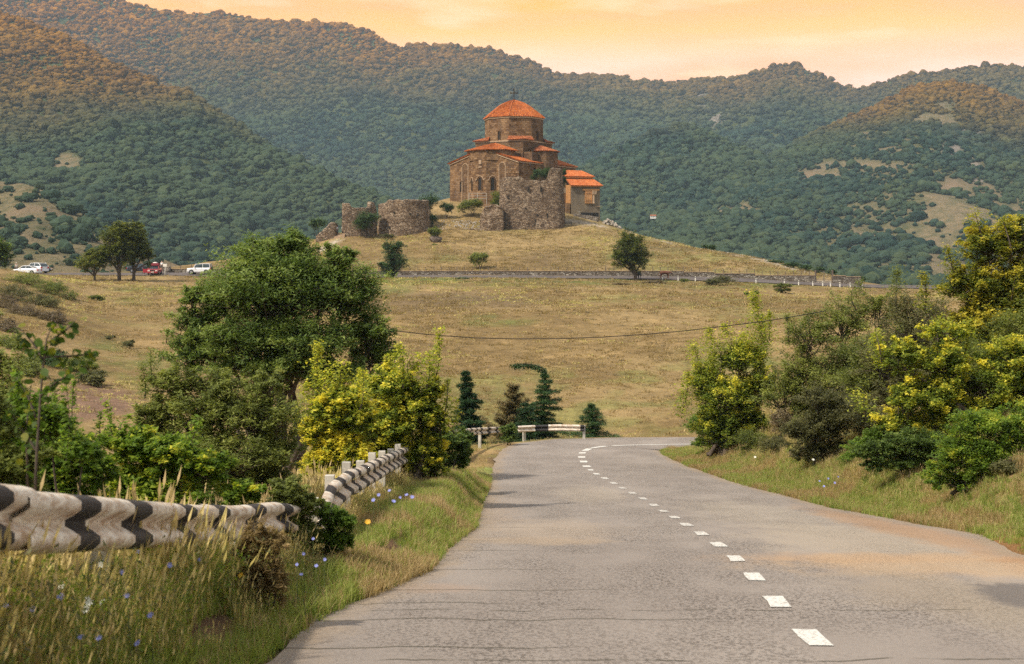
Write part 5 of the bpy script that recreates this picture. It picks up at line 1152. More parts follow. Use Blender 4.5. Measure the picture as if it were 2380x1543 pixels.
conifer('cedar', 'little cedar at the end of the far guardrail', (1380, 1008), (1374, 938), 70.5, 100, 'cedar', 7, 9, dens=1.6, size=.11, droop=.1)
conifer('pine', 'rounded browning pine between the spruce and the bent cedar', (1190, 1000), (1192, 895), 75, 110, 'pine', 8, 11, dens=1.8, size=.16, droop=-.3)
conifer('spruce', 'low dark conifer with level boughs in front of the pine', (1225, 1003), (1222, 935), 71, 120, 'spruce', 9, 9, dens=1.4, size=.12)

# ------------------------------------------------------------------ the thickets beside the road
plant('ash_tree', 'big dark green ash tree filling the left of the meadow', 'tree', (650, 1000), 42, [(650, 700, 200, 130), (650, 640, 130, 90), (520, 700, 100, 80, .6), (790, 690, 110, 90, .4), (600, 790, 150, 70, -.8), (680, 575, 60, 42), (590, 590, 60, 42, .5), (450, 770, 62, 60), (860, 780, 60, 70), (720, 800, 130, 70, -1), (500, 820, 90, 50), (650, 855, 180, 48, -1), (790, 610, 50, 50), (450, 700, 40, 45), (865, 835, 75, 60, .3), (440, 830, 75, 55, .2), (780, 870, 100, 50, -.8)], 'ash', 135000, .135, .32, 1100, spikes=[(672, 528, 600, 50), (590, 545, 600, 40), (815, 595, 660, 40), (385, 775, 800, 30), (830, 650, 720, 40)], seed=201, trunk=.16, clump=.17, tipw=.45, stems=3, hang=.2)
plant('hawthorn', 'yellow-tipped bush left of the spruce above the middle guardrail', 'bush', (900, 1050), 31, [(905, 910, 80, 60), (955, 950, 75, 70), (870, 985, 100, 55, -.3), (1000, 920, 36, 46), (1012, 985, 42, 56)], 'yellow', 44000, .075, .62, 420, spikes=[(1022, 762, 900, 26), (1000, 815, 900, 34), (968, 820, 900, 36), (932, 796, 900, 40), (900, 830, 900, 38), (872, 858, 930, 34), (1040, 880, 980, 26), (850, 890, 960, 30), (1055, 930, 1010, 24)], seed=202, trunk=.1, clump=.15, tipw=.8, stems=5, bias=-.02)
plant('hawthorn', 'spiky yellow-leaved bush in front of the big ash', 'bush', (770, 1050), 27, [(765, 960, 60, 50), (800, 935, 55, 45), (740, 1005, 55, 50), (830, 975, 55, 50)], 'yellow', 30000, .068, .62, 380, spikes=[(733, 800, 950, 44), (760, 862, 950, 34), (792, 838, 950, 42), (822, 880, 950, 34), (848, 856, 950, 38), (708, 892, 980, 36), (690, 935, 1000, 28), (775, 890, 960, 30)], seed=203, trunk=.08, clump=.15, tipw=.9, stems=5, bias=.03)
plant('willow_bush', 'wide dark olive bush in front of the big ash tree', 'bush', (540, 1130), 20.5, [(480, 950, 130, 80), (600, 980, 110, 80), (400, 900, 70, 50), (540, 1060, 140, 70, -.5), (650, 1060, 70, 60), (380, 960, 60, 60), (500, 900, 90, 50), (350, 1000, 60, 70), (620, 900, 60, 50)], 'olive', 54000, .062, .36, 420, spikes=[(345, 815, 900, 30), (318, 850, 930, 26), (420, 830, 890, 30)], seed=204, trunk=.08, clump=.15, tipw=.15, stems=6, bias=.05)
plant('dogwood', 'bright green bush with a few yellow leaves above the near guardrail', 'bush', (420, 1165), 14.2, [(380, 1060, 110, 55), (470, 1090, 80, 45), (300, 1040, 70, 50), (560, 1140, 70, 30), (340, 1120, 110, 35)], 'fresh', 30000, .055, .55, 330, spikes=[(465, 965, 1040, 34), (300, 965, 1020, 40), (245, 930, 1010, 30)], seed=205, trunk=.035, clump=.15, tipw=.35, stems=7)
plant('dogwood', 'pale green bush with yellow sprays at the left behind the guardrail', 'bush', (190, 1150), 12.4, [(160, 1060, 90, 60), (90, 1100, 80, 50), (230, 1100, 60, 45), (60, 1040, 60, 60)], 'fresh', 22000, .05, .55, 260, spikes=[(175, 880, 1000, 14), (115, 905, 1000, 20), (225, 960, 1040, 24)], seed=206, trunk=.03, clump=.15, tipw=.35, stems=6, bias=-.05)
plant('low_bush', 'dark bush swallowing the gap between the two guardrails', 'bush', (668, 1200), 14.6, [(665, 1145, 48, 40), (700, 1180, 50, 32, .2), (640, 1185, 40, 26)], 'olive', 15000, .045, .4, 190, seed=207, trunk=.02, clump=.15, stems=8, bias=-.05)
plant('low_bush', 'dark green bush where the middle guardrail disappears', 'bush', (1040, 1075), 36, [(1035, 1032, 36, 36), (1060, 1042, 36, 34, .3), (1075, 1030, 26, 24, 1)], 'ash', 15000, .07, .5, 190, seed=208, trunk=.03, clump=.16, stems=6)
plant('low_bush', 'small green bush between the two far guardrail pieces', 'bush', (1182, 1012), 64, [(1182, 998, 24, 13)], 'ash', 2600, .1, .5, 60, seed=209, trunk=.03, stems=5)
plant('thorn_bush', 'dark drab bush behind the near guardrail at the left edge', 'bush', (40, 1150), 8.2, [(20, 1090, 70, 60), (80, 1060, 50, 40), (-20, 1000, 60, 90)], 'olive', 15000, .03, .45, 220, spikes=[(35, 935, 1060, 30)], seed=210, trunk=.012, clump=.15, stems=6, bias=-.05)
plant('withered_weed', 'withered brown weed clump below the end of the near guardrail', 'weed', (620, 1320), 11.3, [(600, 1250, 46, 44), (640, 1270, 40, 36), (570, 1290, 34, 30)], 'straw', 7000, .035, .3, 150, seed=211, trunk=.01, clump=.16, stems=8, bias=-.1)
plant('roadside_weed', 'green weed clump under the end of the middle guardrail', 'weed', (760, 1230), 15.0, [(765, 1200, 44, 32), (800, 1215, 34, 24)], 'fresh', 6500, .04, .4, 120, seed=212, trunk=.01, clump=.17, stems=8, bias=-.1)
# right-hand bank
plant('hawthorn', 'yellow-tipped small tree at the inside of the bend', 'tree', (1700, 1020), 53, [(1722, 845, 58, 60), (1690, 925, 88, 60), (1650, 895, 50, 55, .4), (1765, 900, 42, 70), (1700, 980, 80, 40)], 'yellow', 38000, .10, .6, 380, spikes=[(1752, 674, 850, 44), (1775, 735, 850, 30), (1725, 775, 850, 44), (1645, 762, 880, 34), (1612, 798, 920, 36), (1685, 752, 860, 44), (1598, 862, 960, 34), (1660, 820, 900, 34), (1785, 720, 790, 22), (1740, 880, 980, 40)], seed=221, trunk=.10, clump=.16, tipw=.75, stems=5, bias=-.08)
plant('privet_bush', 'tall rounded dark green thicket on the bank right of the bend', 'bush', (1900, 1010), 50, [(1880, 790, 80, 80), (1960, 760, 80, 80), (1860, 880, 70, 80), (1960, 870, 110, 90, -.4), (2040, 740, 60, 60), (1930, 960, 100, 60), (1815, 930, 60, 90), (1840, 990, 50, 40), (2050, 900, 90, 90)], 'olive', 60000, .10, .4, 420, seed=222, trunk=.12, clump=.14, stems=6, bias=.08, spikes=[(1830, 735, 800, 16), (1995, 650, 720, 30), (2085, 622, 720, 36)])
plant('sage_bush', 'broad grey-green thicket in the middle of the right bank', 'bush', (2130, 1000), 43, [(2120, 760, 100, 90), (2200, 800, 100, 100), (2060, 850, 80, 90), (2150, 900, 110, 80, -.4), (2260, 900, 120, 110, .5), (2360, 800, 110, 110, 1), (2060, 960, 90, 60)], 'sage', 60000, .09, .36, 400, seed=223, trunk=.12, clump=.14, stems=6, bias=.05)
plant('hawthorn', 'tall golden-tipped tree rising at the upper right', 'tree', (2330, 1000), 39, [(2290, 580, 70, 60), (2370, 560, 80, 60), (2260, 670, 80, 60), (2360, 680, 100, 80), (2440, 620, 80, 90), (2300, 780, 110, 80)], 'gold', 60000, .095, .55, 460, spikes=[(2270, 492, 590, 44), (2320, 505, 600, 40), (2195, 570, 650, 30), (2225, 612, 690, 34), (2345, 520, 600, 30), (2140, 630, 720, 30)], seed=224, trunk=.17, clump=.14, tipw=.8, stems=5, bias=.02)
plant('hawthorn', 'golden-leaved bush arching over the right side of the bank', 'bush', (2240, 1080), 33, [(2100, 830, 60, 50), (2190, 850, 80, 60), (2290, 900, 100, 70), (2160, 930, 100, 60), (2340, 850, 80, 80), (2260, 970, 110, 50), (2200, 780, 60, 40), (2120, 1000, 90, 50, .5), (2330, 960, 110, 80, .5), (2420, 900, 90, 120, .5)], 'yellow', 80000, .075, .6, 480, spikes=[(2042, 770, 860, 44), (2200, 735, 830, 50), (2110, 790, 880, 40), (1985, 905, 960, 40), (2255, 745, 840, 36)], seed=225, trunk=.1, clump=.14, tipw=.75, stems=6, bias=-.02)
plant('sage_bush', 'low dark grey bush at the foot of the right bank', 'bush', (1910, 1060), 40, [(1890, 1000, 80, 50), (1960, 980, 80, 70), (1860, 1020, 50, 34), (2030, 1000, 60, 60), (1900, 930, 60, 40)], 'sage', 40000, .08, .38, 360, seed=226, trunk=.05, clump=.15, stems=8, bias=-.03)
plant('privet_bush', 'deep green bush behind the golden arching bush on the right bank', 'bush', (2080, 980), 47, [(2060, 840, 120, 90), (2150, 800, 100, 90), (2000, 900, 90, 70), (2100, 930, 120, 60)], 'olive', 34000, .10, .42, 360, seed=234, trunk=.06, clump=.15, stems=7, bias=.05)
plant('privet_bush', 'shaded green bush at the right edge between the golden tree and the thorny bush', 'bush', (2340, 1010), 37, [(2300, 860, 120, 90), (2390, 780, 90, 110), (2380, 920, 110, 80), (2230, 960, 90, 60)], 'olive', 34000, .085, .42, 360, seed=235, trunk=.06, clump=.15, stems=7)
plant('low_bush', 'leafy green bush filling the foot of the bank under the golden bushes', 'bush', (2130, 1085), 32, [(2120, 1035, 80, 40), (2040, 1050, 60, 30), (2200, 1050, 60, 40)], 'ash', 30000, .065, .5, 300, seed=233, trunk=.03, clump=.15, stems=8)
plant('low_bush', 'small bright green bush at the tip of the inner bend', 'bush', (1640, 1030), 56, [(1640, 990, 50, 36), (1680, 1000, 36, 28)], 'fresh', 9000, .09, .5, 140, seed=227, trunk=.04, clump=.16, stems=6, bias=-.1)
plant('low_bush', 'thorny green bush at the right edge above the verge', 'bush', (2260, 1130), 27.5, [(2240, 1060, 90, 60), (2340, 1060, 80, 60), (2400, 1000, 60, 80), (2180, 1090, 50, 30), (2300, 1000, 110, 50)], 'fresh', 44000, .06, .5, 360, seed=228, trunk=.04, clump=.15, stems=8, tipw=.2, bias=.05)
plant('low_bush', 'pale green trailing bush below the golden-leaved bush', 'bush', (2100, 1060), 34, [(2080, 1020, 80, 36), (2010, 1040, 60, 26), (2150, 1000, 60, 50)], 'fresh', 22000, .07, .5, 240, seed=229, trunk=.03, clump=.15, stems=7, bias=-.08)
plant('dry_thorn', 'dry reddish twiggy bush between the green bushes of the bank', 'bush', (1810, 1015), 48, [(1815, 985, 30, 40)], 'brush', 3500, .08, .3, 130, seed=230, trunk=.03, clump=.16, stems=8, bias=.25)

# the blurred sapling in the left foreground: big leaves, each one its own
def sapling():
    rs = np.random.default_rng(300); Y = 6.9; x0 = S(85, Y); z0 = zrail(Y) - 1.0
    e = empty('sapling', (x0, Y, z0), 'thin young sapling with large green leaves, blurred in the left foreground', 'sapling'); org = np.array([x0, Y, z0])
    pt = lambda dx, dy, d=0: np.array([S(dx, Y), Y + d, ZZ(dy, Y)]) - org
    st = MB(); main = [pt(80, 1180), pt(85, 1060), pt(92, 950), pt(100, 850), pt(108, 790), pt(122, 752)]; st.tube(main, [.007, .0065, .006, .005, .004, .002], 6)
    br = [[pt(90, 990), pt(50, 930, .1), pt(20, 880, .1)], [pt(95, 920), pt(150, 880, -.1), pt(200, 860, -.1)], [pt(102, 840), pt(60, 800, .1), pt(35, 770, .1)], [pt(106, 800), pt(150, 770, 0), pt(175, 745, 0)], [pt(86, 1050), pt(40, 1010, .1), pt(5, 960, .1)], [pt(104, 830), pt(160, 830, .1), pt(205, 825, .1)], [pt(48, 1150, .1), pt(45, 1000, .1), pt(48, 900, .15)]]
    for b in br: st.tube(b, [.006, .005, .002], 5)
    stem = st.build('stem', M_BARK, e, smooth=True)
    mats = [leaf_mat('sapling_leaf_%d' % i, ((0, a), (1, b)), .45) for i, (a, b) in enumerate((((.05, .10, .015), (.09, .15, .02)), ((.12, .17, .02), (.25, .24, .03)), ((.035, .065, .015), (.06, .10, .02))))]
    ms = []
    for m_ in mats:
        V = [(0, 0, 0), (.16, .30, .03), (.62, .36, .05), (1, 0, -.06), (.62, -.36, .05), (.16, -.30, .03), (.4, 0, 0)]
        ms.append(mesh_np('leaf', V, [(0, 1, 6, 5), (1, 2, 3, 6), (6, 3, 4, 5)], [m_], True, attrs={'t': ('FLOAT', rs.random(7))}))
    n = 0
    for p_ in [main[1:]] + br:
        p_ = np.array(p_); d = np.r_[0, np.cumsum(np.linalg.norm(np.diff(p_, axis=0), axis=1))]
        for k in range(26):
            t = d[-1] * (.15 + .87 * rs.random()); q = np.array([np.interp(t, d, p_[:, i]) for i in range(3)]) + rs.normal(0, .018, 3)
            o = link('leaf', ms[rs.choice(3, p=(.45, .2, .35))], e); o.location = q; o.rotation_euler = (rs.normal(0, .7), rs.normal(.5, .4), rs.random() * 6.28); s = rs.uniform(.03, .06); o.scale = (s, s, s)
sapling()
plant('thin_sapling', 'thin airy sapling with small leaves right of the blurred sapling', 'sapling', (150, 1150), 9.0, [(120, 1000, 60, 70), (60, 980, 60, 80), (190, 1060, 50, 50), (20, 1040, 50, 60)], 'fresh', 5200, .042, .6, 110, spikes=[(172, 862, 1060, 22), (35, 860, 1040, 26), (110, 900, 1040, 26)], seed=240, trunk=.012, clump=.2, stems=4)

for i, (kd, dx, dy, Y, rx, ry, lb) in enumerate((('sage', 1800, 1038, 46, 44, 26, 'low grey-green bush under the left end of the right bank thicket'), ('fresh', 1985, 1072, 37.5, 46, 24, 'small light green bush between the dark grey bush and the trailing bush'), ('olive', 2085, 1092, 33.5, 44, 22, 'small olive bush at the front of the right bank below the leafy bush'), ('fresh', 2185, 1112, 30.5, 46, 26, 'small bright bush left of the thorny green bush'), ('sage', 2350, 1128, 26.5, 60, 26, 'low grey-green bush at the right edge under the thorny bush'), ('brush', 1870, 1058, 42, 40, 18, 'low dry brown scrub at the foot of the dark grey bush'), ('olive', 1740, 1022, 50, 46, 26, 'low olive bush at the roots of the yellow-tipped tree'))): plant('verge_bush', lb, 'bush', (dx, dy + ry), Y, [(dx, dy, rx, ry), (dx + rx * .5, dy + ry * .3, rx * .7, ry * .7, -.3)], kd, 7000, .06, .45, 130, seed=260 + i, trunk=.02, stems=6, clump=.22)

plant('willow_bush', 'loose olive bush behind the blurred sapling at the left edge', 'bush', (40, 1150), 16.5, [(20, 930, 60, 60), (95, 985, 60, 55), (-20, 860, 50, 60), (30, 1030, 90, 50), (170, 1030, 50, 40)], 'olive', 20000, .05, .42, 260, spikes=[(60, 830, 960, 30), (10, 780, 900, 34), (130, 900, 1010, 26)], seed=280, trunk=.03, clump=.2, tipw=.25, stems=6, bias=.05)
# ------------------------------------------------------------------ roadside stone wall, fence, gate
def zroadfar(dx, Y): x = S(dx, Y); return float(z_up(x, min(Y, UY1))) if Y < 243 else gz(x, Y)
def stone_wall(name, label, xs, tops, Y=240.8, th=.45):
    e = empty(name, (S(xs[0], Y), Y, zroadfar(xs[0], Y)), label, 'stone wall'); org = np.array(e.location); dxs = np.arange(xs[0], xs[-1], 5.0); mb = MB(); cp = MB()
    k = 0
    for a, b in zip(dxs[:-1], dxs[1:]):
        ta = tops(a); x0, x1 = S(a, Y) - org[0], S(b, Y) - org[0]; z0 = zroadfar(a, Y) - org[2] - .25; z1 = zroadfar(b, Y) - org[2] - .25
        ht = ta(a) if callable(ta) else ta
        hz_ = (HZ - ht) * K * Y - org[2]
        V = [(x0, 0, z0), (x1, 0, z1), (x1, 0, hz_), (x0, 0, hz_), (x0, th, z0), (x1, th, z1), (x1, th, hz_), (x0, th, hz_)]
        mb.add(V, [(0, 1, 2, 3), (5, 4, 7, 6), (3, 2, 6, 7), (4, 0, 3, 7), (1, 5, 6, 2)])
        cp.add([(x0, -.07, hz_ + .005), (x1, -.07, hz_ + .005), (x1, th + .07, hz_ + .005), (x0, th + .07, hz_ + .005), (x0, -.07, hz_ + .09), (x1, -.07, hz_ + .09), (x1, th + .07, hz_ + .09), (x0, th + .07, hz_ + .09)], [(4, 5, 6, 7), (0, 1, 5, 4), (2, 3, 7, 6), (3, 0, 4, 7), (1, 2, 6, 5)])
    mb.build('masonry', M_DRY, e); cp.build('coping', M_TRIM, e); return e
def top_main(a):
    for lim, v in ((850, None), (1590, 630.2), (1660, 632.6), (1755, 635.8), (1898, 640.2)):
        if a < lim: return v if v is not None else float(np.interp(a, (395, 600, 850), (625.5, 626.5, 629.6)))
    return 640.2
stone_wall('stone_wall', 'long low grey stone wall stepping down behind the upper road', (395, 1898), top_main)
stone_wall('stone_wall', 'short end of the stone wall right of the metal gate', (1936, 2002), lambda a: 641.3 if a < 1962 else 643.5)
p = np.array([S(378, 240.4), 240.4, 0]); z_ = zroadfar(380, 240)
ruin_wall('wall_pier', 'thick stone pier at the left start of the wall behind the sign', [(S(377, 240.5), 240.5, z_, z_ + 1.02), (S(396, 240.5), 240.5, z_, z_ + 1.0)], 1.0, 0, M_DRY, .05, .2, seed=17, toprough=.05, sink=.2, cat='pier')
M_POST = simple('weathered_post', (.12, .09, .07), .9, var=.3)
M_WIRE = simple('fence_wire', (.10, .09, .08), .6, .5)
def build_fence():
    e = empty('wire_fence', (0, 243.6, 0), 'wire fence on thin wooden posts standing behind the stone wall', 'fence'); Y = 243.6; pm = MB().box((0, 0, 0), (.1, .1, 1.75)).mesh('post', M_POST)
    xs = list(np.arange(420, 850, 25)) + list(np.arange(862, 1895, 18.2)) ; tp = []
    for i, a in enumerate(xs):
        a = a + random.uniform(-1, 1); x = S(a, Y); zt = (HZ - top_main(a)) * K * 240.8 + .72 + random.uniform(-.06, .06); o = link('post', pm, e); o.location = (x, 0, zt - .87); o.rotation_euler = (0, random.uniform(-.04, .04), 0); tp.append((x, 0, zt - .08))
    for k in (0, .3, .6):
        m_ = MB(); m_.tube([(q[0], -.05, q[2] - k) for q in tp], .012, 3); m_.build('wire', M_WIRE, e)
build_fence()
def build_gate():
    Y = 241; e = empty('field_gate', (S(1915, Y), Y, zroadfar(1915, Y)), 'grey metal field gate closing the gap in the stone wall', 'gate'); g = simple('gate_metal', (.16, .14, .12), .6, .5); z0 = e.location.z; w_ = 20 * K * Y; zt = ZZ(627.5, Y) - z0
    for s in (-1, 1): q = MB(); q.box((s * w_, 0, zt / 2 - .1), (.22, .22, zt + .2)); q.build('gate_post', M_POST, e)
    for s in (-1, 1):
        q = MB(); a, b = (s * .05, s * (w_ - .14)); x0, x1 = min(a, b), max(a, b)
        for z in (.25, .55, .85, zt - .15): q.tube([(x0, 0, z), (x1, 0, z)], .03, 5)
        for x in (x0, x1): q.tube([(x, 0, .25), (x, 0, zt - .15)], .035, 5)
        q.tube([(x0, 0, .25), (x1, 0, zt - .15)], .025, 5); q.build('gate_leaf', g, e)
build_gate()
M_WHITE = simple('white_paint', (.72, .69, .62), .6, var=.12)
def build_markers():
    pr = MB(); pr.box((0, 0, .3), (.14, .12, .85)); me = pr.mesh('post', M_WHITE)
    bl = MB(); bl.box((0, -.062, .55), (.142, .012, .12)); bme = bl.mesh('reflector', M_DARK)
    spots = [(1540, 'in front of the brown cow\'s hind legs'), (1576, 'right of the brown cow'), (1616, 'third from the left by the road edge'), (1757, 'by the wide grey-green bush'), (1823, 'below the wall\'s lower end'), (1856, 'left of the gate'), (1889, 'below the left gate post'), (1912, 'below the middle of the gate'), (1930, 'below the right gate post'), (1952, 'near the wall end'), (1976, 'right of the gate'), (2004, 'rightmost before the thicket')]
    for dx, wh in spots:
        e = empty('marker_post', (S(dx, 232.6), 232.6, gz(S(dx, 232.6), 232.6)), 'white roadside marker post ' + wh, 'marker post', 'white marker posts along the upper road'); link('post', me, e); link('reflector', bme, e)
build_markers()
def build_sign():
    Y = 232; z0 = gz(S(383.5, Y), Y); e = empty('sign_board', (S(383.5, Y), Y, z0), 'small blank-backed white sign on a thin white pole by the upper road', 'sign'); t = ZZ(613, Y) - z0
    q = MB(); q.tube([(0, 0, -.1), (0, 0, t)], .045, 6); q.build('pole', M_WHITE, e); q = MB(); q.box((0, -.06, t - .22), (.62, .04, .46)); q.build('board', M_WHITE, e)
build_sign()

# ------------------------------------------------------------------ guardrails
def rail_paint():
    m = NT('rail_paint_white'); p = m.pos(); n = m.noise(m.mapping(p, (1, 1, 2.5)), 6, 6, .7)
    c_ = m.mix(m.rng(n, .40, .64, 0, .9), (.76, .70, .60), (.34, .21, .12)); c_ = m.mix(m.rng(m.noise(p, 22, 4, .7), .6, .72), c_, (.20, .10, .05))
    return m.done(m.bsdf(c_, .5, spec=.35))
M_RW = rail_paint(); M_RB = simple('rail_paint_black', (.022, .019, .019), .75, var=.5, scale=5); M_CONC = simple('white_concrete', (.46, .43, .37), .85, var=.25, scale=5)
W_PROF = [(.00, 0), (.045, .012), (.085, .045), (.085, .085), (.045, .115), (.0, .14), (.0, .172), (.045, .195), (.085, .225), (.085, .268), (.045, .298), (.0, .31)]
def guardrail(name, label, path, period, black, phase=0, post_h=.1, post_w=.12, post_every=2.0, post_over=0.0, hscale=1.0, seglen=4.0, twist=0):
    """path (x,y,ztop); corrugated beam sections are parts, posts are parts"""
    path = np.array(path, float); d = np.r_[0, np.cumsum(np.linalg.norm(np.diff(path, axis=0), axis=1))]; T = d[-1]
    e = empty(name, tuple(path[0] - (0, 0, .8)), label, 'guardrail'); org = np.array(e.location)
    def pos(t): return np.array([np.interp(t, d, path[:, i]) for i in range(3)])
    ts = np.arange(0, T, .04); ts = np.append(ts, T); Q = np.array([pos(t) for t in ts]); 
    for _ in range(30): Q[1:-1] = (Q[:-2] + 2 * Q[1:-1] + Q[2:]) / 4
    tg = np.gradient(Q, axis=0); tg /= np.linalg.norm(tg, axis=1)[:, None]; nr = np.stack([tg[:, 1], -tg[:, 0], 0 * tg[:, 0]], 1); nr /= np.linalg.norm(nr, axis=1)[:, None]
    ns = max(1, round(T / seglen)); prof = np.array(W_PROF)
    for s in range(ns):
        a, b = int(len(ts) * s / ns), min(len(ts) - 1, int(len(ts) * (s + 1) / ns) + 5); V = []; F = []; Mx = []; off = .006 * (s % 2)
        dent = random.uniform(-.012, .012); lift = random.uniform(-.014, .014)
        for i in range(a, b + 1):
            w = .02 * math.sin(ts[i] * 2.3 + s) * .6
            for (o, z) in prof: V.append(Q[i] - org + nr[i] * (o * hscale + off + dent + w * z * 3) + np.array([0, 0, (z - .31) * hscale + lift]))
        m_ = len(prof); n = b - a + 1
        for (o, z) in (): pass
        base = len(V)
        for i in range(a, b + 1):
            for (o, z) in prof: V.append(Q[i] - org + nr[i] * (o * hscale + off + dent - .006) + np.array([0, 0, (z - .31) * hscale + lift]))
        for i in range(n - 1):
            t = ts[a + i]; ph = ((t + phase + (fbm(np.array([t * .9]), np.array([1.]), 2, 5)[0] - .5) * .25) % period)
            blk = 1 if ph < black else 0
            for j in range(m_ - 1):
                F.append((i * m_ + j, (i + 1) * m_ + j, (i + 1) * m_ + j + 1, i * m_ + j + 1)); Mx.append(blk)
                F.append((base + i * m_ + j + 1, base + (i + 1) * m_ + j + 1, base + (i + 1) * m_ + j, base + i * m_ + j)); Mx.append(blk)
        link('rail_beam', mesh_np('rail_beam', np.array(V), F, [M_RW, M_RB], True, Mx), e)
    t = .4
    while t < T:
        q = pos(t); i = min(len(ts) - 1, int(t / .04)); n_ = nr[i]; pb = q - n_ * (post_w / 2 + .03); g = gz(pb[0], pb[1]); h = pb[2] - g + post_over + random.uniform(-.03, .05) - (.05 if post_over == 0 else 0); m_ = MB(); m_.box((0, 0, h / 2 - .15), (post_w, post_w, h + .3), rz=math.atan2(tg[i][1], tg[i][0]), ry=random.uniform(-.03, .03))
        o = m_.build('post', M_CONC, e); o.location = pb - org; o.location.z = g - org[2]; t += post_every
    return e
RX = -2.33
guardrail('guardrail', 'near black and white guardrail, rust-stained, blurred at the left edge', [(RX + .1, 2.2, zrail(2.2)), (RX, 5, zrail(5)), (RX, 6.4, zrail(6.4)), (RX - .06, 8.5, zrail(8.5)), (RX - .1, 10.8, -1.86), (RX - .05, 12.2, -2.12), (RX + .02, 13.8, -2.36), (RX + .1, 15.4, -2.68)], 1.32, .42, 1.32, post_every=2.0, seglen=4.0)
guardrail('guardrail', 'middle black and white guardrail on white concrete posts curving along the verge', [(RX + .06, 16.6, -2.92), (RX, 18, -2.88), (RX, 20, -3.0), (RX, 22.7, -3.26), (RX, 28, -3.80), (RX - .02, 34, -4.42), (RX - .1, 40, -5.2), (RX - .2, 45, -5.9)], 1.02, .42, 0, post_every=1.9, post_over=.05, post_w=.12, seglen=4.0, hscale=1.2)
gy = lambda dx, dy, Y: tuple(P(dx, dy, Y))
guardrail('guardrail', 'far curved guardrail left of the small bush at the bend', [gy(1040, 1001, 54), gy(1060, 999, 57), gy(1085, 996, 60), gy(1115, 993.5, 63), gy(1157, 991.5, 65.5)], 1.15, .38, .3, post_every=3.0, seglen=4)
guardrail('guardrail', 'straight far guardrail right of the small bush at the bend', [gy(1203, 990.5, 67.5), gy(1250, 988, 68), gy(1300, 986.5, 68), gy(1358, 988, 68)], 2.15, .62, 1.2, post_every=2.9, seglen=4.3)

# ------------------------------------------------------------------ vehicles
M_GLASS = NT('car_glass'); M_GLASS = M_GLASS.done(M_GLASS.bsdf((.03, .045, .05), .08, spec=.8)); M_TYRE = simple('tyre_rubber', (.015, .015, .015), .85); M_RIM = simple('alloy', (.45, .45, .46), .35, .7); M_TRIMB = simple('black_trim', (.02, .02, .02), .6)
def paint(name, c_): return simple(name, c_, .3, var=.03, coat=.6)
M_WP = paint('white_car_paint', (.78, .78, .78)); M_RP = paint('red_car_paint', (.36, .03, .045)); M_DP = paint('dark_car_paint', (.03, .035, .05))
M_TAIL = simple('tail_lamp', (.45, .015, .02), .25); M_HEAD = simple('head_lamp', (.75, .75, .7), .15)
def loft(mb, st, m=0):
    n = len(st[0]); b = len(mb.v)
    for s in st: mb.v += [tuple(q) for q in s]
    for i in range(len(st) - 1):
        for j in range(n): k = (j + 1) % n; mb.f.append((b + i * n + j, b + i * n + k, b + (i + 1) * n + k, b + (i + 1) * n + j)); mb.m.append(m)
    mb.f.append(tuple(b + j for j in range(n - 1, -1, -1))); mb.f.append(tuple(b + (len(st) - 1) * n + j for j in range(n))); mb.m += [m, m]
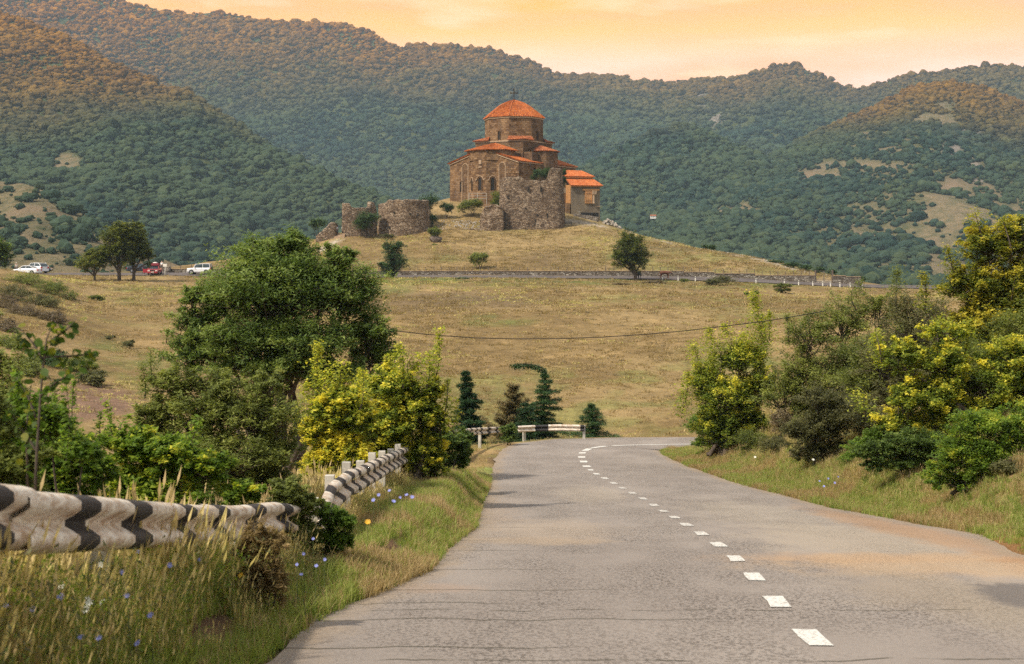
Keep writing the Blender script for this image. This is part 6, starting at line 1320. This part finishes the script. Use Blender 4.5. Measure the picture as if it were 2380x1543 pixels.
def car(name, label, dx, Y, rz, body, deck, roof, W, wheels, wr, mat, spare=False, windows=((.1, .45), (.55, .9))):
    """body: (x, zbottom, ztop) stations nose first; roof: (x, ztop) ; faces +x"""
    x = S(dx, Y); e = empty(name, (x, Y, zroadfar(dx, Y) + .03), label, 'car', rz=rz)
    def sec(x, zb, zt, hw): return [(x, -hw * .86, zb), (x, hw * .86, zb), (x, hw, zb + .15), (x, hw, zt - .14), (x, hw * .9, zt), (x, -hw * .9, zt), (x, -hw, zt - .14), (x, -hw, zb + .15)]
    m_ = MB(); loft(m_, [sec(a, b, c_, W / 2 * (.88 if i in (0, len(body) - 1) else 1)) for i, (a, b, c_) in enumerate(body)]); m_.build('body', mat, e, smooth=False)
    g = MB(); loft(g, [[(a, -W * .43, deck), (a, W * .43, deck), (a2, W * .36, z), (a2, -W * .36, z)] for a, a2, z in roof]); g.build('window', M_GLASS, e)
    r_ = MB(); top = [(a2, z) for a, a2, z in roof if z > max(q[2] for q in roof) - .12]
    loft(r_, [[(a, -W * .375, z - .02), (a, W * .375, z - .02), (a, W * .35, z + .035), (a, -W * .35, z + .035)] for a, z in top]); r_.build('roof', mat, e)
    pl = MB(); zt = max(q[2] for q in roof)
    for s in (-1, 1):
        for k in range(len(roof)):
            a, a2, z = roof[k]
            if z < deck + .12 and k in (0, len(roof) - 1): continue
        pa = [(roof[0][0], deck), (top[0][0], zt)]; pb = [(roof[-1][0], deck), (top[-1][0], zt)]; mid = ((top[0][0] + top[-1][0]) / 2, )
        for (x0, z0), (x1, z1) in (pa, pb): pl.tube([(x0, s * W * .435, z0), (x1, s * W * .37, z1)], .045, 5)
        pl.tube([(mid[0], s * W * .435, deck), (mid[0], s * W * .37, zt)], .05, 5)
    pl.build('pillar', mat, e)
    for wx in wheels:
        for s in (-1, 1):
            w_ = MB(); w_.tube([(0, -.11, 0), (0, .11, 0)], wr, 18); o = w_.build('wheel', M_TYRE, e); o.location = (wx, s * (W / 2 - .07), wr)
            rm = MB(); rm.tube([(0, s * .10, 0), (0, s * .13, 0)], wr * .62, 12); rm.build('rim', M_RIM, o)
            am = MB(); am.tube([(wx, s * (W / 2 - .14), wr + .02), (wx, s * (W / 2 + .006), wr + .02)], wr * 1.16, 18); am.build('wheel_arch', M_TRIMB, e)
    nose, tail = body[0], body[-1]
    for s in (-1, 1):
        q = MB(); q.box((nose[0] + .0, s * W * .34, nose[2] - .10), (.1, W * .2, .14)); q.build('headlight', M_HEAD, e)
        q = MB(); q.box((tail[0] - .0, s * W * .37, tail[2] - .16), (.16, W * .16, .22)); q.build('taillight', M_TAIL, e)
        q = MB(); q.box((roof[0][0] - .25, s * (W / 2 + .06), deck + .05), (.12, .2, .13)); q.build('mirror', mat, e)
    q = MB(); q.box((nose[0] + .02, 0, .42), (.08, W * .8, .22)); q.build('bumper', mat, e); q = MB(); q.box((tail[0] - .02, 0, .42), (.08, W * .84, .24)); q.build('bumper', mat, e)
    return e
sedan = [(2.25, .3, .62), (2.1, .22, .76), (1.2, .2, .92), (.9, .2, .97), (-1.4, .2, 1.0), (-2.0, .22, 1.02), (-2.25, .35, .9)]
sroof = [(1.05, .95, .98), (.9, .3, 1.40), (0, 0, 1.45), (-.8, -.75, 1.42), (-1.75, -1.55, 1.06)]
car('sedan', 'white sedan parked nose left, nearest of the cars at far left', 62, 235, R(172), sedan, .95, sroof, 1.78, (1.35, -1.35), .32, M_WP)
suvb = [(2.2, .35, .72), (2.1, .28, .92), (1.2, .25, 1.05), (.9, .25, 1.08), (-1.9, .25, 1.12), (-2.15, .3, 1.05)]
suvr = [(1.15, 1.1, 1.1), (.95, .35, 1.6), (-.2, -.2, 1.68), (-1.5, -1.45, 1.62), (-2.12, -1.8, 1.5)]
car('suv', 'white crossover parked behind the white sedan, tail to the right', 84, 239.2, R(148), suvb, 1.05, suvr, 1.85, (1.35, -1.35), .36, M_WP)
car('hatchback', 'dark car nose peeping out right of the white crossover', 90, 243.2, R(4), sedan, .95, sroof, 1.7, (1.35, -1.35), .32, M_DP)
pj = [(2.0, .4, .78), (1.95, .32, 1.0), (.95, .3, 1.06), (.8, .3, 1.08), (-1.75, .3, 1.1), (-1.85, .35, 1.1)]; pjr = [(.95, .9, 1.08), (.8, .5, 1.68), (-.5, -.5, 1.74), (-1.6, -1.6, 1.74), (-1.82, -1.72, 1.70)]
s4 = car('off_roader', 'white boxy off-road car on the upper road left of the big ash', 465, 236.3, R(178), pj, 1.06, pjr, 1.7, (1.25, -1.2), .36, M_WP)
q = MB(); q.tube([(-1.95, 0, .95), (-2.13, 0, .95)], .34, 14); q.build('spare_wheel', M_TYRE, s4)
ben = [(2.2, .3, .74), (2.15, .22, .86), (1.2, .2, .94), (.9, .2, .97), (-1.4, .2, 1.0), (-2.0, .22, 1.0), (-2.2, .35, .9)]
rc = car('red_car', 'red car facing the camera with its door open and a load on the roof', 360, 235.2, R(-86), ben, .95, sroof, 1.75, (1.35, -1.35), .31, M_RP)
q = MB(); q.box((2.24, 0, .70), (.05, .75, .2)); q.build('grille', M_TRIMB, rc); q = MB(); q.box((2.3, 0, .42), (.03, .5, .11)); q.build('number_plate', M_WHITE, rc)
q = MB(); q.box((.55, -.9 - .45, .62), (.09, 1.0, .62)); dr = q.build('door', M_RP, rc); q = MB(); q.box((.55, -1.35, 1.13), (.04, .8, .38)); q.build('pane', M_GLASS, dr)
ld = empty('roof_load', (rc.location.x, rc.location.y, rc.location.z + 1.49), 'dark red crate with a white bundle roped on the red car roof', 'luggage'); q = MB(); q.box((0, .1, .2), (1.4, 1.2, .4)); q.build('crate', simple('dark_red_tarp', (.20, .015, .03), .7), ld); q = MB(); q.tube([(-.35, .1, .42), (-.1, .1, .45), (.2, .1, .44), (.4, .1, .42)], [.06, .14, .13, .05], 8); q.build('bundle', M_WHITE, ld)
car('dark_car', 'dark car half hidden behind the roadside tree trunks', 327, 240.5, R(10), sedan, .95, sroof, 1.72, (1.35, -1.35), .32, M_DP)

# ------------------------------------------------------------------ figures grown on skeletons
def skin(name, verts, edges, rad, mat, parent, levels=1):
    me = bpy.data.meshes.new(name); me.from_pydata(verts, edges, []); me.materials.append(mat); me.update(); o = link(name, me, parent)
    md = o.modifiers.new('skin', 'SKIN'); md.use_smooth_shade = True
    sk = me.skin_vertices[0].data if me.skin_vertices else None
    if sk is None:
        bpy.context.view_layer.objects.active = o; bm_ = None
    if not me.skin_vertices:
        import bmesh
        b = bmesh.new(); b.from_mesh(me); b.verts.layers.skin.verify(); b.to_mesh(me); b.free(); sk = me.skin_vertices[0].data
    for i, r_ in enumerate(rad): sk[i].radius = (r_, r_) if np.isscalar(r_) else r_
    sk[0].use_root = True
    ss = o.modifiers.new('sub', 'SUBSURF'); ss.levels = levels; ss.render_levels = levels
    return o
M_SKIN = simple('skin_tone', (.42, .24, .16), .6); M_HAIR = simple('dark_hair', (.03, .02, .015), .7)
def person(label, dx, Y, rz, shirt, legs, hair='hair', z=None, h=1.75, stride=.1):
    x = S(dx, Y); z = gz(x, Y) if z is None else z; e = empty('person', (x, Y, z), label, 'person', rz=rz); s = h / 1.75
    J = [(0, 0, .95), (0, 0, 1.15), (0, 0, 1.38), (0, 0, 1.50), (0, .01, 1.60), (0, .01, 1.70), (.19, 0, 1.40), (.25, .02, 1.12), (.24, -.06, .88), (-.19, 0, 1.40), (-.25, .02, 1.12), (-.24, -.06, .88), (.10, 0, .90), (.11, -stride * .5, .50), (.11, -stride, .07), (-.10, 0, .90), (-.11, stride * .3, .50), (-.11, stride, .07), (.11, -stride - .14, .04), (-.11, stride - .14, .04)]
    E = [(0, 1), (1, 2), (2, 3), (3, 4), (4, 5), (2, 6), (6, 7), (7, 8), (2, 9), (9, 10), (10, 11), (0, 12), (12, 13), (13, 14), (0, 15), (15, 16), (16, 17), (14, 18), (17, 19)]
    Rr = [.13, .125, .14, .055, .09, .085, .06, .045, .035, .06, .045, .035, .085, .055, .04, .085, .055, .04, .03, .03]
    J = [(a * s, b * s, c_ * s) for a, b, c_ in J]; skin('body', J, E, [r_ * s for r_ in Rr], M_SKIN, e)
    k = [0, 1, 2, 6, 7, 9, 10]; mp_ = {a: i for i, a in enumerate(k)}; skin('shirt', [J[i] for i in k], [(mp_[a], mp_[b]) for a, b in E if a in mp_ and b in mp_], [Rr[i] * s * 1.18 for i in k], shirt, e)
    k = [0, 12, 13, 14, 15, 16, 17]; mp_ = {a: i for i, a in enumerate(k)}; skin('trousers', [J[i] for i in k], [(mp_[a], mp_[b]) for a, b in E if a in mp_ and b in mp_], [Rr[i] * s * 1.2 for i in k], legs, e)
    q = MB(); q.tube([(0, .02 * s, 1.66 * s), (0, .03 * s, 1.73 * s), (0, .02 * s, 1.79 * s)], [.095 * s, .10 * s, .04 * s], 8); q.build('cap' if hair == 'cap' else 'hair', M_WHITE if hair == 'cap' else M_HAIR, e, smooth=True)
    return e
cl = lambda n, c_: simple(n, c_, .85)
person('man in pale blue shirt and dark trousers walking down the stone steps', 782.5, 289.6, R(0), cl('pale_blue_cloth', (.45, .50, .60)), cl('navy_cloth', (.03, .035, .06)), z=4.9)
person('person in pale top half hidden by the notched wall beside the steps', 797, 291.2, R(20), cl('cream_cloth', (.6, .56, .5)), cl('brown_cloth', (.08, .06, .05)), z=4.9)
person('man in white cap behind the bonnet of the white sedan', 38, 239.5, R(10), cl('beige_cloth', (.5, .46, .38)), cl('grey_cloth', (.1, .1, .1)), 'cap', z=zroadfar(38, 239) + .03, h=1.7)
person('dark-clothed person standing left of the red car\'s open door', 334, 235.5, R(70), cl('indigo_cloth', (.05, .04, .09)), cl('black_cloth', (.02, .02, .03)), z=zroadfar(334, 235) + .03, h=1.72)
person('person in white shirt standing behind the stone pier', 376, 242.0, R(-30), cl('white_cloth', (.7, .7, .68)), cl('dark_cloth', (.05, .05, .05)), z=zroadfar(376, 240) + .2, h=1.85)
person('person in teal top beside the dense shrub behind the round tower', 992.5, 303.5, R(0), cl('teal_cloth', (.12, .42, .40)), cl('slate_cloth', (.06, .07, .08)))

def cow(label, dx, Y, rz, mat, horns=True, tail_out=False, head_down=.0):
    x = S(dx, Y); e = empty('cow', (x, Y, zroadfar(dx, Y) + .03), label, 'cow', rz=rz)
    J = [(-.15, 0, .98), (-.62, 0, 1.02), (-.85, 0, .98), (.35, 0, .96), (.68, 0, 1.0), (.92, 0, 1.10 - head_down * .4), (1.15, 0, 1.12 - head_down), (1.42, 0, .93 - head_down),
         (-.72, .18, .78), (-.62, .19, .56), (-.76, .19, .34), (-.72, .19, .05), (-.72, -.18, .78), (-.60, -.19, .56), (-.74, -.19, .34), (-.70, -.19, .05),
         (.55, .17, .72), (.56, .17, .40), (.55, .17, .05), (.58, -.17, .72), (.60, -.17, .40), (.57, -.17, .05)]
    E = [(0, 1), (1, 2), (0, 3), (3, 4), (4, 5), (5, 6), (6, 7), (1, 8), (8, 9), (9, 10), (10, 11), (1, 12), (12, 13), (13, 14), (14, 15), (4, 16), (16, 17), (17, 18), (4, 19), (19, 20), (20, 21)]
    Rr = [.34, .30, .2, .33, .27, .17, .14, .085, .13, .085, .055, .05, .13, .085, .055, .05, .11, .065, .05, .11, .065, .05]
    skin('body', J, E, Rr, mat, e)
    q = MB(); tl = [(-.93, 0, 1.12), (-1.15, .1, 1.05), (-1.25, .6, .98), (-1.2, .95, .92)] if tail_out else [(-.93, 0, 1.14), (-1.05, 0, .95), (-1.07, 0, .6), (-1.06, 0, .38)]
    q.tube(tl, [.04, .03, .03, .06], 5); q.build('tail', mat, e)
    hz_ = 1.22 - head_down
    for s in (-1, 1):
        q = MB(); q.tube([(1.1, s * .08, hz_), (1.12, s * .22, hz_ + .05), (1.16, s * .27, hz_ + .2)], [.035, .028, .008], 5); q.build('horn', M_TRIM, e)
        q = MB(); q.tube([(1.08, s * .1, hz_ - .04), (1.05, s * .25, hz_ - .06), (1.04, s * .32, hz_ - .09)], [.03, .06, .02], 5); q.build('ear', mat, e)
    return e
cow('black cow seen from behind in the shade of the round roadside tree', 1484, 233.4, R(97), simple('black_hide', (.014, .013, .016), .7), tail_out=True)
cow('red-brown cow standing on the upper road with its head to the right', 1545, 235.3, R(14), simple('brown_hide', (.13, .045, .022), .8, var=.4, scale=2), head_down=.22)

# ------------------------------------------------------------------ cable across the meadow
def build_cable():
    pts = []
    for dx, dy in ((780, 750), (930, 770), (1000, 778), (1100, 785), (1200, 787.5), (1300, 787), (1400, 783.5), (1500, 777), (1600, 768), (1700, 756), (1780, 746), (1860, 733), (1920, 722)): pts.append(tuple(P(dx, dy, 47)))
    q = MB(); q.tube(pts, .014, 5); o = q.build('overhead_cable', M_DARK); tag(o, 'thin black cable sagging across the meadow between the thickets', 'cable')
build_cable()
# small farmhouse in the valley
def build_house():
    Y = 1150; e = empty('farmhouse', tuple(P(1518, 502, Y) + np.array([0, 0, -2])), 'tiny pale farmhouse among the trees on the valley floor', 'house'); e.scale = (.5, .5, .45); q = MB(); q.box((0, 0, 2.2), (9, 7, 5)); q.build('wall', M_WHITE, e); q = MB()
    q.add([(-5, -4.2, 4.7), (5, -4.2, 4.7), (5, 4.2, 4.7), (-5, 4.2, 4.7), (-5, 0, 7), (5, 0, 7)], [(0, 1, 5, 4), (2, 3, 4, 5), (0, 4, 3), (1, 2, 5)]); q.build('roof', M_TILE3, e)
    for x in (-2.6, 0, 2.6): q = MB(); q.box((x, -3.55, 2.6), (1.1, .12, 1.3)); q.build('window', M_DARK, e)
build_house()

# ------------------------------------------------------------------ grasses and weeds
def tuft(name, n, h, spread, wd, seed, mat, lean=.35, t0=.5, ts=.2, heads=0, curve=.3):
    rs = np.random.default_rng(seed); V = []; F = []; T = []
    for i in range(n):
        a = rs.random() * 6.283; r_ = spread * math.sqrt(rs.random()); b = np.array([math.cos(a) * r_, math.sin(a) * r_, -.02]); hh = h * rs.uniform(.45, 1.1); d = rs.random() * 6.283; ln = lean * rs.random() * hh; dr = np.array([math.cos(d), math.sin(d), 0]); sd_ = np.array([-dr[1], dr[0], 0]) * wd * rs.uniform(.6, 1.3); t = rs.normal(t0, ts); k = len(V)
        p1 = b + dr * ln * .35 + np.array([0, 0, hh * .55]); p2 = b + dr * ln * (1 + curve) + np.array([0, 0, hh])
        V += [b - sd_ * .5, b + sd_ * .5, p1 + sd_ * .45, p1 - sd_ * .45, p2 + sd_ * .08, p2 - sd_ * .08]; F += [(k, k + 1, k + 2, k + 3), (k + 3, k + 2, k + 4, k + 5)]; T += [t] * 6
        if i < heads:
            k = len(V); u_ = np.array([0, 0, 1.0]) * .05 + dr * .02; w_ = sd_ / np.linalg.norm(sd_) * .009; V += [p2 - u_ * .4, p2 + w_ + u_ * .4, p2 + u_ * 1.6, p2 - w_ + u_ * .4]; F += [(k, k + 1, k + 2, k + 3)]; T += [.95] * 4
    return mesh_np(name, np.array(V), F, [mat], attrs={'t': ('FLOAT', np.clip(T, 0, 1))})
def weed(name, n, h, seed, mat, size=.035, spread=.12):
    rs = np.random.default_rng(seed); st = rs.normal(0, spread * .4, (5, 2)); C_ = []
    for i in range(n):
        j = rs.integers(5); u = rs.random() ** .8; C_.append((st[j, 0] * (1 + u * 1.5) + rs.normal(0, .03), st[j, 1] * (1 + u * 1.5) + rs.normal(0, .03), u * h))
    v, f = leaf_quads(np.array(C_), np.full(n, size), .4, rs, 0, .3); return mesh_np(name, v, f, [mat], attrs={'t': ('FLOAT', np.repeat(rs.normal(.45, .18, n), 3))})
g_, s_ = LEAFM['grassy'], LEAFM['straw']
tall = proto_coll('tall_grass', [tuft('t', 26, .55, .10, .007, 1, s_, .5, .6, heads=8), tuft('t', 30, .42, .12, .007, 2, g_, .6, .45, heads=4), tuft('t', 24, .5, .10, .006, 3, g_, .5, .72, heads=8), weed('w', 90, .36, 4, LEAFM['fresh'], .032), weed('w', 80, .30, 5, LEAFM['olive'], .03), weed('w', 60, .42, 6, LEAFM['sage'], .026, .2)])
short = proto_coll('short_grass', [tuft('s', 34, .09, .10, .007, 11, LEAFM['turf'], .8, .35), tuft('s', 34, .12, .12, .007, 12, LEAFM['turf'], .8, .6), tuft('s', 26, .12, .12, .006, 13, s_, .8, .6)])
fieldc = proto_coll('field_grass', [tuft('f', 16, .30, .3, .035, 21, s_, .9, .35), tuft('f', 16, .26, .3, .035, 22, s_, .9, .6), tuft('f', 14, .24, .3, .035, 23, g_, .8, .65), tuft('f', 14, .34, .25, .03, 24, LEAFM['brush'], .8, .9)])
def verge(n, side, ymin, ymax, wmin, wmax, hfun, coll, idxw, name, label, seed, ypow=2.0):
    rs = np.random.default_rng(seed); y = ymin + (ymax - ymin) * rs.random(n) ** ypow
    if side < 0: xe = np.interp(y, Lp[:14, 1], Lp[:14, 0]); x = xe - wmin - (wmax - wmin) * rs.random(n) ** 1.1
    else: xe = np.interp(y, Rp[:13, 1], Rp[:13, 0]); x = xe + wmin + (wmax - wmin) * rs.random(n) ** 1.3
    d = poly_dist(x, y, ROADPOLY); z = ground(x, y); s, keep = hfun(x, y, z, d, rs)
    keep &= d > .02; x, y, z, s = x[keep], y[keep], z[keep], s[keep]; n = len(x)
    ix = rs.choice(len(idxw), n, p=np.array(idxw) / sum(idxw)); dry = (fbm(x / 1.1, y / 2.2, 3, 34) > .54) & (rs.random(n) < (.85 if len(idxw) == 3 else .3)); ix[dry] = 2 if len(idxw) == 3 else 0
    scatter(name, np.stack([x, y, z], 1), np.stack([rs.normal(0, .12, n), rs.normal(0, .12, n), rs.random(n) * 6.28], 1), np.stack([s, s, s * rs.uniform(.8, 1.2, n)], 1), ix, coll, label)
def soilmask(x, y, z): dx = 1190 + x / (K * y); dy = HZ - z / (K * y); wob = (fbm(x / .35, y / .5, 3, 33) - .5) * 90; return np.maximum(blob(dx + wob, dy + wob * .5, 905, 1272, 48, 26, .4), blob(dx + wob, dy - wob * .6, 480, 1472, 70, 40, .5)) > .5
def h_tall(x, y, z, d, rs):
    n_ = fbm(x / 1.2, y / 2, 3, 61); back = sstep(-1.75, -2.5, x); s = (.28 + .95 * back) * (.7 + .6 * n_) * np.where((y > 14.5) & (y < 40) & (x > -2.9), .62, 1.0)
    return s, (d > .2) & ~soilmask(x, y, z) & (rs.random(len(x)) < .18 + .85 * np.maximum(back, (d > 1.0) * .35 * (y > 18)))
def h_short(x, y, z, d, rs): return rs.uniform(.6, 1.3, len(x)), ~soilmask(x, y, z)
verge(20000, -1, 4.2, 34, .1, 3.2, h_tall, tall, (2, 6, 3, 6, 6, 4), 'verge_grass', 'tall mixed grass and weeds along the left verge', 1, 1.7)
verge(6000, -1, 30, 66, .3, 4.0, h_tall, tall, (6, 4, 4, 2, 2, 2), 'verge_grass', 'tall dry grass on the left verge towards the bend', 2, 1.0)
verge(34000, -1, 4.2, 45, 0, 2.0, h_short, short, (5, 4, 2), 'verge_grass', 'short green turf along the left road edge', 3, 1.6)
def h_right(x, y, z, d, rs): n_ = fbm(x / 1.6, y / 2.5, 3, 62); return (.3 + .55 * n_) * np.clip(.4 + d * .25, .4, 1.1), (rs.random(len(x)) < sstep(.2, 2.0, d) * .8 + .08)
def h_rs(x, y, z, d, rs): dx = 1190 + x / (K * y); dy = HZ - z / (K * y); red = blob(dx, dy, 2330, 1275, 170, 34, .5); return rs.uniform(.6, 1.4, len(x)), (rs.random(len(x)) > red * .9)
verge(14000, 1, 16, 62, .2, 7.0, h_right, tall, (6, 5, 4, 2, 2, 2), 'verge_grass', 'mixed grass and weeds on the right bank', 4, 1.2)
verge(26000, 1, 15, 62, 0, 6.0, h_rs, short, (5, 5, 3), 'verge_grass', 'short green and straw turf on the right verge', 5, 1.1)
def field(n, name, label, seed):
    rs = np.random.default_rng(seed); dx = rs.uniform(-150, 2500, n); Y = 68 + 166 * rs.random(n) ** 1.3; Y[: n // 4] = 244 + 62 * rs.random(n // 4); dx[: n // 4] = rs.uniform(650, 1980, n // 4); x = S(dx, Y); d = poly_dist(x, Y, ROADPOLY); z = ground(x, Y); n_ = fbm(x / 6, Y / 9, 3, 77)
    keep = (d > .6) & ~((Y > UY0 - .4) & (Y < UY1 + .8)) & (rs.random(n) < .25 + .9 * sstep(.4, .6, n_)); x, Y, z = x[keep], Y[keep], z[keep]; m_ = len(x); s = rs.uniform(.6, 1.5, m_) * np.clip(Y / 150, .6, 1.3); green = fbm(x / 20, Y / 25, 3, 78) > .56
    ix = rs.choice(4, m_, p=(.45, .4, .06, .09)); ix[green & (rs.random(m_) < .5)] = 2
    scatter(name, np.stack([x, Y, z], 1), np.stack([rs.normal(0, .1, m_), rs.normal(0, .1, m_), rs.random(m_) * 6.28], 1), np.stack([s * 1.3, s * 1.3, s * .55], 1), ix, fieldc, label)
field(46000, 'dry_grass', 'dry straw-coloured grass tussocks over the meadow and hill', 5)

# ------------------------------------------------------------------ wild flowers
def petal_disc(r_, n, mat, name, cup=.2):
    V = [(0, 0, 0)]; F = []
    for i in range(n):
        a = 6.283 * i / n; b = 6.283 * (i + .42) / n; c_ = 6.283 * (i - .42) / n; k = len(V); V += [(r_ * .55 * math.cos(c_), r_ * .55 * math.sin(c_), cup * r_ * .4), (r_ * math.cos(a - .1), r_ * math.sin(a - .1), cup * r_), (r_ * math.cos(a + .1), r_ * math.sin(a + .1), cup * r_), (r_ * .55 * math.cos(b), r_ * .55 * math.sin(b), cup * r_ * .4)]; F += [(0, k, k + 1, k + 2), (0, k + 2, k + 3, 0)]
    me = bpy.data.meshes.new(name); me.from_pydata(V, [], [f if f[3] != 0 else f[:3] for f in F]); me.materials.append(mat); me.update(); return me
M_BLUE = simple('chicory_petal', (.26, .28, .66), .6); M_UMB = simple('white_petal', (.72, .72, .62), .6); M_YEL = simple('yellow_petal', (.72, .40, .02), .6); M_STEM = simple('flower_stem', (.07, .10, .025), .7)
def flower_spot(dx, dy, hgt):
    best = None
    for Y in np.geomspace(4.3, 60, 240):
        x = S(dx, Y); g = gz(x, Y); e_ = abs(ZZ(dy, Y) - g - hgt)
        if best is None or e_ < best[0]: best = (e_, Y, x, g)
        if e_ < .02: break
    return best[1:]
def flowers(sp, cat, me_list, lab, group, hgt):
    for i, (dx, dy) in enumerate(sp):
        Y, x, g = flower_spot(dx, dy, hgt); z = ZZ(dy, Y); z = min(max(z, g + .1), g + .75); pl_ = 'on the right verge' if dx > 1300 else 'low in the corner left of the withered weed' if dx < 400 and dy > 1350 else 'just below the near guardrail' if dx < 440 else 'around the withered brown weed' if dx < 640 else 'below the dark bush in the guardrail gap' if dx < 800 and dy > 1150 else 'behind the start of the middle guardrail' if dx < 800 else 'in front of the middle guardrail posts'
        e = empty(cat.replace(' ', '_'), (x, Y, g), lab + ' ' + pl_, cat, group); h = z - g
        q = MB(); b = random.uniform(-.05, .05); q.tube([(b, 0, -.02), (b * .3, .01, h * .5), (0, 0, h)], [.004, .003, .002], 4); q.build('stem', M_STEM, e)
        o = link('blossom', me_list[i % len(me_list)], e); o.location = (0, 0, h); o.rotation_euler = (random.uniform(.5, 1.2), random.uniform(-.3, .3), random.uniform(-.6, .6)); s = random.uniform(.8, 1.25) * (1 if Y < 16 else 1.5); o.scale = (s, s, s)
flowers([(15, 1408), (140, 1387), (283, 1330), (295, 1385), (320, 1495), (350, 1430), (230, 1483), (188, 1481), (320, 1283), (465, 1300), (545, 1258), (557, 1222), (395, 1314), (728, 1252), (735, 1315), (705, 1287), (690, 1312), (700, 1335), (755, 1300), (745, 1075), (738, 1110), (945, 1150), (930, 1156), (905, 1140), (880, 1150), (868, 1162), (958, 1155), (915, 1165), (440, 1266), (75, 1416), (1905, 1118), (1925, 1112), (1940, 1122), (1915, 1130), (1948, 1108)], 'chicory flower', [petal_disc(.017, 11, M_BLUE, 'blossom')], 'small blue chicory flower', 'blue chicory flowers in the verges', .42)
flowers([(235, 1313), (205, 1397), (237, 1400), (198, 1415), (140, 1362), (505, 1270), (100, 1300), (1755, 1062), (1890, 1068)], 'umbel flower', [petal_disc(.024, 9, M_UMB, 'blossom', .1)], 'white flat-topped flower head', 'white flower heads in the verges', .40)
flowers([(118, 1358), (560, 1337), (612, 1332), (855, 1213), (155, 1352)], 'yellow flower', [petal_disc(.02, 10, M_YEL, 'blossom')], 'small golden yellow flower', 'yellow flowers in the left verge', .33)
